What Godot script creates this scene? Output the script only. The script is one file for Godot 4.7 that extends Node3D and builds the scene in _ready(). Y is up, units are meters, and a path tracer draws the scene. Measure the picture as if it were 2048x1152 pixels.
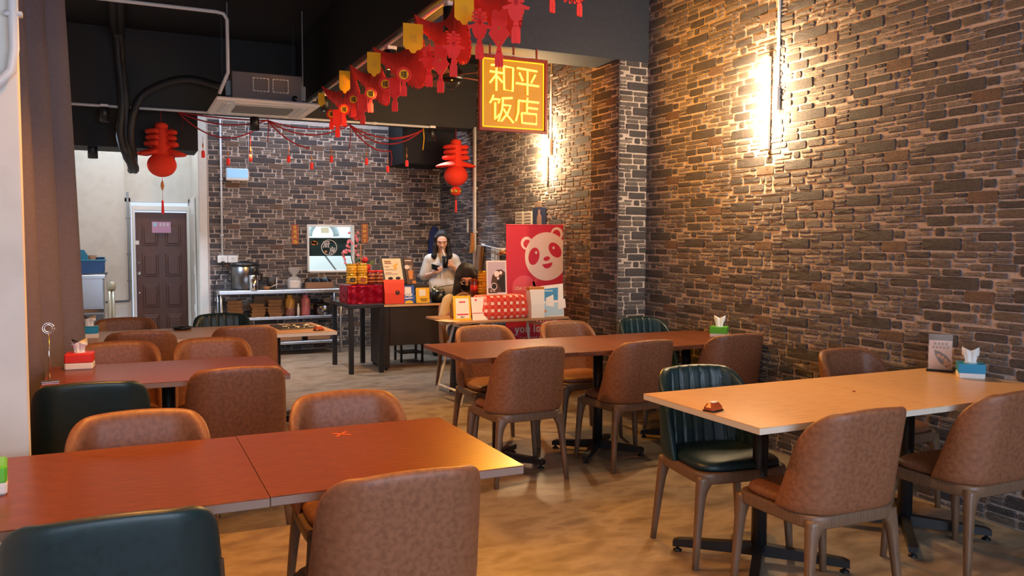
extends Node3D
# Restaurant dining room. Room axes: x to the right (stone wall at 4.02), y up, -z towards the back wall (z = -10.92).

const XR := 4.02        # stone wall on the right
const ZB := -10.92      # stone wall at the back
const CEIL := 3.65
const ZF := 3.2         # shop front, behind the camera
const XL := -1.0        # left wall

var names := {}
var mats := {}
var cam: Camera3D
var rng := RandomNumberGenerator.new()

# ------------------------------------------------------------------ naming
func numbered(called: String, parent: Node) -> String:
	var key := str(parent.get_instance_id()) + called
	var n: int = names.get(key, 0)
	names[key] = n + 1
	return called if n == 0 else "%s_%03d" % [called, n]

func put(node: Node3D, called: String, parent: Node) -> void:
	node.name = numbered(called, parent)
	parent.add_child(node, true)

func tag(o: Node3D, label: String, category := "", group := "", kind := "") -> Node3D:
	if label: o.set_meta("label", label)
	if category: o.set_meta("category", category)
	if group: o.set_meta("group", group)
	if kind: o.set_meta("kind", kind)
	return o

func thing(called: String, label: String, category: String, at := Vector3.ZERO, turn := 0.0, group := "") -> Node3D:
	var o := Node3D.new()
	put(o, called, self)
	o.position = at
	o.rotation.y = turn
	tag(o, label, category, group)
	return o

func inst(called: String, mesh: Mesh, mat: Material, parent: Node = null, at := Vector3.ZERO, turn := 0.0) -> MeshInstance3D:
	var o := MeshInstance3D.new()
	o.mesh = mesh
	if mat: o.material_override = mat
	put(o, called, parent if parent else self)
	o.position = at
	o.rotation.y = turn
	return o

func obj(called: String, st: SurfaceTool, mat: Material, parent: Node = null, at := Vector3.ZERO, turn := 0.0) -> MeshInstance3D:
	return inst(called, done(st), mat, parent, at, turn)

func struct(called: String, st: SurfaceTool, mat: Material, label := "") -> MeshInstance3D:
	var o := obj(called, st, mat)
	tag(o, label if label else called.replace("_", " "), "", "", "structure")
	return o

# ------------------------------------------------------------------ geometry
func S(smooth := false) -> SurfaceTool:
	var st := SurfaceTool.new()
	st.begin(Mesh.PRIMITIVE_TRIANGLES)
	st.set_smooth_group(0 if smooth else -1)
	return st

func done(st: SurfaceTool) -> ArrayMesh:
	st.generate_normals()
	st.index()
	return st.commit()

func tri(st: SurfaceTool, a: Vector3, b: Vector3, c: Vector3) -> void:
	st.add_vertex(a); st.add_vertex(b); st.add_vertex(c)

func quad(st: SurfaceTool, a: Vector3, b: Vector3, c: Vector3, d: Vector3) -> void:
	tri(st, a, b, c); tri(st, a, c, d)

# triangle / quad turned so that it faces away from «from» (front faces run clockwise)
func trio(st: SurfaceTool, a: Vector3, b: Vector3, c: Vector3, from: Vector3) -> void:
	if (b - a).cross(c - a).dot((a + b + c) / 3.0 - from) > 0.0:
		tri(st, a, c, b)
	else:
		tri(st, a, b, c)

func quado(st: SurfaceTool, a: Vector3, b: Vector3, c: Vector3, d: Vector3, from: Vector3) -> void:
	trio(st, a, b, c, from); trio(st, a, c, d, from)

# box with chamfered edges
func box(st: SurfaceTool, c: Vector3, s: Vector3, bev := 0.0, bas := Basis()) -> void:
	var h := s * 0.5
	if bev <= 0.0:
		for ax in 3:
			for sg in [-1.0, 1.0]:
				var p := []
				for k in [[-1, -1], [1, -1], [1, 1], [-1, 1]]:
					var v := Vector3()
					v[ax] = sg * h[ax]; v[(ax + 1) % 3] = k[0] * h[(ax + 1) % 3]; v[(ax + 2) % 3] = k[1] * h[(ax + 2) % 3]
					p.append(c + bas * v)
				quado(st, p[0], p[1], p[2], p[3], c)
		return
	var b: float = min(bev, min(h.x, min(h.y, h.z)) * 0.95)
	var P := func(ax: int, sx: float, sy: float, sz: float) -> Vector3:
		var v := Vector3(sx * (h.x - (0.0 if ax == 0 else b)), sy * (h.y - (0.0 if ax == 1 else b)), sz * (h.z - (0.0 if ax == 2 else b)))
		return c + bas * v
	for sg in [-1.0, 1.0]:
		quado(st, P.call(0, sg, -1, -1), P.call(0, sg, 1, -1), P.call(0, sg, 1, 1), P.call(0, sg, -1, 1), c)
		quado(st, P.call(1, -1, sg, -1), P.call(1, 1, sg, -1), P.call(1, 1, sg, 1), P.call(1, -1, sg, 1), c)
		quado(st, P.call(2, -1, -1, sg), P.call(2, 1, -1, sg), P.call(2, 1, 1, sg), P.call(2, -1, 1, sg), c)
	for s1 in [-1.0, 1.0]:
		for s2 in [-1.0, 1.0]:
			quado(st, P.call(0, s1, s2, -1), P.call(1, s1, s2, -1), P.call(1, s1, s2, 1), P.call(0, s1, s2, 1), c)
			quado(st, P.call(0, s1, -1, s2), P.call(2, s1, -1, s2), P.call(2, s1, 1, s2), P.call(0, s1, 1, s2), c)
			quado(st, P.call(1, -1, s1, s2), P.call(2, -1, s1, s2), P.call(2, 1, s1, s2), P.call(1, 1, s1, s2), c)
			for s3 in [-1.0, 1.0]:
				trio(st, P.call(0, s1, s2, s3), P.call(1, s1, s2, s3), P.call(2, s1, s2, s3), c)

# closed loops of equal length, joined one after the other
func loft(st: SurfaceTool, loops: Array, cap_a := true, cap_b := true, closed := false) -> void:
	var n: int = loops[0].size()
	var m := loops.size()
	for k in (m if closed else m - 1):
		var A = loops[k]
		var B = loops[(k + 1) % m]
		for i in n:
			var j := (i + 1) % n
			quad(st, A[i], A[j], B[j], B[i])
	if closed: return
	for e in 2:
		if not (cap_a if e == 0 else cap_b): continue
		var L = loops[0] if e == 0 else loops[m - 1]
		var c := Vector3()
		for v in L: c += v
		c /= n
		for i in n:
			if e == 0: tri(st, c, L[(i + 1) % n], L[i])
			else: tri(st, c, L[i], L[(i + 1) % n])

# tube through points; radius a number or one per point; flat > 0 squashes it into a ribbon
func tube(st: SurfaceTool, pts: Array, rad, sides := 8, flat := 1.0) -> void:
	var loops := []
	var n := pts.size()
	var up := Vector3.UP
	for k in n:
		var a: Vector3 = pts[max(k - 1, 0)]
		var b: Vector3 = pts[min(k + 1, n - 1)]
		var d := (b - a).normalized()
		if k == 0 and absf(d.dot(up)) > 0.9: up = Vector3.RIGHT
		var x := up.cross(d).normalized()
		var y := d.cross(x).normalized()
		up = y
		var r: float = rad[k] if rad is Array else rad
		var L := []
		for i in sides:
			var t := -TAU * i / sides
			L.append(pts[k] + x * cos(t) * r + y * sin(t) * r * flat)
		loops.append(L)
	loft(st, loops)

func cyl(st: SurfaceTool, a: Vector3, b: Vector3, r: float, sides := 16, r2 := -1.0) -> void:
	tube(st, [a, b], [r, r if r2 < 0 else r2], sides)

# profile of (radius, height) turned about the y axis through «at»
func lathe(st: SurfaceTool, prof: Array, seg := 24, at := Vector3.ZERO, wave := 0.0, bas := Basis()) -> void:
	var loops := []
	for q in prof:
		var L := []
		for i in seg:
			var t := -TAU * i / seg
			var r: float = q[0] * (1.0 + (wave if i % 2 == 0 else -wave))
			L.append(at + bas * Vector3(cos(t) * r, q[1], sin(t) * r))
		loops.append(L)
	if prof[0][1] > prof[prof.size() - 1][1]: loops.reverse()
	loft(st, loops)

# flat outline in x and y given a thickness along z, then placed by xf
func slab(st: SurfaceTool, poly: PackedVector2Array, depth: float, xf := Transform3D()) -> void:
	var t := Geometry2D.triangulate_polygon(poly)
	var h := depth * 0.5
	var cw := Geometry2D.is_polygon_clockwise(poly)
	for i in range(0, t.size(), 3):
		var a := poly[t[i]]; var b := poly[t[i + 1]]; var c := poly[t[i + 2]]
		for s in [-1.0, 1.0]:
			var A: Vector3 = xf * Vector3(a.x, a.y, s * h)
			var B: Vector3 = xf * Vector3(b.x, b.y, s * h)
			var C: Vector3 = xf * Vector3(c.x, c.y, s * h)
			trio(st, A, B, C, (A + B + C) / 3.0 - xf.basis.z * s)
	for i in poly.size():
		var a := poly[i]; var b := poly[(i + 1) % poly.size()]
		var q := [xf * Vector3(a.x, a.y, h), xf * Vector3(b.x, b.y, h), xf * Vector3(b.x, b.y, -h), xf * Vector3(a.x, a.y, -h)]
		if cw: quad(st, q[3], q[2], q[1], q[0])
		else: quad(st, q[0], q[1], q[2], q[3])

func disc(r: float, n := 28, rx := 1.0, c := Vector2.ZERO, turn := 0.0) -> PackedVector2Array:
	var p := PackedVector2Array()
	for i in n:
		p.append(c + Vector2(cos(TAU * i / n) * r * rx, sin(TAU * i / n) * r).rotated(turn))
	return p

func rect(w: float, h: float, c := Vector2.ZERO) -> PackedVector2Array:
	return PackedVector2Array([c + Vector2(-w, -h) / 2, c + Vector2(w, -h) / 2, c + Vector2(w, h) / 2, c + Vector2(-w, h) / 2])

func rrect(w: float, h: float, r: float, n := 4) -> PackedVector2Array:
	var p := PackedVector2Array()
	for q in [[1, 1, 0.0], [-1, 1, PI / 2], [-1, -1, PI], [1, -1, PI * 1.5]]:
		for i in n + 1:
			var t: float = q[2] + PI / 2 * i / n
			p.append(Vector2(q[0] * (w / 2 - r), q[1] * (h / 2 - r)) + Vector2(cos(t), sin(t)) * r)
	return p

func X(at: Vector3, turn := 0.0, lean := 0.0) -> Transform3D:
	return Transform3D(Basis(Vector3.UP, turn) * Basis(Vector3.RIGHT, lean), at)

# brush strokes: polylines in a unit square, laid on xf at size w x h
func strokes(st: SurfaceTool, lines: Array, w: float, h: float, thick: float, depth: float, xf: Transform3D) -> void:
	for l in lines:
		for i in range(0, l.size() - 2, 2):
			var a := Vector2((l[i] - 0.5) * w, (l[i + 1] - 0.5) * h)
			var b := Vector2((l[i + 2] - 0.5) * w, (l[i + 3] - 0.5) * h)
			var d := (b - a).normalized() * thick * 0.5
			var n := Vector2(-d.y, d.x)
			slab(st, PackedVector2Array([a - d - n, b + d - n, b + d + n, a - d + n]), depth, xf)

func text(called: String, words: String, size: float, mat: Material, parent: Node, at: Vector3, bold := false, turn := 0.0) -> MeshInstance3D:
	var t := TextMesh.new()
	var f := SystemFont.new()
	f.font_names = PackedStringArray(["Droid Sans"])
	f.font_weight = 700 if bold else 400
	t.font = f
	t.text = words
	t.font_size = 64
	t.pixel_size = size / 64.0
	t.depth = 0.002
	return inst(called, t, mat, parent, at, turn)
# ------------------------------------------------------------------ light levels
const SIGN_E := 8.0
const TUBE_E := 0.85
const SPOT_E := 6.5
const BATTEN_E := 3.2
const HATCH_E := 3.2
const KITCHEN_E := 5.0
const STREET_E := 24.0

func _ready() -> void:
	# camera
	cam = Camera3D.new()
	cam.name = "camera"
	cam.fov = 38.66
	cam.near = 0.05
	cam.far = 60.0
	add_child(cam)
	cam.transform = Transform3D(Basis(Vector3.UP, -0.43947) * Basis(Vector3.RIGHT, -0.05705) * Basis(Vector3.BACK, 0.003367), Vector3(0, 1.4383, 0))
	cam.current = true
	# sky: an overcast street behind the shop front
	var we := WorldEnvironment.new()
	we.name = "environment"
	var e := Environment.new()
	e.background_mode = Environment.BG_COLOR
	e.background_color = Color(0.82, 0.88, 1.0)
	e.background_energy_multiplier = 1.2
	e.tonemap_mode = Environment.TONE_MAPPER_LINEAR
	e.tonemap_exposure = 1.0
	e.sdfgi_enabled = true
	e.ssao_enabled = true
	e.ssil_enabled = true
	we.environment = e
	add_child(we)
	# daylight of the street window
	area_lamp("street_daylight", Vector3(1.55, 1.75, ZF - 0.02), Vector2(4.5, 2.5), Color(0.82, 0.90, 1.0), STREET_E, Basis())
	# kitchen lamp behind the hatch
	area_lamp("kitchen_glow", Vector3(2.45, 2.74, -11.9), Vector2(1.2, 0.3), Color(0.92, 0.98, 1.0), KITCHEN_E, Basis(Vector3.RIGHT, -PI / 2))
	make_materials()
	room()
	furniture()
	curtain()
	lights_fittings()
	table_things()
	back_counter()
	counter()
	folding_table()
	banner()
	wall_bits()
	garland()
	streamers()
	people()
	var st := S()
	box(st, Vector3(2.45, 2.77, -11.9), Vector3(1.24, 0.03, 0.34), 0.004)
	tag(obj("kitchen_lamp", st, mats.led_cool), "flat white lamp on the kitchen ceiling behind the hatch", "lamp")
# ------------------------------------------------------------------ materials
func noise(freq: float, octaves := 4, sd := 1, kind := FastNoiseLite.TYPE_SIMPLEX_SMOOTH) -> FastNoiseLite:
	var n := FastNoiseLite.new()
	n.seed = sd
	n.frequency = freq
	n.noise_type = kind
	n.fractal_octaves = octaves
	return n

func ntex(freq: float, ramp: Array, size := 256, octaves := 4, sd := 1) -> NoiseTexture2D:
	var t := NoiseTexture2D.new()
	t.width = size; t.height = size
	t.seamless = true
	t.noise = noise(freq, octaves, sd)
	if octaves > 4:
		t.noise.domain_warp_enabled = true
		t.noise.domain_warp_amplitude = 30.0
		t.noise.domain_warp_frequency = freq * 1.5
	if ramp.size():
		var g := Gradient.new()
		g.offsets = PackedFloat32Array(); g.colors = PackedColorArray()
		var offs := PackedFloat32Array(); var cols := PackedColorArray()
		for i in ramp.size():
			offs.append(float(i) / (ramp.size() - 1)); cols.append(ramp[i])
		g.offsets = offs; g.colors = cols
		t.color_ramp = g
	return t

func c8(r: int, g: int, b: int) -> Color:
	return Color8(r, g, b)

func plain(key: String, col: Color, rough := 0.6, metal := 0.0) -> StandardMaterial3D:
	var m := StandardMaterial3D.new()
	m.resource_name = key
	m.albedo_color = col
	m.roughness = rough
	m.metallic = metal
	mats[key] = m
	return m

# a surface whose tone wanders between the colours of «ramp», laid on by three planes
func mottled(key: String, ramp: Array, scale: Vector3, rough := 0.6, freq := 0.02, bump := 0.0, world := false, size := 256, oct := 4) -> StandardMaterial3D:
	var m := plain(key, Color.WHITE, rough)
	m.albedo_texture = ntex(freq, ramp, size, oct, key.hash() % 1000)
	m.uv1_triplanar = true
	m.uv1_world_triplanar = world
	m.uv1_scale = scale
	if bump > 0.0:
		m.heightmap_enabled = true
		m.heightmap_texture = ntex(freq * 2.0, [], size, oct, key.hash() % 777)
		m.heightmap_scale = bump
	return m

func lamp(key: String, col: Color, energy: float) -> StandardMaterial3D:
	var m := plain(key, col, 0.5)
	m.emission_enabled = true
	m.emission = col
	m.emission_energy_multiplier = energy
	return m

func make_materials() -> void:
	# building
	mottled("floor", [c8(104, 88, 70), c8(128, 110, 90), c8(142, 124, 103), c8(156, 139, 118), c8(138, 120, 99), c8(118, 101, 82)], Vector3(0.33, 0.33, 0.6), 0.34, 0.008, 0.02, true, 1024, 6)
	mottled("black_paint", [c8(10, 10, 13), c8(15, 15, 19)], Vector3(1, 1, 1), 0.75, 0.02)
	mottled("navy_paint", [c8(42, 46, 58), c8(50, 54, 66)], Vector3(2, 2, 2), 0.7, 0.03, 0.05)
	mottled("grey_paint", [c8(34, 33, 34), c8(42, 41, 42)], Vector3(2, 2, 2), 0.75, 0.03)
	mottled("white_wall", [c8(205, 200, 192), c8(216, 212, 204), c8(208, 204, 198)], Vector3(0.6, 0.6, 0.6), 0.8, 0.02, 0.03)
	mottled("mortar", [c8(164, 147, 136), c8(194, 178, 167), c8(180, 163, 152)], Vector3(3, 3, 3), 0.9, 0.03, 0.2)
	var tones := [
		[c8(52, 47, 46), c8(84, 77, 75), c8(128, 117, 112), c8(98, 89, 86), c8(66, 60, 58)],
		[c8(42, 39, 41), c8(68, 64, 65), c8(96, 90, 91), c8(78, 73, 74), c8(54, 50, 52)],
		[c8(80, 72, 68), c8(124, 113, 106), c8(160, 147, 139), c8(134, 122, 115)],
		[c8(60, 52, 50), c8(92, 78, 71), c8(138, 108, 90), c8(104, 86, 76), c8(76, 66, 62)],
		[c8(80, 71, 64), c8(122, 109, 98), c8(100, 89, 80)]]
	for i in 5:
		mottled("stone%d" % i, tones[i], Vector3(3.0, 9.0, 3.0), 0.85, 0.022, 0.6, true, 512, 5)
	# furniture
	mottled("tan_leather", [c8(104, 64, 42), c8(118, 74, 50), c8(130, 84, 58), c8(140, 92, 64), c8(124, 80, 54)], Vector3(5, 5, 5), 0.5, 0.016, 0.03, false, 512, 7)
	mottled("ochre_leather", [c8(118, 76, 44), c8(140, 92, 54)], Vector3(3, 3, 3), 0.55, 0.016)
	mottled("green_leather", [c8(14, 36, 41), c8(20, 47, 52), c8(17, 41, 46)], Vector3(4, 4, 4), 0.4, 0.02, 0.02)
	mottled("walnut", [c8(84, 63, 47), c8(116, 90, 70), c8(100, 76, 58)], Vector3(14, 1.2, 14), 0.42, 0.02)
	mottled("red_wood", [c8(74, 34, 17), c8(106, 52, 27), c8(134, 72, 40), c8(100, 49, 26), c8(120, 62, 34), c8(84, 40, 21)], Vector3(0.5, 9, 9), 0.3, 0.02, 0.0, false, 512)
	mottled("brown_wood", [c8(78, 41, 26), c8(102, 57, 37), c8(124, 74, 50), c8(98, 54, 35)], Vector3(0.5, 9, 9), 0.3, 0.02, 0.0, false, 512)
	mottled("oak", [c8(186, 138, 92), c8(212, 164, 114), c8(222, 176, 128), c8(200, 152, 104)], Vector3(0.5, 8, 8), 0.3, 0.02, 0.0, false, 512)
	mottled("grey_oak", [c8(150, 116, 88), c8(176, 140, 110), c8(164, 128, 98)], Vector3(0.5, 8, 8), 0.35, 0.02)
	plain("table_edge", c8(128, 104, 92), 0.5)
	plain("pale_edge", c8(206, 196, 182), 0.5)
	plain("black_metal", c8(22, 22, 25), 0.4)
	plain("black_wood", c8(22, 18, 17), 0.45)
	mottled("dark_wood", [c8(32, 25, 22), c8(46, 36, 31)], Vector3(1, 8, 1), 0.5, 0.02)
	plain("steel", c8(188, 190, 194), 0.3, 1.0)
	plain("chrome", c8(225, 226, 230), 0.12, 1.0)
	mottled("door_wood", [c8(70, 36, 22), c8(100, 56, 36), c8(84, 45, 28)], Vector3(9, 0.8, 9), 0.38, 0.02)
	mottled("curtain", [c8(104, 93, 99), c8(116, 104, 111)], Vector3(4, 4, 4), 0.9, 0.03)
	# plastics, paper, cloth
	plain("white_pvc", c8(215, 215, 216), 0.4)
	plain("grey_pvc", c8(118, 122, 126), 0.45)
	plain("white_paper", c8(238, 234, 228), 0.8)
	plain("pink_paper", c8(206, 150, 180), 0.8)
	plain("cream_paper", c8(240, 230, 200), 0.7)
	var tis := plain("tissue", c8(245, 240, 234), 0.9)
	tis.backlight_enabled = true; tis.backlight = Color(0.4, 0.4, 0.4)
	plain("white_plastic", c8(235, 232, 226), 0.35)
	plain("red_plastic", c8(214, 44, 30), 0.35)
	plain("blue_plastic", c8(20, 140, 186), 0.35)
	plain("green_plastic", c8(96, 190, 50), 0.35)
	plain("orange_plastic", c8(150, 66, 30), 0.25)
	plain("navy_plastic", c8(20, 44, 92), 0.4)
	plain("teal_plastic", c8(18, 120, 150), 0.4)
	plain("black_plastic", c8(20, 20, 22), 0.35)
	mottled("kraft", [c8(118, 86, 56), c8(142, 104, 70)], Vector3(6, 6, 6), 0.85, 0.03)
	plain("cardboard", c8(150, 112, 84), 0.85)
	plain("felt_red", c8(252, 60, 55), 0.8)
	plain("felt_dark_red", c8(206, 26, 30), 0.85)
	plain("felt_yellow", c8(252, 192, 28), 0.8)
	plain("ribbon_red", c8(150, 12, 28), 0.6)
	var hr := plain("honeycomb_red", c8(236, 58, 30), 0.85)
	hr.backlight_enabled = true; hr.backlight = Color(0.5, 0.10, 0.04)
	plain("gold_foil", c8(232, 178, 60), 0.25, 0.8)
	plain("gold_thread", c8(196, 120, 50), 0.5)
	plain("red_foil", c8(160, 8, 40), 0.22, 0.55)
	plain("red_print", c8(150, 16, 22), 0.4)
	plain("gold_print", c8(236, 180, 40), 0.45)
	plain("orange_bag", c8(226, 62, 30), 0.6)
	plain("pink_board", c8(206, 50, 76), 0.6)
	plain("pink_light", c8(226, 92, 112), 0.55)
	plain("board_white", c8(240, 226, 220), 0.55)
	plain("sky_blue", c8(60, 142, 190), 0.5)
	plain("pale_blue", c8(176, 208, 226), 0.5)
	plain("pay_blue", c8(28, 84, 178), 0.45)
	plain("pay_yellow", c8(240, 186, 24), 0.45)
	plain("ink", c8(40, 34, 34), 0.7)
	plain("brown_ink", c8(150, 84, 40), 0.7)
	plain("photo_brown", c8(84, 56, 40), 0.5)
	plain("photo_lilac", c8(196, 184, 204), 0.5)
	plain("food_orange", c8(214, 140, 70), 0.6)
	plain("paper_peach", c8(232, 196, 176), 0.7)
	plain("tape_orange", c8(216, 92, 40), 0.6)
	plain("steel_dark", c8(120, 118, 118), 0.3, 1.0)
	plain("sauce_yellow", c8(180, 130, 50), 0.3)
	plain("sauce_pink", c8(176, 96, 100), 0.3)
	plain("sauce_brown", c8(110, 70, 66), 0.3)
	plain("pale_metal", c8(150, 140, 118), 0.35, 0.5)
	plain("navy_basket", c8(14, 58, 100), 0.4)
	plain("jar_gold", c8(214, 150, 40), 0.2)
	plain("jar_brown", c8(120, 44, 24), 0.25)
	plain("notice_cream", c8(206, 196, 180), 0.8)
	plain("poster_navy", c8(44, 52, 80), 0.4)
	plain("poster_tan", c8(150, 116, 104), 0.5)
	plain("leaf", c8(86, 110, 44), 0.55)
	plain("leaf_dark", c8(40, 62, 36), 0.55)
	plain("petal_pink", c8(232, 130, 140), 0.7)
	plain("petal_red", c8(206, 40, 32), 0.7)
	plain("twig", c8(70, 52, 36), 0.8)
	plain("noren", c8(28, 56, 58), 0.85)
	plain("kitchen_white", c8(226, 234, 236), 0.5)
	plain("duct_grey", c8(170, 184, 190), 0.4, 0.3)
	plain("skin", c8(226, 172, 144), 0.5)
	plain("skin_dark", c8(210, 152, 122), 0.5)
	plain("lips", c8(176, 90, 84), 0.45)
	mottled("hair", [c8(20, 14, 12), c8(38, 27, 22)], Vector3(30, 3, 30), 0.62, 0.03, 0.15)
	mottled("shirt", [c8(196, 184, 168), c8(212, 200, 184)], Vector3(2.5, 1.5, 2.5), 0.85, 0.006, 0.25)
	plain("trousers", c8(40, 42, 54), 0.8)
	plain("mask_black", c8(14, 14, 16), 0.7)
	plain("sign_red", c8(140, 38, 18), 0.45)
	plain("blue_cloth", c8(24, 38, 92), 0.8)
	plain("fan_blade", c8(96, 54, 34), 0.35)
	plain("cable_wrap", c8(30, 28, 29), 0.55)
	var g := plain("clear", Color(0.95, 0.97, 0.98, 0.12), 0.05)
	g.transparency = BaseMaterial3D.TRANSPARENCY_ALPHA
	var g2 := plain("smoked_glass", Color(0.25, 0.2, 0.16, 0.25), 0.04)
	g2.transparency = BaseMaterial3D.TRANSPARENCY_ALPHA
	var bagm := plain("film", Color(0.9, 0.88, 0.86, 0.35), 0.4)
	bagm.transparency = BaseMaterial3D.TRANSPARENCY_ALPHA
	# checked cloth: woven red and white squares
	var ch := plain("gingham", Color.WHITE, 0.8)
	var im := Image.create(64, 64, false, Image.FORMAT_RGB8)
	im.fill(c8(206, 48, 30))
	im.fill_rect(Rect2i(0, 0, 32, 32), c8(216, 80, 62))
	im.fill_rect(Rect2i(34, 34, 28, 28), c8(240, 218, 206))
	ch.albedo_texture = ImageTexture.create_from_image(im)
	ch.uv1_triplanar = true
	ch.uv1_scale = Vector3(16, 16, 16)
	for k in ["red_wood", "brown_wood", "oak", "grey_oak"]: mats[k].metallic_specular = 0.35
	# lamps
	plain("body_grey", c8(92, 88, 90), 0.55, 0.2)
	var sm := plain("smoked", Color(0.12, 0.10, 0.08, 0.35), 0.05)
	sm.transparency = BaseMaterial3D.TRANSPARENCY_ALPHA
	lamp("led_cool", Color(0.94, 0.97, 1.0), 5.0)
	lamp("led_white", Color(1.0, 0.93, 0.80), 9.0)
	lamp("spot_warm", Color(1.0, 0.74, 0.42), 8.0)
	lamp("spot_white", Color(1.0, 0.97, 0.80), 5.0)
	lamp("neon_yellow", Color(1.0, 0.88, 0.34), 2.4)
	lamp("neon_line", Color(1.0, 0.76, 0.12), 1.4)
	var np := lamp("neon_panel", Color(0.92, 0.58, 0.02), 0.72)
	np.albedo_color = Color(0.35, 0.2, 0.02)
	lamp("exit_panel", Color(0.55, 0.75, 0.92), 0.5)
# ------------------------------------------------------------------ stone facing
# one repeat of the ledgestone pattern, in millimetres: left, right, bottom, top, tone
const STONES := [[-285, 2, -64, 2, 1], [9, 77, -53, -7, 1], [-619, -298, -20, 3, 0], [-358, -297, -66, -28, 0], [-348, -149, -96, -70, 0], [-141, -81, -95, -73, 1], [-77, 94, -129, -68, 3], [-347, -227, -131, -102, 0], [-218, -84, -130, -102, 2], [-354, -221, -182, -136, 1], [-208, -43, -179, -138, 1], [-28, 10, -179, -139, 0], [18, 78, -180, -138, 0], [-465, -326, -222, -183, 0], [-317, -153, -244, -191, 1], [-137, -3, -239, -191, 0], [12, 76, -209, -187, 0], [13, 77, -241, -216, 2], [31, 157, -517, -489, 0], [-359, -281, -269, -254, 0], [-263, -208, -300, -255, 1], [-196, -103, -275, -252, 0], [-444, -288, -298, -273, 2], [-187, -19, -301, -282, 2], [-443, -348, -325, -303, 2], [-442, -347, -350, -331, 0], [-436, -351, -376, -356, 0], [-343, -104, -376, -312, 1], [-96, -22, -330, -308, 0], [-11, 167, -326, -284, 1], [-95, 93, -380, -333, 0], [-437, -356, -117, -72, 0], [-444, -288, -420, -385, 1], [-280, -142, -421, -391, 0], [-129, -11, -418, -385, 0], [-3, 61, -412, -387, 0], [-468, -364, -153, -124, 0], [-447, -287, -471, -428, 4], [-274, -165, -470, -428, 0], [-149, -21, -440, -424, 2], [2, 172, -439, -418, 0], [-144, -64, -466, -448, 2], [-55, 60, -481, -449, 0], [-364, -229, -515, -480, 0], [-212, -98, -513, -479, 1], [-82, 23, -511, -490, 2], [-432, -355, -509, -482, 0]]
const CELL_W := 0.536
const CELL_H := 0.5194
var stone_poly := []
var stone_tris := []
var stone_norm := []
var stone_mesh := []
var stone_high := []

func stone_shape(poly: PackedVector2Array, high: float, sd: int) -> PackedVector3Array:
	var r := RandomNumberGenerator.new()
	r.seed = sd
	var c := Vector2.ZERO
	for p in poly: c += p
	c /= poly.size()
	var top := []
	for p in poly:
		var d := c - p
		var inset: float = min(0.0055, d.length() * 0.35)
		top.append(Vector3(p.x, p.y, 0) + Vector3(signf(d.x) * inset, signf(d.y) * inset * 0.75, high + r.randf_range(-0.0025, 0.0015)))
	var out := PackedVector3Array()
	var mid := Vector3(c.x, c.y, high + r.randf_range(0.0, 0.003))
	var low := Vector3(c.x, c.y, -0.05)
	var n := poly.size()
	for i in n:
		var j := (i + 1) % n
		var a := Vector3(poly[i].x, poly[i].y, -0.002)
		var b := Vector3(poly[j].x, poly[j].y, -0.002)
		for t in [[a, b, top[j]], [a, top[j], top[i]], [top[i], top[j], mid]]:
			if (t[1] - t[0]).cross(t[2] - t[0]).dot((t[0] + t[1] + t[2]) / 3.0 - low) > 0.0:
				out.append_array(PackedVector3Array([t[0], t[2], t[1]]))
			else:
				out.append_array(PackedVector3Array([t[0], t[1], t[2]]))
	return out

func flat_normals(v: PackedVector3Array) -> PackedVector3Array:
	var n := PackedVector3Array()
	n.resize(v.size())
	for i in range(0, v.size(), 3):
		var k := (v[i + 2] - v[i]).cross(v[i + 1] - v[i]).normalized()
		n[i] = k; n[i + 1] = k; n[i + 2] = k
	return n

func array_mesh(v: PackedVector3Array, n: PackedVector3Array, mesh: ArrayMesh = null, mat: Material = null) -> ArrayMesh:
	var m := mesh if mesh else ArrayMesh.new()
	var a := []
	a.resize(Mesh.ARRAY_MAX)
	a[Mesh.ARRAY_VERTEX] = v
	a[Mesh.ARRAY_NORMAL] = n
	m.add_surface_from_arrays(Mesh.PRIMITIVE_TRIANGLES, a)
	if mat: m.surface_set_material(m.get_surface_count() - 1, mat)
	return m

func prepare_stones() -> void:
	rng.seed = 41
	for s in STONES:
		var l: float = s[0] * 0.001 - 0.001; var r: float = s[1] * 0.001 + 0.001
		var b: float = s[2] * 0.001 - 0.001; var t: float = s[3] * 0.001 + 0.001
		var ch: float = min(0.007, (t - b) * 0.22)
		var j := func(a: float) -> float: return rng.randf_range(-a, a)
		var m1: float = lerpf(l, r, rng.randf_range(0.35, 0.65))
		var m2: float = lerpf(l, r, rng.randf_range(0.35, 0.65))
		var p := PackedVector2Array([Vector2(l + ch, b + j.call(0.001)), Vector2(m1, b + j.call(0.002)), Vector2(r - ch, b + j.call(0.001)), Vector2(r + j.call(0.001), b + ch), Vector2(r + j.call(0.001), t - ch), Vector2(r - ch, t + j.call(0.001)), Vector2(m2, t + j.call(0.002)), Vector2(l + ch, t + j.call(0.001)), Vector2(l + j.call(0.001), t - ch), Vector2(l + j.call(0.001), b + ch)])
		stone_poly.append(p)
		var high := rng.randf_range(0.006, 0.011)
		stone_high.append(high)
		var v := stone_shape(p, high, rng.randi())
		stone_tris.append(v)
		stone_norm.append(flat_normals(v))
		stone_mesh.append(array_mesh(v, stone_norm[-1]))

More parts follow.
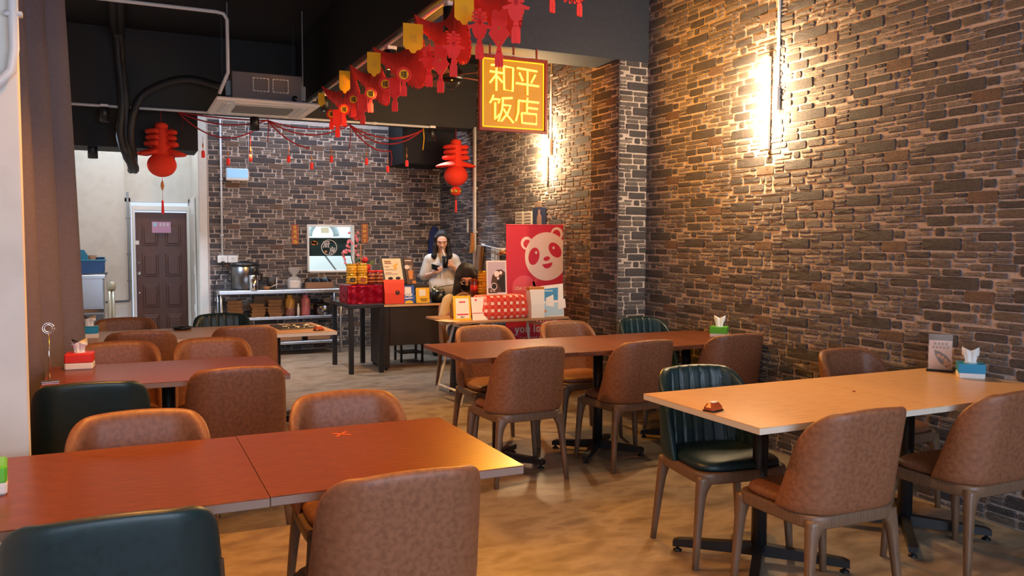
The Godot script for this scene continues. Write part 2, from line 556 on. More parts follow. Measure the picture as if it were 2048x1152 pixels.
# lays the pattern on a face: O is where a repeat begins, U runs along it, N points out of it
func lay_stones(parent: Node3D, O: Vector3, U: Vector3, N: Vector3, u0: float, u1: float, v0: float, v1: float, holes: Array, individuals: int, keep_u0 := -99.0, keep_u1 := 99.0) -> void:
	var bas := Basis(U, Vector3.UP, N)
	var found := []
	var eye := cam.transform.affine_inverse()
	var k0 := int(floor((u0) / CELL_W)) - 1
	var k1 := int(ceil((u1) / CELL_W)) + 2
	for k in range(k0, k1):
		for n in range(-14, 15):
			var off := Vector2(k * CELL_W, n * CELL_H + (CELL_H * 0.5 if k % 2 != 0 else 0.0))
			if off.y + 0.05 < v0 or off.y - 0.55 > v1: continue
			for i in STONES.size():
				var s = STONES[i]
				var l: float = off.x + s[0] * 0.001; var r: float = off.x + s[1] * 0.001
				var b: float = off.y + s[2] * 0.001; var t: float = off.y + s[3] * 0.001
				if r < u0 + 0.008 or l > u1 - 0.008 or t < v0 + 0.008 or b > v1 - 0.008: continue
				var polys := []
				var whole := l >= u0 and r <= u1 and b >= v0 and t <= v1
				var shifted: PackedVector2Array = Transform2D(0.0, off) * stone_poly[i]
				if not whole:
					polys = Geometry2D.intersect_polygons(shifted, PackedVector2Array([Vector2(u0, v0), Vector2(u1, v0), Vector2(u1, v1), Vector2(u0, v1)]))
				for h in holes:
					if r > h.position.x and l < h.end.x and t > h.position.y and b < h.end.y:
						whole = false
						polys = Geometry2D.clip_polygons(shifted, PackedVector2Array([h.position, Vector2(h.end.x, h.position.y), h.end, Vector2(h.position.x, h.end.y)]))
				var at := O + U * off.x + Vector3.UP * off.y
				var mid := O + U * ((l + r) / 2) + Vector3.UP * ((b + t) / 2)
				var e := eye * mid
				var size := 0.0
				if e.z < -0.3 and absf(e.x / e.z) < 0.64 and absf(e.y / e.z) < 0.37:
					size = (r - l) * (t - b) / e.length_squared() * absf((cam.position - mid).normalized().dot(N))
				found.append([size, i, at, whole, polys, off])
	found.sort_custom(func(a, b): return a[0] > b[0])
	var rest_v := []; var rest_n := []
	for i in 5:
		rest_v.append(PackedVector3Array()); rest_n.append(PackedVector3Array())
	var made := 0
	for f in found:
		var i: int = f[1]
		var tone: int = STONES[i][4]
		var xf := Transform3D(bas, f[2])
		if f[3]:
			if made < individuals and f[0] > 0.0:
				var o := inst("stone", stone_mesh[i], mats["stone%d" % tone], parent)
				o.transform = xf
				made += 1
			else:
				rest_v[tone].append_array(xf * (stone_tris[i] as PackedVector3Array))
				rest_n[tone].append_array(Transform3D(bas, Vector3.ZERO) * (stone_norm[i] as PackedVector3Array))
			continue
		for p in f[4]:
			var q: PackedVector2Array = Transform2D(0.0, -f[5]) * (p as PackedVector2Array)
			if q.size() < 3: continue
			var v := stone_shape(q, stone_high[i], i)
			if made < individuals and f[0] > 0.0:
				var o := inst("stone", array_mesh(v, flat_normals(v)), mats["stone%d" % tone], parent)
				o.transform = xf
				made += 1
			else:
				rest_v[tone].append_array(xf * v)
				rest_n[tone].append_array(Transform3D(bas, Vector3.ZERO) * flat_normals(v))
	var m := ArrayMesh.new()
	for i in 5:
		if rest_v[i].size(): array_mesh(rest_v[i], rest_n[i], m, mats["stone%d" % i])
	if m.get_surface_count():
		tag(inst("small_stones", m, null, parent), "", "", "", "stuff")

# ------------------------------------------------------------------ the room
func room() -> void:
	prepare_stones()
	var st := S()
	box(st, Vector3(1.5, -0.1, -5.0), Vector3(5.6, 0.2, 16.6))
	struct("floor", st, mats.floor, "polished brown concrete floor with cloudy stains")
	st = S()
	box(st, Vector3(1.5, CEIL + 0.1, -5.0), Vector3(5.6, 0.2, 16.6))
	struct("ceiling", st, mats.black_paint, "black painted ceiling")
	# right wall with ledgestone facing, up to the pillar and beyond it
	st = S()
	box(st, Vector3(XR + 0.1, CEIL / 2, (ZF - 5.866) / 2), Vector3(0.2, CEIL, ZF + 5.866))
	var w := struct("wall_right", st, mats.mortar, "long stone faced wall beside the right hand tables")
	lay_stones(w, Vector3(XR, 1.7724, -2.8326), Vector3(0, 0, 1), Vector3(-1, 0, 0), -5.866 + 2.8326, 3.6, 0.005 - 1.7724, CEIL - 1.7724, [], 300)
	st = S()
	box(st, Vector3(XR + 0.1, CEIL / 2, (-5.866 + ZB) / 2), Vector3(0.2, CEIL, -5.866 - ZB))
	w = struct("wall_recess", st, mats.mortar, "stone faced wall behind the pillar, with the second light tube")
	lay_stones(w, Vector3(XR, 2.448, -7.9), Vector3(0, 0, 1), Vector3(-1, 0, 0), ZB + 7.9, -6.323 + 7.9, 0.005 - 2.448, CEIL - 2.448, [], 300)
	st = S()
	box(st, Vector3((3.744 + XR) / 2, CEIL / 2, -6.0945), Vector3(XR - 3.744 - 0.002, CEIL, 0.457))
	w = struct("wall_pillar", st, mats.mortar, "stone faced pillar projecting from the right wall")
	lay_stones(w, Vector3(3.62, 2.30, -5.866), Vector3(1, 0, 0), Vector3(0, 0, 1), 3.744 - 3.62, XR - 3.62, 0.005 - 2.30, 2.94 - 2.30, [], 150)
	lay_stones(w, Vector3(3.744, 2.20, -6.0), Vector3(0, 0, 1), Vector3(-1, 0, 0), -6.323 + 6.0, -5.866 + 6.0, 0.005 - 2.20, 2.94 - 2.20, [], 140)
	# back wall with the serving hatch
	var hx0 := 2.165; var hx1 := 2.768; var hy0 := 1.035; var hy1 := 1.635
	st = S()
	for b in [[0.93, hx0, 0.0, CEIL], [hx1, XR + 0.2, 0.0, CEIL], [hx0, hx1, 0.0, hy0], [hx0, hx1, hy1, CEIL]]:
		box(st, Vector3((b[0] + b[1]) / 2, (b[2] + b[3]) / 2, ZB - 0.06), Vector3(b[1] - b[0], b[3] - b[2], 0.12))
	w = struct("wall_back", st, mats.mortar, "dark stone faced wall at the back of the room")
	lay_stones(w, Vector3(1.762, 2.488, ZB), Vector3(1, 0, 0), Vector3(0, 0, 1), 0.95 - 1.762, XR - 1.762, 0.005 - 2.488, 2.94 - 2.488, [Rect2(hx0 - 0.012 - 1.762, hy0 - 0.012 - 2.488, hx1 - hx0 + 0.024, hy1 - hy0 + 0.024)], 300)
	hatch(hx0, hx1, hy0, hy1)
	# left side: wall, the near white pillar, the white corner by the door
	st = S()
	box(st, Vector3(XL - 0.1, CEIL / 2, -4.6), Vector3(0.2, CEIL, 15.8))
	struct("wall_left", st, mats.white_wall, "white wall along the left side")
	st = S()
	box(st, Vector3(-0.65, CEIL / 2, -3.155), Vector3(0.69, CEIL, 0.06), 0.004)
	struct("wall_pier", st, mats.white_wall, "white pier at the left edge, in front of the curtain")
	st = S()
	box(st, Vector3(-0.5, CEIL / 2, -12.05), Vector3(1.0, CEIL, 0.3))
	box(st, Vector3(0.42, 2.85, -12.28), Vector3(0.9, 1.8, 0.16))
	box(st, Vector3(0.035, 1.0, -12.28), Vector3(0.07, 2.0, 0.16))
	box(st, Vector3(0.825, 1.0, -12.28), Vector3(0.06, 2.0, 0.16))
	struct("wall_rear", st, mats.white_wall, "white wall around the panelled door")
	st = S()
	box(st, Vector3(0.89, CEIL / 2, -11.62), Vector3(0.12, CEIL, 1.4), 0.012)
	struct("wall_partition", st, mats.white_wall, "white partition end beside the back wall")
	st = S()
	box(st, Vector3(0.815, 1.0, -11.75), Vector3(0.02, 2.0, 0.75), 0.004)
	for y in [0.55, 1.05, 1.35]: box(st, Vector3(0.802, y, -11.42), Vector3(0.012, 0.1, 0.03), 0.003)
	struct("trim_1", st, mats.white_plastic, "white side door frame with hinges on the partition")
	st = S()
	box(st, Vector3(0.875, 0.05, -10.91), Vector3(0.16, 0.12, 0.03), 0.004)
	struct("baseboard_partition", st, mats.white_plastic, "white baseboard on the partition end")
	# beams and soffit
	st = S()
	box(st, Vector3((1.79 + XR) / 2, 3.295, -6.04), Vector3(XR - 1.79 - 0.002, 0.71, 0.38), 0.002)
	struct("trim_3", st, mats.navy_paint, "dark beam crossing to the pillar, above the neon sign")
	st = S()
	box(st, Vector3(1.87, 3.295, -3.4), Vector3(0.16, 0.70, 12.38), 0.004)
	struct("trim_4", st, mats.black_paint, "black beam running along the room above the spotlights")
	st = S()
	box(st, Vector3((XL + XR) / 2, 3.245, -9.76), Vector3(XR - XL, 0.81, 0.3), 0.004)
	struct("trim_5", st, mats.grey_paint, "dark grey beam in front of the back wall")
	st = S()
	box(st, Vector3(-0.12, 3.04, -10.2), Vector3(1.76, 1.2, 0.56), 0.004)
	struct("trim_6", st, mats.black_paint, "black soffit in front of the white rear wall")
	st = S()
	box(st, Vector3(3.64, 2.79, -10.6), Vector3(0.75, 0.7, 0.62), 0.004)
	struct("trim_7", st, mats.black_paint, "black boxing in the top corner of the back wall")
	# shop front behind the camera: a wide glazed opening
	st = S()
	box(st, Vector3(1.5, 0.2, ZF + 0.1), Vector3(5.6, 0.4, 0.2))
	box(st, Vector3(1.5, 3.35, ZF + 0.1), Vector3(5.6, 0.6, 0.2))
	box(st, Vector3(-0.95, 1.73, ZF + 0.1), Vector3(0.3, 2.66, 0.2))
	box(st, Vector3(4.05, 1.73, ZF + 0.1), Vector3(0.3, 2.66, 0.2))
	struct("wall_front", st, mats.white_wall, "shop front wall around the street window")
	st = S()
	for x in [-0.78, 0.72, 2.3, 3.88]: box(st, Vector3(x, 1.725, ZF + 0.06), Vector3(0.05, 2.65, 0.05), 0.005)
	for y in [0.425, 3.025]: box(st, Vector3(1.55, y, ZF + 0.06), Vector3(4.66, 0.05, 0.05), 0.005)
	var f := struct("window_1", st, mats.black_metal, "street window at the front of the shop")
	st = S()
	box(st, Vector3(1.55, 1.725, ZF + 0.06), Vector3(4.6, 2.56, 0.006))
	obj("pane", st, mats.clear, f)
	door()

func hatch(x0: float, x1: float, y0: float, y1: float) -> void:
	var st := S()
	for b in [[x0 - 0.012, x0 + 0.014, y0 - 0.012, y1 + 0.012], [x1 - 0.014, x1 + 0.012, y0 - 0.012, y1 + 0.012], [x0 + 0.014, x1 - 0.014, y1 - 0.014, y1 + 0.012], [x0 + 0.014, x1 - 0.014, y0 - 0.02, y0 + 0.008]]:
		box(st, Vector3((b[0] + b[1]) / 2, (b[2] + b[3]) / 2, ZB - 0.04), Vector3(b[1] - b[0], b[3] - b[2], 0.15), 0.004)
	struct("window_2", st, mats.white_plastic, "white framed kitchen hatch in the stone back wall")
	# kitchen behind it
	st = S()
	box(st, Vector3(2.45, 1.4, -12.72), Vector3(2.6, 2.8, 0.1))
	box(st, Vector3(1.12, 1.4, -11.86), Vector3(0.1, 2.8, 1.62))
	box(st, Vector3(3.8, 1.4, -11.86), Vector3(0.1, 2.8, 1.62))
	box(st, Vector3(2.45, 2.85, -11.86), Vector3(2.7, 0.1, 1.62))
	struct("wall_kitchen", st, mats.kitchen_white, "white kitchen walls seen through the hatch")
	st = S(true)
	var arc := []
	for i in 17: arc.append(Vector3(2.62 + cos(PI * i / 16.0) * 0.2, 1.5 + sin(PI * i / 16.0) * 0.22, -12.1))
	tube(st, arc, 0.045, 12)
	cyl(st, Vector3(2.62, 1.78, -12.1), Vector3(2.62, 2.6, -12.1), 0.09)
	tag(obj("exhaust_duct", st, mats.duct_grey), "curved grey exhaust duct in the kitchen, seen at the top of the hatch", "duct")
	st = S()
	box(st, Vector3(2.52, 1.58, -11.5), Vector3(0.11, 0.08, 0.004))
	tag(obj("order_slip", st, mats.cream_paper), "pale yellow order slip stuck up behind the hatch", "paper")
	st = S()
	box(st, Vector3(2.5, 0.85, -11.55), Vector3(1.6, 0.04, 0.5), 0.004)
	for x in [1.75, 3.25]:
		for z in [-11.75, -11.35]: box(st, Vector3(x, 0.415, z), Vector3(0.04, 0.83, 0.04))
	tag(obj("kitchen_counter", st, mats.kitchen_white), "white kitchen counter visible through the lower part of the hatch", "counter")
	st = S(true)
	tube(st, [Vector3(2.47, 1.24, -11.3), Vector3(2.72, 0.90, -11.3)], 0.012, 8)
	tag(obj("broom_handle", st, mats.grey_pvc), "grey handle leaning across the lower half of the hatch", "handle")
	# noren curtain with a ring and brushed characters
	var n := thing("noren_curtain", "dark teal door curtain with a white ring, hung across the kitchen hatch", "curtain", Vector3((x0 + x1) / 2, 1.35, ZB - 0.05))
	st = S(true)
	for i in 24:
		for s in [0, 1]:
			pass
	var loops := []
	for e in [0.002, -0.002]:
		pass
	for i in 25:
		var x := lerpf(-0.285, 0.285, i / 24.0)
		var z := sin(i * 0.9) * 0.004
		loops.append([Vector3(x, 0.118, z + 0.002), Vector3(x, -0.118, z + 0.004), Vector3(x, -0.118, z), Vector3(x, 0.118, z - 0.002)])
	loft(st, loops)
	obj("cloth", st, mats.noren, n)
	st = S(true)
	tube(st, [Vector3(-0.29, 0.118, 0), Vector3(0.29, 0.118, 0)], 0.006, 6)
	obj("rod", st, mats.black_plastic, n)
	st = S()
	for i in 32:
		var a := TAU * i / 32.0; var b := TAU * (i + 1) / 32.0
		var p := PackedVector2Array([Vector2(cos(a), sin(a)) * 0.105, Vector2(cos(b), sin(b)) * 0.105, Vector2(cos(b), sin(b)) * 0.097, Vector2(cos(a), sin(a)) * 0.097])
		slab(st, p, 0.002, X(Vector3(-0.01, -0.005, 0.009)))
	# 厨房
	strokes(st, [[0.05, 0.95, 0.95, 0.98], [0.15, 0.95, 0.12, 0.4, 0, 0.05], [0.28, 0.75, 0.52, 0.76], [0.28, 0.6, 0.5, 0.6, 0.5, 0.42, 0.28, 0.42, 0.28, 0.6], [0.32, 0.3, 0.36, 0.18], [0.5, 0.3, 0.46, 0.16], [0.25, 0.1, 0.56, 0.14], [0.6, 0.66, 0.98, 0.67], [0.83, 0.85, 0.83, 0.06, 0.72, 0.12], [0.66, 0.5, 0.72, 0.38]], 0.085, 0.085, 0.009, 0.002, X(Vector3(-0.045, 0.035, 0.009)))
	strokes(st, [[0.45, 1, 0.52, 0.9], [0.18, 0.85, 0.85, 0.87, 0.85, 0.66, 0.2, 0.64], [0.2, 0.85, 0.16, 0.4, 0.02, 0.05], [0.5, 0.6, 0.55, 0.52], [0.25, 0.45, 0.95, 0.47], [0.5, 0.45, 0.42, 0.2, 0.25, 0.02], [0.46, 0.3, 0.8, 0.3, 0.74, 0.04, 0.62, 0.1]], 0.09, 0.09, 0.01, 0.002, X(Vector3(0.035, -0.045, 0.009)))
	obj("crest", st, mats.white_paper, n)
	st = S()
	for q in [[-0.21, 0.055, 0.03], [-0.185, 0.05, 0.02], [-0.23, 0.06, 0.018], [-0.055, -0.06, 0.014]]:
		slab(st, disc(q[2], 10, 1.3), 0.002, X(Vector3(q[0], q[1], 0.009)))
	obj("koi_print", st, mats.food_orange, n)

func door() -> void:
	# panelled wooden door in a white frame
	var z := -12.2
	var d := inst("door_1", null, null)
	tag(d, "brown panelled wooden door with a pink notice", "", "", "structure")
	var st := S()
	box(st, Vector3(0.443, 0.905, z), Vector3(0.645, 1.81, 0.04), 0.004)
	d.mesh = done(st)
	d.material_override = mats.door_wood
	for cx in [0.30, 0.59]:
		for r in [[1.36, 1.66], [0.94, 1.26], [0.52, 0.84], [0.1, 0.42]]:
			st = S()
			box(st, Vector3(cx, (r[0] + r[1]) / 2, z + 0.022), Vector3(0.2, r[1] - r[0], 0.016), 0.007)
			box(st, Vector3(cx, (r[0] + r[1]) / 2, z + 0.032), Vector3(0.15, r[1] - r[0] - 0.055, 0.018), 0.009)
			obj("panel", st, mats.door_wood, d)
	st = S(true)
	lathe(st, [[0.0, 0.05], [0.018, 0.048], [0.028, 0.035], [0.026, 0.02], [0.012, 0.012], [0.012, 0.0], [0.03, 0.0]], 16, Vector3(0.158, 0.985, z + 0.02), 0.0, Basis(Vector3.RIGHT, PI / 2))
	obj("knob", st, mats.chrome, d)
	st = S(true)
	for y in [1.13, 0.72]: lathe(st, [[0.0, 0.012], [0.014, 0.01], [0.016, 0.0]], 12, Vector3(0.158, y, z + 0.02), 0.0, Basis(Vector3.RIGHT, PI / 2))
	obj("lock", st, mats.chrome, d)
	st = S()
	for b in [[0.10, 0.93, 0.035, 1.90], [0.785, 0.93, 0.04, 1.90]]: box(st, Vector3(b[0], 0.95, z + 0.03), Vector3(b[2], b[3], 0.1), 0.006)
	box(st, Vector3(0.443, 1.865, z + 0.03), Vector3(0.66, 0.07, 0.1), 0.006)
	struct("trim_2", st, mats.white_plastic, "white frame around the panelled door")
	var n := thing("door_notice", "pink notice card stuck on the panelled door", "notice", Vector3(0.445, 1.61, z + 0.048))
	st = S()
	box(st, Vector3.ZERO, Vector3(0.235, 0.15, 0.004))
	obj("card", st, mats.pink_paper, n)
	st = S()
	for k in 3: strokes(st, [[0.1, 0.8, 0.9, 0.8], [0.5, 1, 0.5, 0.3], [0.1, 0.5, 0.9, 0.5], [0.1, 0.1, 0.9, 0.1]], 0.032, 0.04, 0.006, 0.002, X(Vector3(-0.01 + k * 0.045, 0.035, 0.003)))
	obj("lettering", st, mats.white_paper, n)
	st = S()
	slab(st, rrect(0.05, 0.05, 0.01), 0.002, X(Vector3(-0.08, 0.035, 0.003)))
	obj("pictogram", st, mats.pale_blue, n)
	st = S()
	box(st, Vector3(0.14, 1.4, z + 0.028), Vector3(0.05, 0.055, 0.012), 0.003)
	tag(obj("door_sticker", st, mats.white_paper), "small white latch plate at the upper left edge of the brown door", "latch plate")
	st = S(true)
	tube(st, [Vector3(0.035, 2.06, -11.87), Vector3(0.035, 0.65, -11.87), Vector3(0.03, 0.635, -11.87), Vector3(-0.25, 0.63, -11.87)], 0.014, 8)
	for y in [1.72, 1.25, 0.9]: box(st, Vector3(0.035, y, -11.88), Vector3(0.05, 0.02, 0.03))
	tag(obj("wall_pipe", st, mats.grey_pvc), "thin grey pipe running down the white corner left of the brown door", "pipe")
# ------------------------------------------------------------------ chairs
var proto := {}

func arc_plan(s: float, hw: float, r: float) -> Array:
	var a := absf(s)
	var sg := signf(s)
	if a < hw: return [Vector2(s, 0), Vector2(0, -1)]
	a -= hw
	if a < r * PI / 2:
		var f := a / r
		return [Vector2(sg * (hw + r * sin(f)), r * (1 - cos(f))), Vector2(sg * sin(f), -cos(f))]
	return [Vector2(sg * (hw + r), r + a - r * PI / 2), Vector2(sg, 0)]

func back_mesh(ribbed: bool) -> ArrayMesh:
	var st := S(true)
	var NS := 120 if ribbed else 44
	var NV := 26
	var outer := []; var inner := []
	for j in NV + 1:
		var v := 0.5 - 0.5 * cos(PI * j / NV)
		var y := 0.425 + 0.405 * v
		var half := lerpf(0.355, 0.275, pow(v, 0.9))
		var f := clampf((v - 0.58) / 0.42, 0.0, 1.0)
		half -= 0.118 * (1.0 - sqrt(max(0.0, 1.0 - f * f * 0.985)))
		var A := []; var B := []
		for i in NS + 1:
			var t := -1.0 + 2.0 * i / NS
			var s := half * sin(t * PI / 2)
			var pl := arc_plan(s, 0.122 - 0.012 * v, 0.105)
			var m := Vector3(pl[0].x, y, pl[0].y - 0.196 - 0.07 * v)
			# a little curve across the back
			m.y -= 0.011 * v * v * s * s / 0.03
			m.z -= 0.012 * (1.0 - minf(1.0, s * s / 0.04))
			var n := Vector3(pl[1].x, 0.08, pl[1].y).normalized()
			var edge := sqrt(max(0.0, 1.0 - pow(absf(sin(t * PI / 2)), 12.0))) * sqrt(max(0.0, 1.0 - pow(absf(2.0 * v - 1.0), 16.0)))
			var th := 0.003 + 0.019 * edge
			var ins := th + 0.006 * edge
			if ribbed:
				var g := pow(1.0 - absf(sin(PI * (s / 0.058 + 0.5))), 5.0)
				ins -= 0.014 * g * edge
			A.append(m + n * th)
			B.append(m - n * ins)
		outer.append(A); inner.append(B)
	for j in NV:
		for i in NS:
			quad(st, outer[j][i], outer[j + 1][i], outer[j + 1][i + 1], outer[j][i + 1])
			quad(st, inner[j][i + 1], inner[j + 1][i + 1], inner[j + 1][i], inner[j][i])
	for i in NS:
		quad(st, inner[0][i], outer[0][i], outer[0][i + 1], inner[0][i + 1])
		quad(st, outer[NV][i], inner[NV][i], inner[NV][i + 1], outer[NV][i + 1])
	for j in NV:
		quad(st, outer[j][0], inner[j][0], inner[j + 1][0], outer[j + 1][0])
		quad(st, inner[j][NS], outer[j][NS], outer[j + 1][NS], inner[j + 1][NS])
	return done(st)

func plan_loop(hx_r: float, hx_f: float, hz: float, y: float, n := 40, pw := 4.5) -> Array:
	var L := []
	for i in n:
		var t := -TAU * i / n
		var c := cos(t); var s := sin(t)
		var z := hz * signf(s) * pow(absf(s), 2.0 / pw)
		var hx := lerpf(hx_r, hx_f, z / hz * 0.5 + 0.5)
		L.append(Vector3(hx * signf(c) * pow(absf(c), 2.0 / pw), y, z))
	return L

func seat_mesh() -> ArrayMesh:
	var st := S(true)
	var loops := []
	for q in [[0.90, 0.422], [0.985, 0.428], [1.0, 0.440], [0.985, 0.452], [0.93, 0.462], [0.8, 0.469], [0.55, 0.473], [0.25, 0.475], [0.02, 0.475]]:
		loops.append(plan_loop(0.205 * q[0], 0.222 * q[0], 0.205 * q[0], q[1]))
	loft(st, loops)
	return done(st)

func frame_mesh() -> ArrayMesh:
	var st := S(true)
	var loops := []
	for q in [[1.0, 0.378], [1.012, 0.383], [1.012, 0.420], [1.0, 0.426], [0.86, 0.426], [0.86, 0.378]]:
		loops.append(plan_loop(0.222 * q[0], 0.236 * q[0], 0.215 * q[0], q[1], 40, 6.0))
	loft(st, loops, true, true, true)
	return done(st)

func leg_mesh(sx: float, front: bool) -> ArrayMesh:
	var st := S(true)
	var zt := 0.185 if front else -0.185
	var zb := 0.195 if front else -0.215
	var loops := []
	for q in [[0.0, 0.026, 0.024], [0.13, 0.031, 0.030], [0.25, 0.037, 0.036], [0.31, 0.042, 0.040], [0.345, 0.050, 0.043], [0.37, 0.066, 0.045], [0.39, 0.088, 0.046], [0.41, 0.09, 0.046]]:
		var f: float = 1.0 - q[0] / 0.41
		var edge := lerpf(0.236 if front else 0.222, 0.258 if front else 0.25, f)
		var cx: float = sx * (edge - q[1] / 2)
		var cz := lerpf(zt, zb, f)
		var L := []
		for i in 12:
			var t := -TAU * i / 12
			var c := cos(t); var s := sin(t)
			L.append(Vector3(cx + q[1] / 2 * signf(c) * pow(absf(c), 0.6), q[0], cz + q[2] / 2 * signf(s) * pow(absf(s), 0.6)))
		loops.append(L)
	loft(st, loops)
	return done(st)

func chair(label: String, x: float, z: float, turn: float, kind := "tan") -> Node3D:
	if proto.is_empty():
		proto.plain = back_mesh(false); proto.ribbed = back_mesh(true)
		proto.seat = seat_mesh(); proto.frame = frame_mesh()
		proto.legs = [leg_mesh(-1, true), leg_mesh(1, true), leg_mesh(-1, false), leg_mesh(1, false)]
	if not proto.has(kind):
		var t := Node3D.new()
		var m: Material = mats.green_leather if kind == "green" else mats.ochre_leather if kind == "ochre" else mats.tan_leather
		inst("seat", proto.seat, m, t)
		inst("backrest", proto.ribbed if kind == "green" else proto.plain, m, t)
		inst("frame", proto.frame, mats.walnut, t)
		for l in proto.legs: inst("leg", l, mats.walnut, t)
		proto[kind] = t
	var c: Node3D = proto[kind].duplicate()
	put(c, "dining_chair", self)
	c.position = Vector3(x, 0, z)
	c.rotation.y = turn
	tag(c, label, "chair", "upholstered dining chairs around the tables")
	return c

# ------------------------------------------------------------------ tables
func table(label: String, nl: Vector2, w: float, d: float, turn: float, wood: String, edge: String, base := Vector2(0, 0), foot := 0.225, group := "pedestal tables") -> Node3D:
	# nl: the corner nearest the camera on the left
	var c := Vector3(nl.x, 0, nl.y) + Basis(Vector3.UP, turn) * Vector3(w / 2, 0, -d / 2)
	var t := thing("dining_table", label, "table", c, turn, group)
	var st := S()
	box(st, Vector3(0, 0.7365, 0), Vector3(w - 0.0012, 0.025, d - 0.0012), 0.0015)
	var top := obj("tabletop", st, mats[edge], t)
	st = S()
	box(st, Vector3(0, 0.7495, 0), Vector3(w - 0.0015, 0.003, d - 0.0015))
	obj("veneer", st, mats[wood], top)
	st = S()
	for a in [PI / 4, -PI / 4]: box(st, Vector3(base.x, 0.716, base.y), Vector3(0.4, 0.014, 0.045), 0.002, Basis(Vector3.UP, a))
	obj("top_bracket", st, mats.black_metal, t)
	st = S(true)
	cyl(st, Vector3(base.x, 0.05, base.y), Vector3(base.x, 0.72, base.y), 0.034, 20)
	obj("column", st, mats.black_metal, t)
	for k in 4:
		var a := PI / 4 + PI / 2 * k
		var dir := Vector3(cos(a), 0, sin(a))
		st = S()
		var L := foot * 1.414
		var side := Vector3(-dir.z, 0, dir.x) * 0.02
		var o := Vector3(base.x, 0, base.y)
		var q := []
		for e in [[0.0, 0.085, 0.03], [L * 0.93, 0.06, 0.026], [L, 0.05, 0.024]]:
			var p: Vector3 = o + dir * e[0]
			q.append([p + side + Vector3.UP * e[2], p - side + Vector3.UP * e[2], p - side + Vector3.UP * e[1], p + side + Vector3.UP * e[1]])
		loft(st, q)
		obj("foot", st, mats.black_metal, t)
		st = S(true)
		lathe(st, [[0.0, 0.028], [0.008, 0.028], [0.008, 0.012], [0.02, 0.008], [0.02, 0.0], [0.0, 0.0]], 12, o + dir * (L - 0.02))
		obj("leveller", st, mats.black_plastic, t)
	return t

func furniture() -> void:
	# front left pair
	table("left half of the front reddish table pair, under the dark green chair back", Vector2(-0.421, -2.231), 0.757, 0.757, 0.0, "red_wood", "table_edge", Vector2(0.0, 0.0))
	table("front reddish wood table marked with a small orange tape cross", Vector2(0.337, -2.235), 0.757, 0.757, 0.0, "red_wood", "table_edge", Vector2(0.0, 0.0))
	table("reddish wood table by the curtain carrying the red tissue box", Vector2(-0.376, -4.282), 1.13, 0.757, 0.0, "red_wood", "table_edge", Vector2(0.0, 0.0))
	# back left row of three, turned a little
	var a3 := deg_to_rad(2.85)
	var dx := Vector2(cos(a3), -sin(a3))
	for k in 3:
		var nl := Vector2(1.441, -6.182) - dx * 0.757 * (k + 1)
		table(["pale wood table at the back left carrying the dark menu board", "pale wood table at the back left carrying the small black dish", "pale wood table at the back left carrying the blue tissue box"][k], nl, 0.757, 0.757, a3, "grey_oak", "pale_edge")
	# centre row of three
	for k in 3:
		table(["brown table in the centre row, its free left end", "brown table in the middle of the centre row", "brown table against the stone wall carrying the green tissue box"][k], Vector2(1.777 + 0.743 * k, -4.405 + 0.012 * (k % 2)), 0.743, 0.757, 0.0, "brown_wood", "brown_wood")
	# front right pair
	table("light oak table with an orange call button on its near edge", Vector2(2.107, -2.324), 0.938, 0.757, 0.0, "oak", "pale_edge", Vector2(-0.02, -0.11), 0.27)
	table("light oak table against the stone wall with menu stand and blue tissue box", Vector2(3.045, -2.324), 0.938, 0.757, 0.0, "oak", "pale_edge", Vector2(-0.02, -0.11), 0.27)

	chair("dark green chair seen from behind in the bottom left corner", -0.04, -2.275, PI, "green")
	chair("brown chair seen from behind in front of the table with the tape cross", 0.68, -2.335, PI)
	chair("brown chair facing us behind the left half of the front reddish tables", 0.03, -2.935, 0.0)
	chair("brown chair facing us behind the table with the tape cross", 0.785, -3.015, 0.0)
	chair("dark green chair seen from behind beside the white pier", -0.15, -4.205, PI, "green")
	chair("brown chair seen from behind at the table with the red tissue box", 0.485, -4.40, PI)
	chair("orange brown chair facing us, right beside the red tissue box", -0.05, -5.195, 0.0)
	chair("orange brown chair facing us, second to the right of the red tissue box", 0.475, -5.175, 0.0)
	chair("brown chair seen from behind at the pale tables, nearer the curtain", 0.08, -6.285, PI)
	chair("brown chair seen from behind at the pale tables, beside the menu board", 0.765, -6.355, PI)
	chair("brown chair behind the pale tables, below the panelled wooden door", -0.02, -6.855, 0.0)
	chair("dark green ribbed chair behind the pale tables, before the steel table", 0.71, -6.965, 0.0, "green")
	chair("brown chair seen from behind at the free end of the centre row", 2.15, -4.51, PI + 0.03)
	chair("brown chair seen from behind at the middle of the centre row", 2.93, -4.50, PI + 0.06)
	chair("brown chair seen from behind at the centre row, against the stone wall", 3.72, -4.55, PI - 0.05)
	chair("brown chair facing us behind the free end of the centre row", 2.32, -5.2, 0.0)
	chair("brown chair facing us behind the centre row, before the pink banner", 3.03, -5.265, 0.0)
	chair("dark green ribbed chair behind the centre row, before the stone pillar", 3.74, -5.285, 0.0, "green")
	chair("dark green ribbed chair pulled up to the light oak table, facing us", 2.50, -3.01, -0.13, "green")
	chair("brown chair facing us behind the oak table, against the stone wall", 3.72, -3.18, 0.0)
	chair("brown chair seen from behind at the oak table, fully in view", 2.48, -2.41, PI - 0.02)
	chair("brown chair seen from behind at the oak table, cut by the right edge", 3.36, -2.42, PI)
	chair("light tan chair of the seated woman, behind the folding table", 3.02, -7.46, 0.0, "ochre")
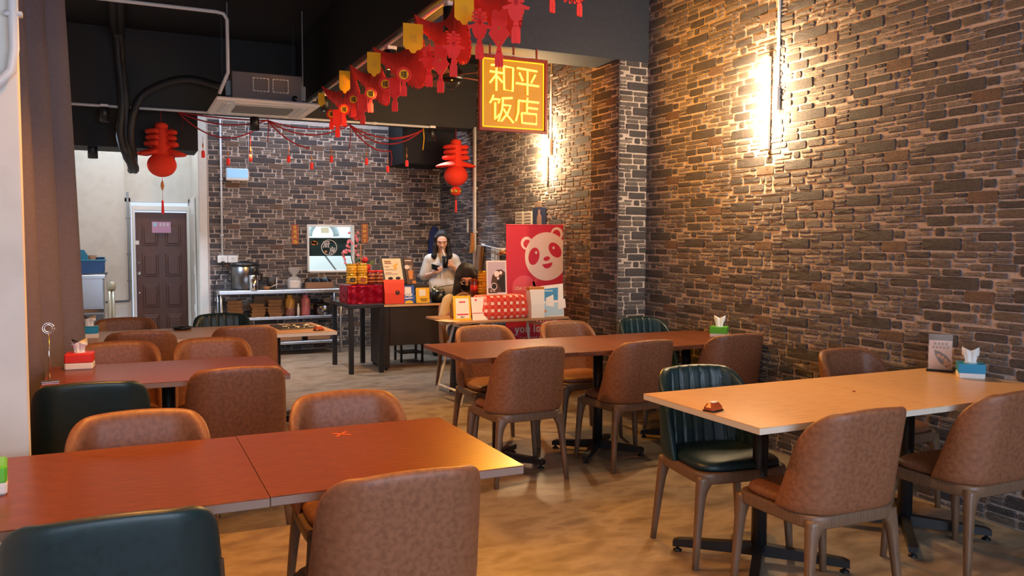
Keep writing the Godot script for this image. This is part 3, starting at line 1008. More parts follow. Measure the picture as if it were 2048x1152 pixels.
# ------------------------------------------------------------------ lamps, signs and what hangs from the ceiling
const GLYPH := {
	"he": [[0.05, 0.95, 0.52, 0.99], [0, 0.71, 0.55, 0.68], [0.27, 0.97, 0.27, 0], [0.26, 0.6, 0, 0.28], [0.3, 0.55, 0.53, 0.33], [0.58, 0.95, 0.98, 0.92, 0.96, 0.03, 0.6, 0.06, 0.58, 0.95]],
	"ping": [[0.05, 1, 0.92, 0.94], [0.5, 0.97, 0.5, 0], [0.14, 0.83, 0.30, 0.52], [0.84, 0.8, 0.66, 0.48], [0, 0.42, 1, 0.37]],
	"fan": [[0.15, 1, 0.08, 0.82, 0, 0.70], [0.13, 0.85, 0.42, 0.85, 0.36, 0.72], [0.22, 0.72, 0.22, 0.08, 0.40, 0.28], [0.5, 0.90, 0.95, 0.95], [0.55, 0.90, 0.52, 0.5, 0.36, 0.02], [0.55, 0.65, 0.88, 0.65, 0.75, 0.35, 0.48, 0.03], [0.58, 0.5, 0.75, 0.25, 1, 0]],
	"dian": [[0.5, 1, 0.5, 0.88], [0.1, 0.87, 1, 0.85], [0.12, 0.87, 0.1, 0.4, 0, 0.08], [0.48, 0.8, 0.48, 0.42], [0.5, 0.62, 0.95, 0.60], [0.25, 0.4, 0.9, 0.39, 0.9, 0.0, 0.27, 0.02, 0.25, 0.4]]}
# small characters for the couplets and medals
const HAN := {
	"sheng": [[0.3, 0.95, 0.12, 0.6], [0.25, 0.72, 0.85, 0.72], [0.2, 0.42, 0.8, 0.42], [0.05, 0.06, 0.95, 0.06], [0.52, 0.98, 0.52, 0.06]],
	"yi": [[0.5, 1, 0.5, 0.92], [0.15, 0.88, 0.85, 0.88], [0.05, 0.75, 0.95, 0.75], [0.25, 0.65, 0.75, 0.65, 0.75, 0.38, 0.25, 0.38, 0.25, 0.65], [0.25, 0.51, 0.75, 0.51], [0.1, 0.25, 0.05, 0.08], [0.35, 0.28, 0.4, 0.05, 0.8, 0.05, 0.8, 0.15], [0.9, 0.28, 0.97, 0.12]],
	"xing": [[0.2, 0.95, 0.2, 0.4], [0.4, 0.95, 0.62, 0.95, 0.62, 0.42], [0.4, 0.95, 0.4, 0.42], [0.45, 0.72, 0.58, 0.72], [0.8, 0.95, 0.8, 0.4], [0.05, 0.36, 0.95, 0.36], [0.35, 0.25, 0.1, 0.03], [0.65, 0.25, 0.9, 0.03]],
	"long": [[0.1, 0.98, 0.1, 0.02], [0.1, 0.95, 0.3, 0.9, 0.18, 0.6, 0.32, 0.4], [0.6, 0.98, 0.4, 0.7], [0.5, 0.85, 0.85, 0.85, 0.45, 0.55], [0.6, 0.75, 0.95, 0.55], [0.4, 0.42, 0.95, 0.42], [0.45, 0.25, 0.9, 0.25], [0.36, 0.04, 0.98, 0.04], [0.67, 0.5, 0.67, 0.04]],
	"zhao": [[0.05, 0.75, 0.38, 0.75], [0.24, 0.98, 0.24, 0.05, 0.12, 0.12], [0.05, 0.35, 0.38, 0.5], [0.5, 0.92, 0.92, 0.92, 0.86, 0.58], [0.68, 0.92, 0.48, 0.55], [0.5, 0.42, 0.9, 0.42, 0.9, 0.05, 0.5, 0.05, 0.5, 0.42]],
	"cai": [[0.08, 0.9, 0.08, 0.35], [0.08, 0.9, 0.38, 0.9, 0.38, 0.35], [0.23, 0.75, 0.2, 0.35, 0.03, 0.05], [0.27, 0.3, 0.42, 0.1], [0.5, 0.72, 0.98, 0.72], [0.8, 0.98, 0.8, 0.06, 0.68, 0.1], [0.78, 0.68, 0.52, 0.3]],
	"jin": [[0.1, 0.92, 0.2, 0.8], [0.02, 0.62, 0.2, 0.62, 0.18, 0.22], [0.02, 0.14, 0.3, 0.14, 0.98, 0.05], [0.38, 0.75, 0.95, 0.75], [0.33, 0.48, 0.98, 0.48], [0.52, 0.92, 0.5, 0.4, 0.38, 0.2], [0.78, 0.95, 0.78, 0.2]],
	"bao": [[0.5, 1, 0.5, 0.9], [0.08, 0.72, 0.08, 0.88, 0.92, 0.88, 0.92, 0.72], [0.2, 0.66, 0.8, 0.66], [0.22, 0.38, 0.78, 0.38], [0.06, 0.06, 0.94, 0.06], [0.5, 0.66, 0.5, 0.06], [0.64, 0.28, 0.74, 0.18]],
	"fu": [[0.2, 0.98, 0.26, 0.88], [0.05, 0.78, 0.36, 0.78, 0.06, 0.4], [0.22, 0.62, 0.22, 0.02], [0.26, 0.5, 0.38, 0.38], [0.46, 0.92, 0.96, 0.92], [0.54, 0.8, 0.88, 0.8, 0.88, 0.62, 0.54, 0.62, 0.54, 0.8], [0.48, 0.48, 0.94, 0.48, 0.94, 0.04, 0.48, 0.04, 0.48, 0.48], [0.71, 0.48, 0.71, 0.04], [0.48, 0.26, 0.94, 0.26]]}

func neon_sign() -> void:
	var c := Vector3(2.752, 2.574, -5.84)
	var n := thing("neon_sign", "square amber neon sign with four glowing Chinese characters, hung under the dark beam", "neon sign", c, 0.0)
	var st := S()
	for b in [[0, 0.278, 0.586, 0.024], [0, -0.278, 0.586, 0.024], [-0.281, 0, 0.024, 0.532], [0.281, 0, 0.024, 0.532]]: box(st, Vector3(b[0], b[1], 0), Vector3(b[2], b[3], 0.03), 0.003)
	obj("frame", st, mats.sign_red, n)
	st = S()
	box(st, Vector3(0, 0, -0.004), Vector3(0.54, 0.534, 0.006))
	obj("back_panel", st, mats.neon_panel, n)
	st = S(true)
	for b in [[-0.258, 0.256, 0.258, 0.256], [0.258, 0.256, 0.258, -0.256], [0.258, -0.256, -0.258, -0.256], [-0.258, -0.256, -0.258, 0.256]]: cyl(st, Vector3(b[0], b[1], 0.006), Vector3(b[2], b[3], 0.006), 0.0035, 6)
	obj("border_tube", st, mats.neon_line, n)
	var cells := {"he": Vector2(-0.105, 0.118), "ping": Vector2(0.115, 0.105), "fan": Vector2(-0.105, -0.118), "dian": Vector2(0.115, -0.118)}
	for g in cells:
		st = S(true)
		for l in GLYPH[g]:
			var pts := []
			for i in range(0, l.size(), 2): pts.append(Vector3(cells[g].x + (l[i] - 0.5) * 0.2, cells[g].y + (l[i + 1] - 0.5) * 0.2, 0.014))
			tube(st, pts, 0.0075, 8)
		obj("character", st, mats.neon_yellow, n)
	st = S(true)
	tube(st, [Vector3(-0.2, 0.3, 0.005), Vector3(-0.05, 0.305, 0.01), Vector3(0.05, 0.288, 0.012), Vector3(0.18, 0.30, 0.005)], 0.003, 6)
	obj("wire", st, mats.white_pvc, n)
	for x in [-0.2, 0.0, 0.2]:
		st = S()
		box(st, Vector3(x, 0.325, 0), Vector3(0.012, 0.09, 0.012))
		obj("hanger", st, mats.sign_red, n)
	var l := AreaLight3D.new()
	l.area_size = Vector2(0.5, 0.5)
	l.light_color = Color(1.0, 0.66, 0.08)
	l.light_energy = SIGN_E
	l.shadow_enabled = true
	l.name = "neon_sign_glow"
	add_child(l)
	l.position = c + Vector3(0, 0, 0.045)
	l.rotation.y = PI
	var l2 := AreaLight3D.new()
	l2.area_size = Vector2(0.5, 0.5)
	l2.light_color = Color(1.0, 0.62, 0.08)
	l2.light_energy = SIGN_E * 0.5
	l2.shadow_enabled = true
	l2.name = "neon_sign_glow_rear"
	add_child(l2)
	l2.position = c + Vector3(0, 0, -0.03)

func led_tube(label: String, z: float) -> void:
	var n := thing("tube_light", label, "lamp", Vector3(XR - 0.012, 2.385, z), 0.0, "vertical light tubes on the stone wall")
	var st := S()
	box(st, Vector3(-0.012, 0, 0), Vector3(0.02, 0.63, 0.026), 0.003)
	obj("fixture", st, mats.white_plastic, n)
	for s in [-1, 1]:
		st = S(true)
		cyl(st, Vector3(-0.038, 0.003 * s, 0), Vector3(-0.038, 0.305 * s, 0), 0.0155, 14)
		obj("tube", st, mats.led_white, n)
	st = S()
	for y in [-0.309, 0.309]: box(st, Vector3(-0.036, y, 0), Vector3(0.036, 0.012, 0.032), 0.003)
	obj("end_cap", st, mats.white_plastic, n)
	st = S()
	box(st, Vector3(-0.01, 0.02, 0.075), Vector3(0.04, 0.17, 0.04), 0.005)
	obj("switch_box", st, mats.white_plastic, n)
	for y in [-0.2, 0.0, 0.2]:
		var l := OmniLight3D.new()
		l.light_color = Color(1.0, 0.86, 0.66)
		l.light_energy = TUBE_E
		l.light_size = 0.03
		l.omni_range = 14.0
		l.omni_attenuation = 2.0
		l.shadow_enabled = true
		l.name = "tube_glow"
		add_child(l, true)
		l.position = Vector3(XR - 0.15, 2.385 + y, z)
	st = S(true)
	cyl(st, Vector3(XR - 0.014, 2.48, z + 0.075), Vector3(XR - 0.014, CEIL - 0.01, z + 0.075), 0.011, 10)
	for y in [2.75, 3.15]: box(st, Vector3(XR - 0.012, y, z + 0.075), Vector3(0.022, 0.02, 0.036))
	tag(obj("wall_conduit", st, mats.white_pvc), "white conduit running up the stone wall from the " + ("nearer" if z > -5 else "farther") + " light tube", "conduit")

func spot(label: String, at: Vector3, warm: bool, energy: float, cap := true, angle := 38.0, col := Color.BLACK) -> void:
	# at: the lower rim of the can
	var n := thing("spotlight", label, "lamp", at, 0.0, "black can spotlights")
	var st := S(true)
	lathe(st, [[0.0, 0.15], [0.046, 0.15], [0.05, 0.146], [0.05, 0.0], [0.044, 0.0], [0.043, 0.018], [0.0, 0.018]], 24)
	obj("can", st, mats.black_metal, n)
	st = S(true)
	lathe(st, [[0.0, 0.012], [0.04, 0.012], [0.041, 0.016], [0.0, 0.016]], 24)
	obj("lens", st, mats.spot_warm if warm else mats.spot_white, n)
	if cap:
		st = S()
		box(st, Vector3(0, 0.165, 0), Vector3(0.075, 0.03, 0.075), 0.005)
		obj("cap", st, mats.white_plastic, n)
	var l := SpotLight3D.new()
	l.light_color = Color(1.0, 0.76, 0.46) if warm else Color(0.80, 0.89, 1.0)
	if col != Color.BLACK: l.light_color = col
	l.light_energy = energy
	l.light_size = 0.035
	l.spot_angle = angle
	l.spot_angle_attenuation = 0.6
	l.spot_range = 12.0
	l.spot_attenuation = 2.0
	l.shadow_enabled = true
	l.name = "spot_glow"
	add_child(l, true)
	l.position = at + Vector3(0, 0.004, 0)
	l.rotation.x = -PI / 2

func lights_fittings() -> void:
	neon_sign()
	led_tube("vertical glowing light tube on the near stone wall above the oak table", -4.39)
	led_tube("vertical glowing light tube on the recessed wall behind the neon sign", -7.66)
	# rail with its spots
	var st := S(true)
	cyl(st, Vector3(1.83, 2.925, -1.0), Vector3(1.83, 2.925, -9.58), 0.013, 10)
	for z in [-3.0, -4.3, -5.5, -6.6, -7.4, -8.8]: box(st, Vector3(1.83, 2.925, z), Vector3(0.032, 0.034, 0.02))
	tag(obj("rail_conduit", st, mats.white_pvc), "white conduit running along under the long black beam, carrying the spotlights", "conduit")
	spot("warm spotlight under the long beam, cut by the top of the picture", Vector3(1.86, 2.735, -4.86), true, SPOT_E)
	spot("glowing warm spotlight among the red garland, second under the long beam", Vector3(1.86, 2.735, -6.14), true, SPOT_E)
	spot("warm spotlight under the long beam, third counted from the top", Vector3(1.86, 2.735, -7.48), true, SPOT_E)
	spot("spotlight under the long beam, beside the ceiling air conditioner", Vector3(1.84, 2.735, -8.38), false, SPOT_E * 0.6)
	for z in [-3.4, -1.9]: spot("warm spotlight under the long beam above the right front tables" + (" (farther one)" if z < -3 else " (nearer one)"), Vector3(1.86, 2.735, z), true, SPOT_E * 0.4, true, 50.0)
	st = S(true)
	cyl(st, Vector3(0.25, 2.99, -1.0), Vector3(0.25, 2.99, -4.2), 0.013, 10)
	for z in [-1.2, -2.6, -4.0]: cyl(st, Vector3(0.25, 2.99, z), Vector3(0.25, CEIL, z), 0.006, 8)
	tag(obj("rail_conduit", st, mats.white_pvc), "white conduit hung over the left front tables, above the picture", "conduit")
	for z in [-1.5, -2.75, -3.95]: spot("warm spotlight over the left front tables, above the picture, " + ("nearest to us" if z > -2 else "middle of three" if z > -3 else "farthest of three"), Vector3(0.25, 2.80, z), true, SPOT_E * (1.0 if z < -3.0 else 0.38), true, 50.0 if z > -3.0 else 66.0, Color(1.0, 0.66, 0.30))
	# far conduit with its spots
	st = S(true)
	cyl(st, Vector3(-0.98, 2.825, -9.59), Vector3(3.44, 2.825, -9.59), 0.014, 10)
	for x in [-0.17, 0.88, 2.7]: box(st, Vector3(x, 2.825, -9.59), Vector3(0.05, 0.034, 0.034), 0.004)
	tag(obj("cross_conduit", st, mats.white_pvc), "long white conduit crossing the room under the far grey beam", "conduit")
	spot("spotlight on the far conduit at its left end, left of the black cables", Vector3(-0.17, 2.66, -9.59), false, SPOT_E * 0.6, true, 50.0)
	spot("spotlight on the far conduit, glowing orange behind the red streamers", Vector3(1.33, 2.66, -9.59), true, SPOT_E * 0.6)
	spot("spotlight at the right end of the far conduit", Vector3(3.42, 2.66, -9.59), false, SPOT_E * 0.5, true, 50.0)
	spot("small spotlight against the white rear wall, left of the black cables", Vector3(-0.30, 2.315, -10.0), false, SPOT_E * 0.4, false, 55)
	spot("small spotlight against the white rear wall, half hidden by the left red lantern", Vector3(0.47, 2.315, -10.0), false, SPOT_E * 0.5, false, 55)
	# fluorescent batten that lights the white corner, hidden above the soffit's lower edge
	var b := thing("ceiling_batten", "white batten lamp on the rear ceiling above the brown door", "lamp", Vector3(0.1, 3.6, -11.2))
	st = S()
	box(st, Vector3(0, 0.02, 0), Vector3(1.2, 0.05, 0.09), 0.006)
	obj("housing", st, mats.white_plastic, b)
	st = S()
	box(st, Vector3(0, -0.02, 0), Vector3(1.16, 0.03, 0.06), 0.01)
	obj("tube_lens", st, mats.led_cool, b)
	# a second batten above the hatch, behind the far grey beam
	b = thing("ceiling_batten", "white batten lamp behind the far grey beam, above the kitchen hatch", "lamp", Vector3(2.1, 3.45, -10.25))
	st = S()
	box(st, Vector3(0, 0.02, 0), Vector3(2.4, 0.05, 0.09), 0.006)
	box(st, Vector3(-0.8, 0.12, 0), Vector3(0.03, 0.16, 0.03))
	box(st, Vector3(0.8, 0.12, 0), Vector3(0.03, 0.16, 0.03))
	obj("housing", st, mats.white_plastic, b)
	st = S()
	box(st, Vector3(0, -0.02, 0), Vector3(2.36, 0.03, 0.06), 0.01)
	obj("tube_lens", st, mats.led_cool, b)
	area_lamp("hatch_batten_glow", Vector3(2.1, 3.40, -10.25), Vector2(2.3, 0.08), Color(0.80, 0.88, 1.0), HATCH_E, Basis(Vector3.RIGHT, -PI / 2))
	area_lamp("batten_glow", Vector3(0.1, 3.55, -11.2), Vector2(1.1, 0.08), Color(0.94, 0.97, 1.0), BATTEN_E, Basis(Vector3.RIGHT, -PI / 2))
	# air conditioner cassette
	var n := thing("air_conditioner", "grey ceiling cassette air conditioner with white louvred panel", "air conditioner", Vector3(1.245, 2.73, -8.43))
	st = S()
	box(st, Vector3(0, 0, 0), Vector3(0.95, 0.03, 0.95), 0.012)
	obj("panel", st, mats.white_plastic, n)
	st = S()
	for i in 7: box(st, Vector3(0, -0.019, -0.2 + i * 0.062), Vector3(0.54, 0.012, 0.03), 0.003, Basis(Vector3.RIGHT, 0.5))
	obj("intake_grille", st, mats.grey_pvc, n)
	for k in 4:
		st = S()
		var bs := Basis(Vector3.UP, PI / 2 * k)
		box(st, bs * Vector3(0, -0.018, 0.39), Vector3(0.62, 0.008, 0.012), 0.002, bs)
		box(st, bs * Vector3(0, -0.018, 0.345), Vector3(0.6, 0.012, 0.05), 0.003, bs)
		obj("louvre", st, mats.white_pvc, n)
	st = S()
	box(st, Vector3(0.0, 0.155, 0.02), Vector3(0.64, 0.25, 0.64), 0.006)
	obj("body", st, mats.body_grey, n)
	st = S()
	for cx in [-0.06, 0.12]:
		for sd in 4:
			for i in 5:
				var u := -0.06 + i * 0.03
				if sd < 2: box(st, Vector3(cx + u, 0.17 + (0.06 if sd == 0 else -0.06), 0.343), Vector3(0.02, 0.006, 0.004))
				else: box(st, Vector3(cx + (0.07 if sd == 2 else -0.07), 0.17 + u * 0.85, 0.343), Vector3(0.006, 0.018, 0.004))
	obj("knockout_mark", st, mats.white_paper, n)
	st = S(true)
	cyl(st, Vector3(0.25, 0.06, 0.34), Vector3(0.25, 0.06, 0.37), 0.026, 16)
	obj("drain_port", st, mats.black_plastic, n)
	for x in [-0.345, 0.345]:
		for z in [-0.25, 0.25]:
			st = S()
			box(st, Vector3(x, 0.13, z), Vector3(0.05, 0.14, 0.03), 0.004)
			box(st, Vector3(x, 0.55, z), Vector3(0.01, 0.75, 0.01))
			obj("hanger", st, mats.grey_pvc if z > 0 else mats.black_metal, n)
	st = S(true)
	tube(st, [Vector3(-0.98, 3.47, -7.9), Vector3(-0.08, 3.48, -7.9), Vector3(0.78, 3.48, -7.9), Vector3(0.84, 3.47, -7.9), Vector3(0.87, 3.42, -7.9), Vector3(0.87, 3.2, -7.9), Vector3(0.87, 2.95, -7.9), Vector3(0.85, 2.90, -7.93), Vector3(0.80, 2.77, -7.98)], 0.016, 10)
	tag(obj("drain_pipe", st, mats.white_pvc), "white pipe bending down to the left side of the air conditioner", "pipe")
	# bundle of wrapped cables
	st = S(true)
	var r := RandomNumberGenerator.new(); r.seed = 5
	var paths := [[Vector3(0.0, 3.56, -6.3), Vector3(0.0, 3.56, -9.0), Vector3(0.0, 3.52, -9.4), Vector3(0.0, 3.3, -9.5), Vector3(0.03, 2.95, -9.5), Vector3(0.03, 2.5, -9.55), Vector3(0.06, 2.32, -9.55), Vector3(0.11, 2.22, -9.75), Vector3(0.11, 2.2, -9.98)],
		[Vector3(-0.06, 3.56, -6.3), Vector3(-0.06, 3.56, -9.0), Vector3(-0.04, 3.52, -9.4), Vector3(-0.02, 3.2, -9.48), Vector3(0.0, 2.9, -9.5), Vector3(-0.03, 2.52, -9.53), Vector3(0.02, 2.33, -9.54), Vector3(0.07, 2.23, -9.75), Vector3(0.07, 2.2, -9.98)],
		[Vector3(0.93, 3.05, -9.2), Vector3(0.65, 3.12, -9.3), Vector3(0.42, 3.08, -9.4), Vector3(0.2, 2.95, -9.5), Vector3(0.10, 2.75, -9.5), Vector3(0.07, 2.5, -9.52), Vector3(0.1, 2.32, -9.6)]]
	for p in paths:
		var sm := []
		for i in p.size() - 1:
			for k in 5:
				var a: Vector3 = p[max(i - 1, 0)]; var d: Vector3 = p[min(i + 2, p.size() - 1)]
				sm.append(p[i].cubic_interpolate(p[i + 1], a, d, k / 5.0) + Vector3(r.randf_range(-1, 1), 0, 0) * 0.003)
		sm.append(p[-1])
		tube(st, sm, 0.038, 10)
	tag(obj("cable_bundle", st, mats.cable_wrap), "black wrapped cables hanging down and branching to the air conditioner", "cables")
	st = S()
	box(st, Vector3(0.09, 2.28, -10.0), Vector3(0.1, 0.16, 0.04), 0.004)
	tag(obj("cable_bracket", st, mats.black_metal), "black bracket at the lower end of the hanging black cables", "bracket")
	# wall conduits
	st = S(true)
	cyl(st, Vector3(1.097, 1.2, ZB + 0.022), Vector3(1.097, 2.95, ZB + 0.022), 0.013, 10)
	for y in [1.5, 2.2]: box(st, Vector3(1.097, y, ZB + 0.02), Vector3(0.04, 0.016, 0.03))
	tag(obj("wall_conduit", st, mats.white_pvc), "thin white conduit down the back wall to the socket box", "conduit")
	st = S(true)
	for z in [-9.62, -9.585]: cyl(st, Vector3(XR - 0.03, 0.4, z), Vector3(XR - 0.03, 2.86, z), 0.016, 10)
	for y in [0.8, 1.55, 2.1]: box(st, Vector3(XR - 0.02, y, -9.60), Vector3(0.03, 0.016, 0.1))
	tag(obj("wall_conduit", st, mats.white_pvc), "double white conduit down the recessed stone wall, below the neon sign's left edge", "conduit")
	st = S(true)
	tube(st, [Vector3(-0.31, 3.6, -3.1), Vector3(-0.31, 2.05, -3.1), Vector3(-0.32, 1.98, -3.1), Vector3(-0.36, 1.93, -3.1), Vector3(-0.5, 1.92, -3.1)], 0.015, 10)
	for y in [2.16, 2.9]: box(st, Vector3(-0.31, y, -3.105), Vector3(0.05, 0.014, 0.03))
	tag(obj("pier_conduit", st, mats.white_pvc), "white conduit bending along the near white pier at the left edge", "conduit")
	# ceiling fan
	n = thing("ceiling_fan", "dark ceiling fan with a glass bowl, half hidden by the red garland", "fan", Vector3(2.98, 3.05, -7.8), 0.3)
	st = S(true)
	lathe(st, [[0.0, -0.10], [0.05, -0.095], [0.10, -0.06], [0.125, -0.01], [0.12, 0.0], [0.0, 0.0]], 24)
	obj("glass_bowl", st, mats.smoked, n)
	st = S(true)
	lathe(st, [[0.0, 0.0], [0.12, 0.0], [0.13, 0.02], [0.12, 0.08], [0.06, 0.12], [0.03, 0.2], [0.02, 0.22], [0.02, 0.6], [0.0, 0.6]], 24)
	obj("motor", st, mats.black_metal, n)
	for k in 5:
		st = S()
		var poly := PackedVector2Array([Vector2(0.12, -0.035), Vector2(0.3, -0.065), Vector2(0.56, -0.07), Vector2(0.6, -0.03), Vector2(0.6, 0.03), Vector2(0.56, 0.065), Vector2(0.3, 0.06), Vector2(0.12, 0.03)])
		slab(st, poly, 0.008, Transform3D(Basis(Vector3.UP, TAU / 5 * k) * Basis(Vector3.RIGHT, -PI / 2 + 0.2), Vector3(0, 0.04, 0)))
		obj("blade", st, mats.fan_blade, n)
	# emergency light
	n = thing("emergency_light", "white emergency light with a pale blue reflecting cover on the dark back wall", "lamp", Vector3(1.29, 2.263, ZB + 0.03))
	st = S()
	box(st, Vector3(0, 0, 0), Vector3(0.275, 0.155, 0.05), 0.014)
	obj("housing", st, mats.white_plastic, n)
	st = S()
	box(st, Vector3(0, 0.012, 0.022), Vector3(0.25, 0.115, 0.014), 0.004)
	obj("cover", st, mats.exit_panel, n)
	st = S(true)
	tube(st, [Vector3(0.13, 0.07, 0.0), Vector3(0.145, 0.25, -0.01), Vector3(0.145, 0.6, -0.012)], 0.003, 6)
	obj("cord", st, mats.white_pvc, n)

# one side of a tissue tier: a profile swept through part of a turn, in pleats
func fan_lobe(st: SurfaceTool, prof: Array, side: float) -> void:
	var loops := []
	for i in 21:
		var a := side + lerpf(-0.95, 0.95, i / 20.0)
		var w := 1.0 + (0.035 if i % 2 == 0 else -0.035)
		var L := []
		for q in prof: L.append(Vector3(cos(a) * q[0] * w, q[1], sin(a) * q[0] * w))
		loops.append(L)
	loft(st, loops)

# a honeycomb paper lantern: rings of pleated tissue on one axis
func lantern(label: String, at: Vector3, small: bool) -> void:
	var n := thing("paper_lantern", label, "paper lantern", at, 0.2, "")
	var st := S(true)
	var k := 1.0
	lathe(st, [[0.0, 0.0], [0.03, -0.002], [0.058, -0.018], [0.068, -0.04], [0.062, -0.07], [0.055, -0.072]], 36, Vector3.ZERO, 0.04)
	obj("crown", st, mats.honeycomb_red, n)
	st = S(true)
	lathe(st, [[0.055, -0.06], [0.072, -0.09], [0.064, -0.128], [0.072, -0.16], [0.064, -0.195], [0.076, -0.24], [0.085, -0.28], [0.1, -0.335], [0.09, -0.35]], 36, Vector3.ZERO, 0.05)
	obj("core", st, mats.honeycomb_red, n)
	for side in [0.0, PI]:
		for q in [[-0.076, 0.158, 0.052], [-0.139, 0.152, 0.054], [-0.204, 0.17, 0.058]]:
			st = S(true)
			var y: float = q[0]; var r: float = q[1]; var h: float = q[2]
			fan_lobe(st, [[0.03, y - h * 0.1], [r * 0.8, y], [r * 0.97, y - h * 0.22], [r, y - h * 0.5], [r * 0.97, y - h * 0.8], [r * 0.8, y - h], [0.03, y - h * 0.9]], side)
			obj("tier", st, mats.honeycomb_red, n)
		st = S(true)
		fan_lobe(st, [[0.04, -0.268], [0.10, -0.28], [0.2, -0.315], [0.245, -0.338], [0.238, -0.352], [0.18, -0.355], [0.11, -0.345], [0.04, -0.335]], side)
		obj("wing", st, mats.honeycomb_red, n)
	st = S(true)
	var prof := []
	for i in 15:
		var a := PI * i / 14.0
		prof.append([max(0.002, sin(a) * 0.145), -0.455 + cos(a) * 0.13])
	lathe(st, prof, 44, Vector3.ZERO, 0.03)
	obj("ball", st, mats.honeycomb_red, n)
	st = S(true)
	cyl(st, Vector3(0, 0, 0), Vector3(0, 0.13, 0), 0.002, 6)
	obj("cord", st, mats.felt_dark_red, n)
	st = S(true)
	cyl(st, Vector3(0, -0.58, 0), Vector3(0, -0.90, 0), 0.002, 6)
	obj("cord", st, mats.felt_dark_red, n)
	if small:
		st = S(true)
		lathe(st, [[0.0, -0.59], [0.035, -0.595], [0.062, -0.62], [0.068, -0.65], [0.06, -0.68], [0.035, -0.7], [0.0, -0.705]], 20, Vector3.ZERO, 0.05)
		obj("small_ball", st, mats.honeycomb_red, n)
		st = S(true)
		for i in 6: lathe(st, [[0.0, -0.62], [0.02, -0.63], [0.026, -0.65], [0.02, -0.67], [0.0, -0.68]], 10, Vector3(cos(i * 1.05) * 0.052, 0, sin(i * 1.05) * 0.052))
		obj("gold_flower", st, mats.gold_foil, n)
	else:
		st = S(true)
		lathe(st, [[0.0, -0.615], [0.012, -0.64], [0.02, -0.675], [0.012, -0.71], [0.0, -0.735]], 12)
		obj("spindle", st, mats.gold_thread, n)
	st = S(true)
	var y0 := -0.76 if small else -0.83
	lathe(st, [[0.004, y0], [0.012, y0 - 0.02], [0.010, y0 - 0.04], [0.014, y0 - 0.15], [0.0, y0 - 0.155]], 12, Vector3.ZERO, 0.15)
	obj("tassel", st, mats.felt_red, n)

func tassel_shape(st: SurfaceTool, c: Vector2, h: float, xf: Transform3D) -> void:
	var w := h * 0.42
	slab(st, disc(w * 0.32, 12, 1.0, c + Vector2(0, -w * 0.25)), 0.005, xf)
	slab(st, PackedVector2Array([c + Vector2(-w * 0.28, -w * 0.4), c + Vector2(w * 0.28, -w * 0.4), c + Vector2(w * 0.5, -h * 0.4), c + Vector2(w * 0.5, -h * 0.93), c + Vector2(w * 0.3, -h), c + Vector2(w * 0.17, -h * 0.92), c + Vector2(0, -h), c + Vector2(-w * 0.17, -h * 0.92), c + Vector2(-w * 0.3, -h), c + Vector2(-w * 0.5, -h * 0.93), c + Vector2(-w * 0.5, -h * 0.4)]), 0.005, xf)
	slab(st, rect(w * 0.05, h * 0.5, c + Vector2(0, -h * 0.7)), 0.008, xf)

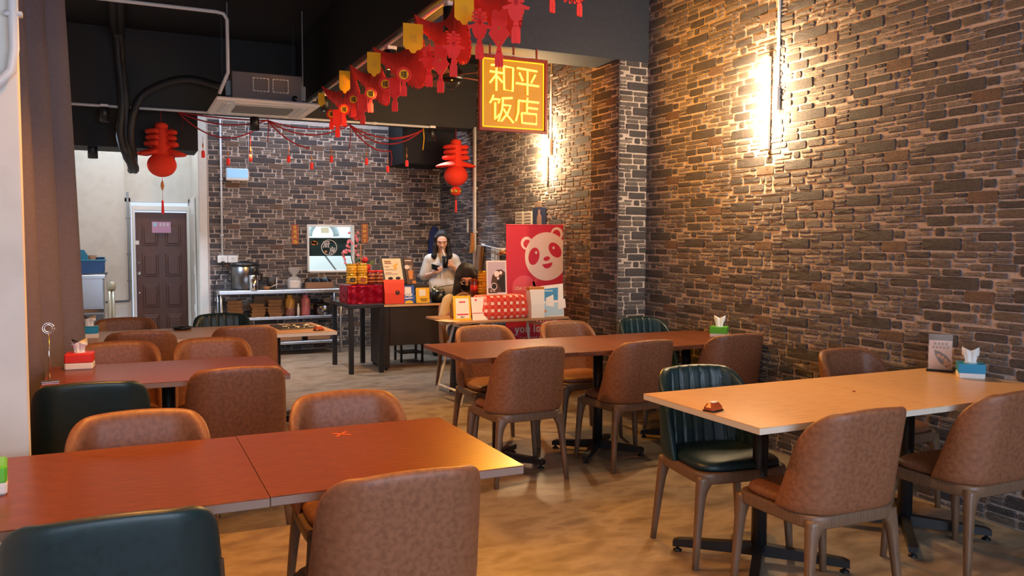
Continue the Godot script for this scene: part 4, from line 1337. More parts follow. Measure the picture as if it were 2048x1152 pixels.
func charm(kind: String, parent: Node3D, y: float, z: float, w: float, h: float, turn: float) -> void:
	var xf := X(Vector3(1.72, y, z), turn)
	var base := S()
	var o: MeshInstance3D
	if kind == "med":
		var p := disc(w * 0.5, 28)
		slab(base, p, 0.006, xf)
		o = obj("medallion", base, mats.felt_red, parent)
		var st := S()
		slab(st, disc(w * 0.33, 24), 0.009, xf)
		obj("gold_centre", st, mats.felt_yellow, o)
		st = S()
		strokes(st, HAN.fu, w * 0.4, w * 0.42, w * 0.045, 0.012, xf)
		for i in 24:
			var a := TAU * i / 24
			slab(st, PackedVector2Array([Vector2(cos(a), sin(a)) * w * 0.42, Vector2(cos(a + 0.24), sin(a + 0.24)) * w * 0.42, Vector2(cos(a + 0.24), sin(a + 0.24)) * w * 0.40, Vector2(cos(a), sin(a)) * w * 0.40]), 0.009, xf)
		obj("fortune_character", st, mats.ink, o)
		st = S()
		tassel_shape(st, Vector2(0, -w * 0.48), 0.1, xf)
		obj("tassel", st, mats.felt_red, o)
	elif kind == "plaque":
		slab(base, PackedVector2Array([Vector2(-0.5 * w, 0.42 * h), Vector2(-0.3 * w, 0.5 * h), Vector2(0.3 * w, 0.5 * h), Vector2(0.5 * w, 0.42 * h), Vector2(0.46 * w, -0.2 * h), Vector2(0.5 * w, -0.36 * h), Vector2(0.2 * w, -0.5 * h), Vector2(-0.2 * w, -0.5 * h), Vector2(-0.5 * w, -0.36 * h), Vector2(-0.46 * w, -0.2 * h)]), 0.006, xf)
		o = obj("plaque", base, mats.felt_red, parent)
		var st := S()
		for s in [-1, 1]: slab(st, rect(w * 0.05, h * 0.75, Vector2(s * w * 0.42, 0.06 * h)), 0.009, xf)
		obj("edge_trim", st, mats.pink_light, o)
		st = S()
		tassel_shape(st, Vector2(0, -h * 0.48), 0.1, xf)
		obj("tassel", st, mats.felt_red, o)
	elif kind == "chun":
		for q in [[0.36, 0.62], [0.24, 0.7], [0.12, 0.66]]: slab(base, rrect(w * q[1], h * 0.085, h * 0.04), 0.006, xf.translated_local(Vector3(0, h * q[0], 0)))
		slab(base, rect(w * 0.16, h * 0.5, Vector2(0, h * 0.25)), 0.006, xf)
		for s in [-1.0, 1.0]: slab(base, PackedVector2Array([Vector2(0, h * 0.14), Vector2(s * w * 0.22, h * 0.02), Vector2(s * w * 0.56, -h * 0.06), Vector2(s * w * 0.5, -h * 0.14), Vector2(s * w * 0.2, -h * 0.1), Vector2(0, 0)]), 0.006, xf)
		slab(base, PackedVector2Array([Vector2(-w * 0.3, 0), Vector2(w * 0.3, 0), Vector2(w * 0.33, -h * 0.2), Vector2(w * 0.2, -h * 0.42), Vector2(0, -h * 0.5), Vector2(-w * 0.2, -h * 0.42), Vector2(-w * 0.33, -h * 0.2)]), 0.007, xf)
		o = obj("spring_character", base, mats.felt_red, parent)
		var st := S()
		tassel_shape(st, Vector2(0, -h * 0.48), 0.105, xf)
		obj("tassel", st, mats.felt_red, o)
	elif kind == "dia":
		slab(base, PackedVector2Array([Vector2(-0.32 * w, 0.46 * h), Vector2(-0.2 * w, 0.5 * h), Vector2(0, 0.44 * h), Vector2(0.2 * w, 0.5 * h), Vector2(0.34 * w, 0.46 * h), Vector2(0.36 * w, 0.2 * h), Vector2(0.33 * w, 0.02 * h), Vector2(0.5 * w, -0.12 * h), Vector2(0.06 * w, -0.5 * h), Vector2(-0.06 * w, -0.5 * h), Vector2(-0.5 * w, -0.12 * h), Vector2(-0.33 * w, 0.02 * h), Vector2(-0.36 * w, 0.2 * h)]), 0.006, xf)
		o = obj("diamond_plaque", base, mats.felt_red, parent)
		var st := S()
		slab(st, disc(0.006, 8, 1.0, Vector2(0, 0.0)), 0.012, xf)
		slab(st, disc(0.005, 8, 1.0, Vector2(0, -0.36 * h)), 0.012, xf)
		obj("stud", st, mats.gold_foil, o)
		st = S()
		tassel_shape(st, Vector2(0, -h * 0.5), 0.1, xf)
		obj("tassel", st, mats.felt_red, o)
	# thread up to the rail's height
	var th := S(true)
	cyl(th, Vector3(1.72, y + h * 0.42, z), Vector3(1.74, 2.8, z), 0.0012, 5)
	obj("thread", th, mats.felt_dark_red, o)

func drape(parent: Node3D, a: Vector3, b: Vector3, sag: float, deep: float, out: float) -> void:
	# lace bunting between two fixings, a scalloped strip that swings out in the middle
	var st := S(true)
	var top := []; var low := []
	var n := 22
	for i in n + 1:
		var t := float(i) / n
		var u := 4.0 * t * (1.0 - t)
		var p := a.lerp(b, t) - Vector3(0, sag * u, 0) + Vector3(out * u * 0.5, 0, 0)
		top.append(p)
		low.append(p + Vector3(out * 0.6 * (0.4 + u), -deep * (0.35 + 0.75 * u) - 0.012 * absf(sin(t * PI * 11)), 0))
	for i in n:
		var mid := Vector3(0.005, 0, 0.002)
		quad(st, top[i], top[i + 1], low[i + 1], low[i])
		quad(st, top[i + 1] + mid, top[i] + mid, low[i] + mid, low[i + 1] + mid)
		quad(st, low[i], low[i + 1], low[i + 1] + mid, low[i] + mid)
		quad(st, top[i + 1], top[i], top[i] + mid, top[i + 1] + mid)
	var o := obj("lace_drape", st, mats.felt_red, parent)
	st = S(true)
	for i in n:
		if i % 1 == 0:
			var c: Vector3 = low[i].lerp(low[i + 1], 0.5)
			var ring := []
			for k in 9: ring.append(c + Vector3(0.004, cos(TAU * k / 8) * 0.013 - 0.004, sin(TAU * k / 8) * 0.013))
			tube(st, ring, 0.003, 5)
	obj("lace_edge", st, mats.felt_dark_red, o)

func garland() -> void:
	var g := thing("garland", "long red felt new year garland with yellow flags and tassels along the beam", "garland", Vector3.ZERO)
	var fix := [Vector3(1.72, 2.91, -7.95), Vector3(1.72, 2.90, -6.85), Vector3(1.72, 2.90, -6.15), Vector3(1.72, 2.90, -5.16), Vector3(1.72, 2.92, -4.45), Vector3(1.72, 2.92, -3.75), Vector3(1.72, 2.92, -3.0)]
	for i in fix.size() - 1: drape(g, fix[i], fix[i + 1], 0.12, 0.21, 0.16)
	for y in [[2.735, -5.124, 0.13, 0.19], [2.745, -6.044, 0.10, 0.18], [2.77, -6.945, 0.09, 0.19], [2.762, -7.856, 0.06, 0.13], [2.70, -4.243, 0.11, 0.17]]:
		var st := S()
		var xf := X(Vector3(1.70, y[0], y[1]), -0.1)
		var w: float = y[2]; var h: float = y[3]
		slab(st, PackedVector2Array([Vector2(-w / 2, h / 2), Vector2(w / 2, h / 2), Vector2(w / 2, -h * 0.25), Vector2(w * 0.36, -h * 0.36), Vector2(w * 0.22, -h * 0.36), Vector2(w * 0.1, -h * 0.48), Vector2(-w * 0.1, -h * 0.48), Vector2(-w * 0.22, -h * 0.36), Vector2(-w * 0.36, -h * 0.36), Vector2(-w / 2, -h * 0.25)]), 0.006, xf)
		var f := obj("yellow_flag", st, mats.felt_yellow, g)
		st = S()
		strokes(st, HAN.fu, w * 0.4, w * 0.45, w * 0.03, 0.009, xf)
		obj("cut_character", st, mats.gold_print, f)
	for c in [["med", 2.556, -5.383, 0.098, 0.098], ["med", 2.567, -5.82, 0.094, 0.094], ["med", 2.56, -6.214, 0.092, 0.092], ["med", 2.596, -6.732, 0.094, 0.094], ["med", 2.562, -7.058, 0.09, 0.09], ["med", 2.587, -7.53, 0.091, 0.091], ["plaque", 2.504, -5.59, 0.088, 0.142], ["plaque", 2.523, -6.45, 0.088, 0.142], ["plaque", 2.52, -7.298, 0.09, 0.15], ["chun", 2.583, -4.074, 0.12, 0.165], ["chun", 2.57, -3.624, 0.12, 0.165], ["chun", 2.555, -4.455, 0.12, 0.16], ["chun", 2.568, -4.874, 0.12, 0.16], ["dia", 2.504, -3.822, 0.108, 0.19], ["dia", 2.513, -4.67, 0.108, 0.19]]:
		charm(c[0], g, c[1], c[2], c[3], c[4], -0.33 + 0.25 * sin(c[2] * 7.0))
	# the loose tassels at the top edge hang from the ceiling nearer to us
	for q in [[2.38, -4.5], [2.57, -4.5]]:
		var st := S()
		tassel_shape(st, Vector2(0, 0.075), 0.11, X(Vector3(q[0], 2.86, q[1]), 0.3))
		var t := obj("hanging_tassel", st, mats.felt_red)
		tag(t, ("left" if q[0] < 2.5 else "right") + " one of the two loose red tassels at the top edge", "tassel", "loose red tassels")
		st = S(true)
		cyl(st, Vector3(q[0], 2.92, q[1]), Vector3(q[0], CEIL - 0.005, q[1]), 0.0015, 5)
		obj("thread", st, mats.felt_dark_red, t)

func streamers() -> void:
	# swags of ribbon under the far beam
	var n := thing("ribbon_streamer", "red ribbon swags with hanging tags strung under the far beam", "streamer", Vector3.ZERO)
	var z := -9.66
	var P := func(x: float, y: float) -> Vector3: return Vector3(x, y, z)
	var swags := [[0.54, 2.82, 1.48, 2.79, 0.02], [0.54, 2.82, 1.48, 2.79, 0.09], [0.54, 2.82, 1.32, 2.66, 0.16], [1.48, 2.79, 2.42, 2.80, 0.07], [1.48, 2.79, 2.42, 2.80, 0.14], [1.48, 2.79, 1.95, 2.50, 0.06], [2.42, 2.80, 3.33, 2.80, 0.13], [2.42, 2.80, 3.33, 2.80, 0.2], [2.42, 2.80, 2.92, 2.52, 0.1], [2.92, 2.66, 3.33, 2.80, 0.03]]
	for s in swags:
		var st := S(true)
		var pts := []
		for i in 15:
			var t := i / 14.0
			pts.append(P.call(lerpf(s[0], s[2], t), lerpf(s[1], s[3], t) - s[4] * 4.0 * t * (1.0 - t)))
		tube(st, pts, 0.016, 6, 0.5)
		obj("swag", st, mats.ribbon_red, n)
	for e in [[1.48, 2.86, 2.55, true], [2.42, 2.86, 2.52, true], [3.33, 2.84, 2.55, true], [0.58, 2.82, 2.62, false], [1.28, 2.66, 2.42, true], [2.92, 2.52, 2.34, true]]:
		var st := S(true)
		tube(st, [P.call(e[0], e[1]), P.call(e[0] + 0.012, (e[1] + e[2]) / 2), P.call(e[0] - 0.004, e[2])], 0.013 if e[3] else 0.004, 6, 0.4)
		obj("ribbon_tail", st, mats.ribbon_red if e[0] != 3.33 else mats.felt_yellow, n)
	for q in [[0.79, 2.37], [1.05, 2.30], [1.29, 2.35], [1.71, 2.36], [1.97, 2.29], [2.2, 2.38], [2.62, 2.37], [2.88, 2.29], [3.12, 2.37]]:
		var st := S(true)
		lathe(st, [[0.0, 0.08], [0.014, 0.078], [0.019, 0.06], [0.019, 0.006], [0.014, 0.0], [0.0, 0.0]], 10, P.call(q[0], q[1] - 0.03), 0.08)
		var t := obj("drop_tassel", st, mats.felt_red, n)
		st = S(true)
		cyl(st, P.call(q[0], q[1] + 0.05), P.call(q[0], q[1] + 0.2), 0.0022, 5)
		lathe(st, [[0.0, 0.0], [0.008, 0.02], [0.009, 0.04], [0.0, 0.07]], 8, P.call(q[0], q[1] + 0.07))
		obj("thread", st, mats.gold_thread, t)
	lantern("red honeycomb paper lantern on the left, in front of the white rear wall", Vector3(0.372, 2.70, -9.67), false)
	lantern("red honeycomb paper lantern on the right with a small gold-flowered ball below", Vector3(3.765, 2.71, -9.67), true)

func curtain() -> void:
	var st := S(true)
	var n := 110
	var rows := []
	for j in 15:
		var v := j / 14.0
		var L := []
		for i in n + 1:
			var t := float(i) / n
			# plan: along the wall, its far end swinging into the room lower down
			var z := lerpf(-3.72, -5.72, t)
			var lean := lerpf(-0.10, 0.0, pow(1.0 - v, 0.7))
			var x := -0.49 + 0.03 * t + 0.235 * pow(t, 5.0) + lean * t
			var fold := sin(t * TAU * 6.5 + sin(t * 13.0) * 0.6 + v * 0.5)
			x += fold * (0.042 + 0.014 * sin(t * 9.0 + 1.0)) * (0.9 + 0.3 * (1.0 - v)) - 0.02 * (1.0 - t)
			z += cos(t * TAU * 6.5) * 0.03
			L.append(Vector3(x, lerpf(0.06, 3.6, v), z))
		rows.append(L)
	for j in 14:
		for i in n:
			quad(st, rows[j][i], rows[j + 1][i], rows[j + 1][i + 1], rows[j][i + 1])
			var o := Vector3(-0.004, 0, 0)
			quad(st, rows[j][i + 1] + o, rows[j + 1][i + 1] + o, rows[j + 1][i] + o, rows[j][i] + o)
	for j in 14:
		var o := Vector3(-0.004, 0, 0)
		quad(st, rows[j][n], rows[j + 1][n], rows[j + 1][n] + o, rows[j][n] + o)
	tag(obj("curtain", st, mats.curtain), "long grey mauve curtain hanging in folds behind the white pier", "curtain")
	st = S(true)
	cyl(st, Vector3(-0.47, 3.61, -3.65), Vector3(-0.44, 3.61, -5.8), 0.014, 10)
	tag(obj("curtain_rail", st, mats.white_pvc), "white rail under the ceiling that carries the curtain", "rail")
func area_lamp(called: String, at: Vector3, size: Vector2, col: Color, energy: float, bas: Basis) -> void:
	var l := AreaLight3D.new()
	l.area_size = size
	l.light_color = col
	l.light_energy = energy
	l.shadow_enabled = true
	l.name = called
	add_child(l, true)
	l.transform = Transform3D(bas, at)

# ------------------------------------------------------------------ things on the tables
func tissue_box(label: String, at: Vector3, turn: float, s: Vector3, lid: String, slant := false) -> void:
	var n := thing("tissue_box", label, "tissue box", at, turn, "tissue boxes on the tables")
	var st := S()
	box(st, Vector3(0, s.y * 0.22, 0), Vector3(s.x, s.y * 0.44, s.z), 0.006)
	obj("base", st, mats.white_plastic, n)
	st = S()
	if slant:
		# the coloured lid reaches lower on one side, in a slanting line
		var L := []
		for q in [[0.38, 0.52], [1.0, 1.0]]:
			L.append([Vector3(-s.x / 2, s.y * q[0], -s.z / 2), Vector3(-s.x / 2, s.y * q[0], s.z / 2), Vector3(s.x / 2, s.y * q[1], s.z / 2), Vector3(s.x / 2, s.y * q[1], -s.z / 2)])
		loft(st, L)
	else:
		box(st, Vector3(0, s.y * 0.7, 0), Vector3(s.x + 0.001, s.y * 0.6, s.z + 0.001), 0.006)
	obj("lid", st, mats[lid], n)
	st = S(true)
	lathe(st, [[0.03, s.y], [0.032, s.y + 0.003], [0.0, s.y + 0.003]], 16)
	obj("slot", st, mats.white_plastic, n)
	# pulled up tissue: a folded fan
	st = S(true)
	var rows := []
	for j in 7:
		var v := j / 6.0
		var L := []
		for e in [1, -1]:
			for i in 11:
				var u: float = (i / 10.0 - 0.5) * e
				var w := lerpf(0.05, 0.08, v * v)
				L.append(Vector3(u * w, s.y + 0.002 + v * (0.058 - 0.02 * u * e * 2.0 * v), sin(u * e * 7.0) * 0.010 * (0.4 + v) + 0.001 * e + 0.012 * v * v))
		rows.append(L)
	loft(st, rows)
	obj("tissue", st, mats.tissue, n, Vector3.ZERO, PI / 2 if slant else 0.0)

func call_button(label: String, at: Vector3) -> void:
	var n := thing("call_button", label, "call button", at, 0.3, "orange call buttons")
	var st := S()
	box(st, Vector3(0, 0.004, 0), Vector3(0.075, 0.008, 0.055), 0.003)
	obj("base", st, mats.black_plastic, n)
	st = S()
	var L := []
	for q in [[0.072, 0.052, 0.008], [0.070, 0.05, 0.018], [0.05, 0.034, 0.034], [0.044, 0.03, 0.036]]:
		var a := []
		for p in rrect(q[0], q[1], 0.012, 2): a.append(Vector3(p.x, q[2], -p.y))
		L.append(a)
	loft(st, L)
	obj("shell", st, mats.orange_plastic, n)
	st = S()
	box(st, Vector3(0, 0.037, 0), Vector3(0.034, 0.004, 0.02), 0.002)
	obj("push_plate", st, mats.white_plastic, n)

func table_things() -> void:
	tissue_box("red and white tissue box by the curtain", Vector3(-0.235, 0.751, -4.93), -0.06, Vector3(0.135, 0.085, 0.12), "red_plastic")
	tissue_box("blue and white tissue box farthest back on the left, against the curtain", Vector3(-0.24, 0.751, -6.42), 0.0, Vector3(0.11, 0.085, 0.11), "blue_plastic")
	tissue_box("green and white tissue box against the stone wall in the centre row", Vector3(3.88, 0.751, -4.72), 0.75, Vector3(0.12, 0.075, 0.12), "green_plastic", true)
	tissue_box("blue and white tissue box against the stone wall on the light oak table", Vector3(3.89, 0.751, -2.77), 0.75, Vector3(0.12, 0.075, 0.12), "blue_plastic", true)
	tissue_box("green and white tissue box cut by the left edge of the picture", Vector3(-0.368, 0.751, -2.60), 0.1, Vector3(0.12, 0.08, 0.12), "green_plastic")
	call_button("orange call button on the near edge of the light oak table", Vector3(2.15, 0.751, -2.645))
	call_button("orange call button beside the dark menu board", Vector3(1.32, 0.751, -6.27))
	# menu stand on the oak table
	var n := thing("menu_stand", "clear stand with a food leaflet on the light oak table", "menu stand", Vector3(3.925, 0.751, -2.97), -0.95)
	var st := S()
	box(st, Vector3(0, 0.004, 0.0), Vector3(0.13, 0.008, 0.06), 0.002)
	obj("foot", st, mats.black_plastic, n)
	st = S()
	box(st, Vector3(0, 0.105, 0.004), Vector3(0.115, 0.19, 0.002), 0.0)
	obj("holder", st, mats.clear, n)
	st = S()
	box(st, Vector3(0, 0.088, 0), Vector3(0.108, 0.155, 0.0015))
	var lf := obj("leaflet", st, mats.paper_peach, n)
	st = S()
	for k in 4: strokes(st, [[0.1, 0.8, 0.9, 0.8], [0.5, 1, 0.5, 0], [0.15, 0.4, 0.85, 0.4]], 0.013, 0.014, 0.003, 0.0008, X(Vector3(-0.026 + k * 0.018, 0.147, 0.001)))
	for k in 5: strokes(st, [[0.1, 0.7, 0.9, 0.7], [0.3, 1, 0.2, 0], [0.15, 0.2, 0.85, 0.2]], 0.013, 0.013, 0.003, 0.0008, X(Vector3(-0.032 + k * 0.017, 0.129, 0.001)))
	obj("heading", st, mats.brown_ink, lf)
	st = S()
	slab(st, PackedVector2Array([Vector2(-0.03, 0.115), Vector2(0.0, 0.105), Vector2(0.03, 0.085), Vector2(0.05, 0.06), Vector2(0.052, 0.012), Vector2(0.03, 0.022), Vector2(-0.005, 0.05), Vector2(-0.024, 0.085)]), 0.0008, X(Vector3(0, 0, 0.0012)))
	obj("dish_photo", st, mats.ink, lf)
	st = S()
	for q in [[-0.008, 0.085], [0.01, 0.075], [0.026, 0.06], [0.04, 0.045], [0.025, 0.04], [0.042, 0.025]]: slab(st, disc(0.010, 10, 1.0, Vector2(q[0], q[1])), 0.0008, X(Vector3(0, 0, 0.002)))
	obj("dish_filling", st, mats.food_orange, lf)
	# chrome number stand by the curtain
	n = thing("number_stand", "chrome table number stand with a wire ring, beside the curtain", "number stand", Vector3(-0.345, 0.751, -4.5), 0.1)
	st = S()
	box(st, Vector3(0, 0.004, 0), Vector3(0.085, 0.008, 0.04), 0.003)
	obj("foot", st, mats.chrome, n)
	st = S(true)
	cyl(st, Vector3(0, 0.008, 0), Vector3(0, 0.235, 0), 0.004, 8)
	obj("rod", st, mats.chrome, n)
	for q in [[0.025, 0.262, 0.0], [0.017, 0.262, 0.006]]:
		st = S(true)
		var ring := []
		for i in 25: ring.append(Vector3(cos(TAU * i / 24) * q[0], q[1] + sin(TAU * i / 24) * q[0], q[2]))
		tube(st, ring, 0.0025, 6)
		obj("wire_ring", st, mats.chrome, n)
	# dark dish
	n = thing("dish", "small black dish with a raised rim on the pale wood table", "dish", Vector3(0.38, 0.751, -6.76))
	st = S(true)
	lathe(st, [[0.0, 0.004], [0.05, 0.004], [0.075, 0.022], [0.08, 0.022], [0.056, 0.0], [0.0, 0.0]], 28)
	obj("bowl", st, mats.black_plastic, n)
	st = S(true)
	lathe(st, [[0.0, 0.032], [0.03, 0.026], [0.045, 0.012], [0.045, 0.006], [0.0, 0.006]], 16)
	obj("lid", st, mats.black_plastic, n)
	# menu board lying flat
	n = thing("menu_board", "dark menu board lying flat on the pale wood table", "menu board", Vector3(1.20, 0.751, -6.62), 0.05)
	st = S()
	box(st, Vector3(0, 0.004, 0), Vector3(0.30, 0.008, 0.38), 0.003)
	obj("board", st, mats.dark_wood, n)
	st = S()
	var r := RandomNumberGenerator.new(); r.seed = 3
	for i in 16:
		box(st, Vector3(r.randf_range(-0.12, 0.12), 0.010, r.randf_range(-0.15, 0.15)), Vector3(r.randf_range(0.02, 0.05), 0.006, 0.008), 0.002, Basis(Vector3.UP, r.randf() * 3.0))
	obj("printed_lines", st, mats.cream_paper, n)
	# tape cross
	st = S()
	for a in [0.9, -0.7]: box(st, Vector3(0.68, 0.7518, -2.868), Vector3(0.075, 0.001, 0.007), 0.0, Basis(Vector3.UP, a))
	tag(obj("tape_cross", st, mats.tape_orange), "small orange cross of tape stuck on the front reddish table", "tape")
	st = S(true)
	lathe(st, [[0.0, 0.006], [0.006, 0.004], [0.008, 0.0], [0.0, 0.0]], 10, Vector3(3.02, 0.751, -2.72))
	tag(obj("crumb", st, mats.orange_plastic), "tiny orange scrap in the middle of the light oak table", "scrap")

# ------------------------------------------------------------------ along the back wall
func back_counter() -> void:
	var n := thing("steel_table", "stainless steel work table with two shelves below the hatch", "table", Vector3(1.755, 0, -10.665))
	var st := S()
	box(st, Vector3(0, 0.80, 0), Vector3(1.5, 0.045, 0.45), 0.006)
	obj("tabletop", st, mats.steel, n)
	for y in [0.47, 0.15]:
		st = S()
		box(st, Vector3(0, y, 0), Vector3(1.42, 0.035, 0.41), 0.004)
		obj("shelf", st, mats.steel, n)
	for x in [-0.72, 0.735]:
		for z in [-0.2, 0.19]:
			st = S(true)
			cyl(st, Vector3(x, 0.0, z), Vector3(x, 0.78, z), 0.016, 12)
			obj("leg", st, mats.steel, n)
	var top := 0.823
	n = thing("water_boiler", "large steel water boiler with black lid on the steel table", "boiler", Vector3(1.34, top, -10.70))
	st = S(true)
	lathe(st, [[0.0, 0.02], [0.165, 0.02], [0.168, 0.025], [0.168, 0.30], [0.0, 0.30]], 36)
	obj("body", st, mats.steel_dark, n)
	st = S(true)
	lathe(st, [[0.172, 0.0], [0.172, 0.022], [0.0, 0.022]], 36)
	lathe(st, [[0.174, 0.295], [0.178, 0.315], [0.16, 0.335], [0.06, 0.345], [0.05, 0.36], [0.0, 0.362]], 36)
	obj("lid", st, mats.black_plastic, n)
	for s in [-1, 1]:
		st = S(true)
		tube(st, [Vector3(s * 0.165, 0.2, 0), Vector3(s * 0.2, 0.19, 0), Vector3(s * 0.205, 0.12, 0), Vector3(s * 0.165, 0.1, 0)], 0.011, 8)
		obj("handle", st, mats.black_plastic, n)
	n = thing("vacuum_flask", "shiny steel flask with black top in front of the large boiler", "flask", Vector3(1.415, top, -10.48))
	st = S(true)
	lathe(st, [[0.0, 0.0], [0.052, 0.0], [0.055, 0.006], [0.055, 0.19], [0.0, 0.19]], 28)
	obj("body", st, mats.chrome, n)
	st = S(true)
	lathe(st, [[0.056, 0.19], [0.056, 0.25], [0.045, 0.29], [0.03, 0.30], [0.0, 0.30]], 28)
	obj("top", st, mats.black_plastic, n)
	n = thing("mug", "dark brown mug with white chopsticks on the steel table", "mug", Vector3(1.665, top, -10.66))
	st = S(true)
	lathe(st, [[0.0, 0.0], [0.058, 0.0], [0.066, 0.15], [0.062, 0.15], [0.055, 0.01], [0.0, 0.01]], 24)
	obj("cup", st, mats.dark_wood, n)
	st = S(true)
	cyl(st, Vector3(0.04, 0.01, 0.066), Vector3(0.045, 0.15, 0.072), 0.005, 6)
	cyl(st, Vector3(-0.03, 0.03, 0.07), Vector3(0.06, 0.07, 0.07), 0.004, 6)
	obj("chopstick", st, mats.white_plastic, n)
	st = S(true)
	lathe(st, [[0.0, 0.0], [0.03, 0.0], [0.045, 0.04], [0.042, 0.04], [0.028, 0.006], [0.0, 0.006]], 20, Vector3(1.58, top, -10.54))
	tag(obj("small_bowl", st, mats.cardboard), "small tan bowl beside the dark mug on the steel table", "bowl")
	n = thing("plastic_bag", "white plastic bag tied in a tuft on the steel table", "bag", Vector3(1.945, top, -10.68))
	st = S(true)
	var L := []
	for q in [[0.085, 0.0], [0.09, 0.03], [0.088, 0.1], [0.07, 0.135], [0.028, 0.16], [0.03, 0.18], [0.07, 0.23], [0.08, 0.27]]:
		var a := []
		for i in 20: a.append(Vector3(cos(-TAU * i / 20) * q[0] * (1 + 0.06 * sin(i * 2.3 + q[1] * 30)), q[1], sin(-TAU * i / 20) * q[0] * 0.75 * (1 + 0.07 * sin(i * 1.7))))
		L.append(a)
	loft(st, L)
	obj("film", st, mats.film, n)
	st = S()
	box(st, Vector3(0, 0.055, 0), Vector3(0.13, 0.1, 0.1), 0.01)
	obj("contents", st, mats.white_paper, n)
	n = thing("wooden_tray", "shallow pale wooden tray with black bags on the right of the steel table", "tray", Vector3(2.24, top, -10.64))
	for b in [[0, 0.007, 0, 0.34, 0.014, 0.2], [0, 0.045, 0.094, 0.34, 0.075, 0.012], [0, 0.045, -0.094, 0.34, 0.075, 0.012], [-0.164, 0.045, 0, 0.012, 0.075, 0.18], [0.164, 0.045, 0, 0.012, 0.075, 0.18]]:
		st = S()
		box(st, Vector3(b[0], b[1], b[2]), Vector3(b[3], b[4], b[5]), 0.002)
		obj("board", st, mats.cardboard, n)
	var r := RandomNumberGenerator.new(); r.seed = 9
	for k in 3:
		st = S(true)
		var rad := 0.06 + 0.01 * k
		lathe(st, [[0.0, 0.0], [rad, 0.01], [rad * 1.05, 0.05], [rad * 0.8, 0.1], [rad * 0.4, 0.12], [0.0, 0.125]], 13, Vector3(2.13 + k * 0.1, top + 0.016, -10.645), 0.12)
		tag(obj("black_bag", st, mats.black_plastic), "crumpled black bag in the pale wooden tray, " + ["the left one", "the middle one", "the right one"][k], "bag", "black bags in the tray")
	# shelf: kraft boxes, jars
	var sy := 0.489
	for q in [[1.20, 5, "left"], [1.47, 4, "middle"], [1.68, 5, "right"]]:
		for k in q[1]:
			var o := thing("kraft_box", "brown kraft box in the %s stack under the steel table, %s" % [q[2], ["at the bottom", "second from the bottom", "third from the bottom", "fourth from the bottom", "at the top"][k]], "box", Vector3(q[0] + r.randf_range(-0.012, 0.012), sy + 0.041 * k, -10.60), r.randf_range(-0.08, 0.08), "kraft boxes on the shelf")
			st = S()
			var a := []
			for e in [[0.15, 0.11, 0.0], [0.168, 0.125, 0.028]]:
				a.append([Vector3(-e[0] / 2, e[2], -e[1] / 2), Vector3(-e[0] / 2, e[2], e[1] / 2), Vector3(e[0] / 2, e[2], e[1] / 2), Vector3(e[0] / 2, e[2], -e[1] / 2)])
			loft(st, a)
			obj("tray", st, mats.kraft, o)
			st = S()
			box(st, Vector3(0, 0.034, 0), Vector3(0.176, 0.011, 0.133), 0.002)
			obj("lid", st, mats.kraft, o)
	st = S()
	box(st, Vector3(1.77, sy + 0.12, -10.80), Vector3(0.62, 0.24, 0.02), 0.003)
	tag(obj("cardboard_sheet", st, mats.cardboard), "brown cardboard sheet standing behind the jars on the shelf", "cardboard")
	for q in [[1.865, "sauce_yellow", "jar with yellow over brown sauce on the shelf under the steel table"], [2.06, "sauce_pink", "jar of pink sauce on the shelf under the steel table"]]:
		var o := thing("jar", q[2], "jar", Vector3(q[0], sy, -10.58), 0.0, "jars on the shelf")
		st = S(true)
		lathe(st, [[0.0, 0.0], [0.056, 0.0], [0.058, 0.01], [0.058, 0.19], [0.035, 0.225], [0.032, 0.23], [0.0, 0.23]], 24)
		obj("body", st, mats[q[1]], o)
		if q[0] < 2.0:
			st = S(true)
			lathe(st, [[0.0, 0.001], [0.0585, 0.001], [0.0592, 0.01], [0.0592, 0.1], [0.0, 0.1]], 24)
			obj("lower_sauce", st, mats.sauce_brown, o)
		st = S(true)
		lathe(st, [[0.034, 0.228], [0.036, 0.25], [0.03, 0.262], [0.0, 0.264]], 20)
		obj("cap", st, mats[q[1]], o)
	st = S(true)
	lathe(st, [[0.0, 0.0], [0.016, 0.0], [0.016, 0.1], [0.01, 0.12], [0.01, 0.15], [0.0, 0.15]], 14, Vector3(1.965, sy, -10.55))
	tag(obj("small_bottle", st, mats.white_plastic), "small white topped bottle between the two sauce jars", "bottle")
	n = thing("pot", "dark cooking pot with a shiny rim at the right end of the shelf", "pot", Vector3(2.28, sy, -10.62))
	st = S(true)
	lathe(st, [[0.0, 0.0], [0.09, 0.0], [0.1, 0.02], [0.1, 0.13], [0.096, 0.13], [0.09, 0.01], [0.0, 0.01]], 28)
	obj("body", st, mats.steel_dark, n)
	st = S(true)
	lathe(st, [[0.104, 0.128], [0.104, 0.136], [0.04, 0.155], [0.0, 0.157]], 28)
	lathe(st, [[0.012, 0.155], [0.02, 0.18], [0.0, 0.184]], 12)
	obj("lid", st, mats.black_plastic, n)
	for k in 2:
		st = S()
		box(st, Vector3(1.86 + k * 0.36, 0.17 + 0.07, -10.62), Vector3(0.28, 0.135, 0.22), 0.005)
		var cb := obj("carton", st, mats.cardboard)
		tag(cb, "brown carton on the lowest shelf of the steel table, " + ["the left one", "the right one"][k], "carton", "cartons on the lowest shelf")
		st = S()
		box(st, Vector3(1.86 + k * 0.36, 0.3085, -10.62), Vector3(0.28, 0.001, 0.05))
		obj("tape", st, mats.kraft, cb)
	# socket box and cable
	n = thing("socket_box", "white double socket on the back wall above the boiler", "socket", Vector3(1.16, 1.2, ZB + 0.03))
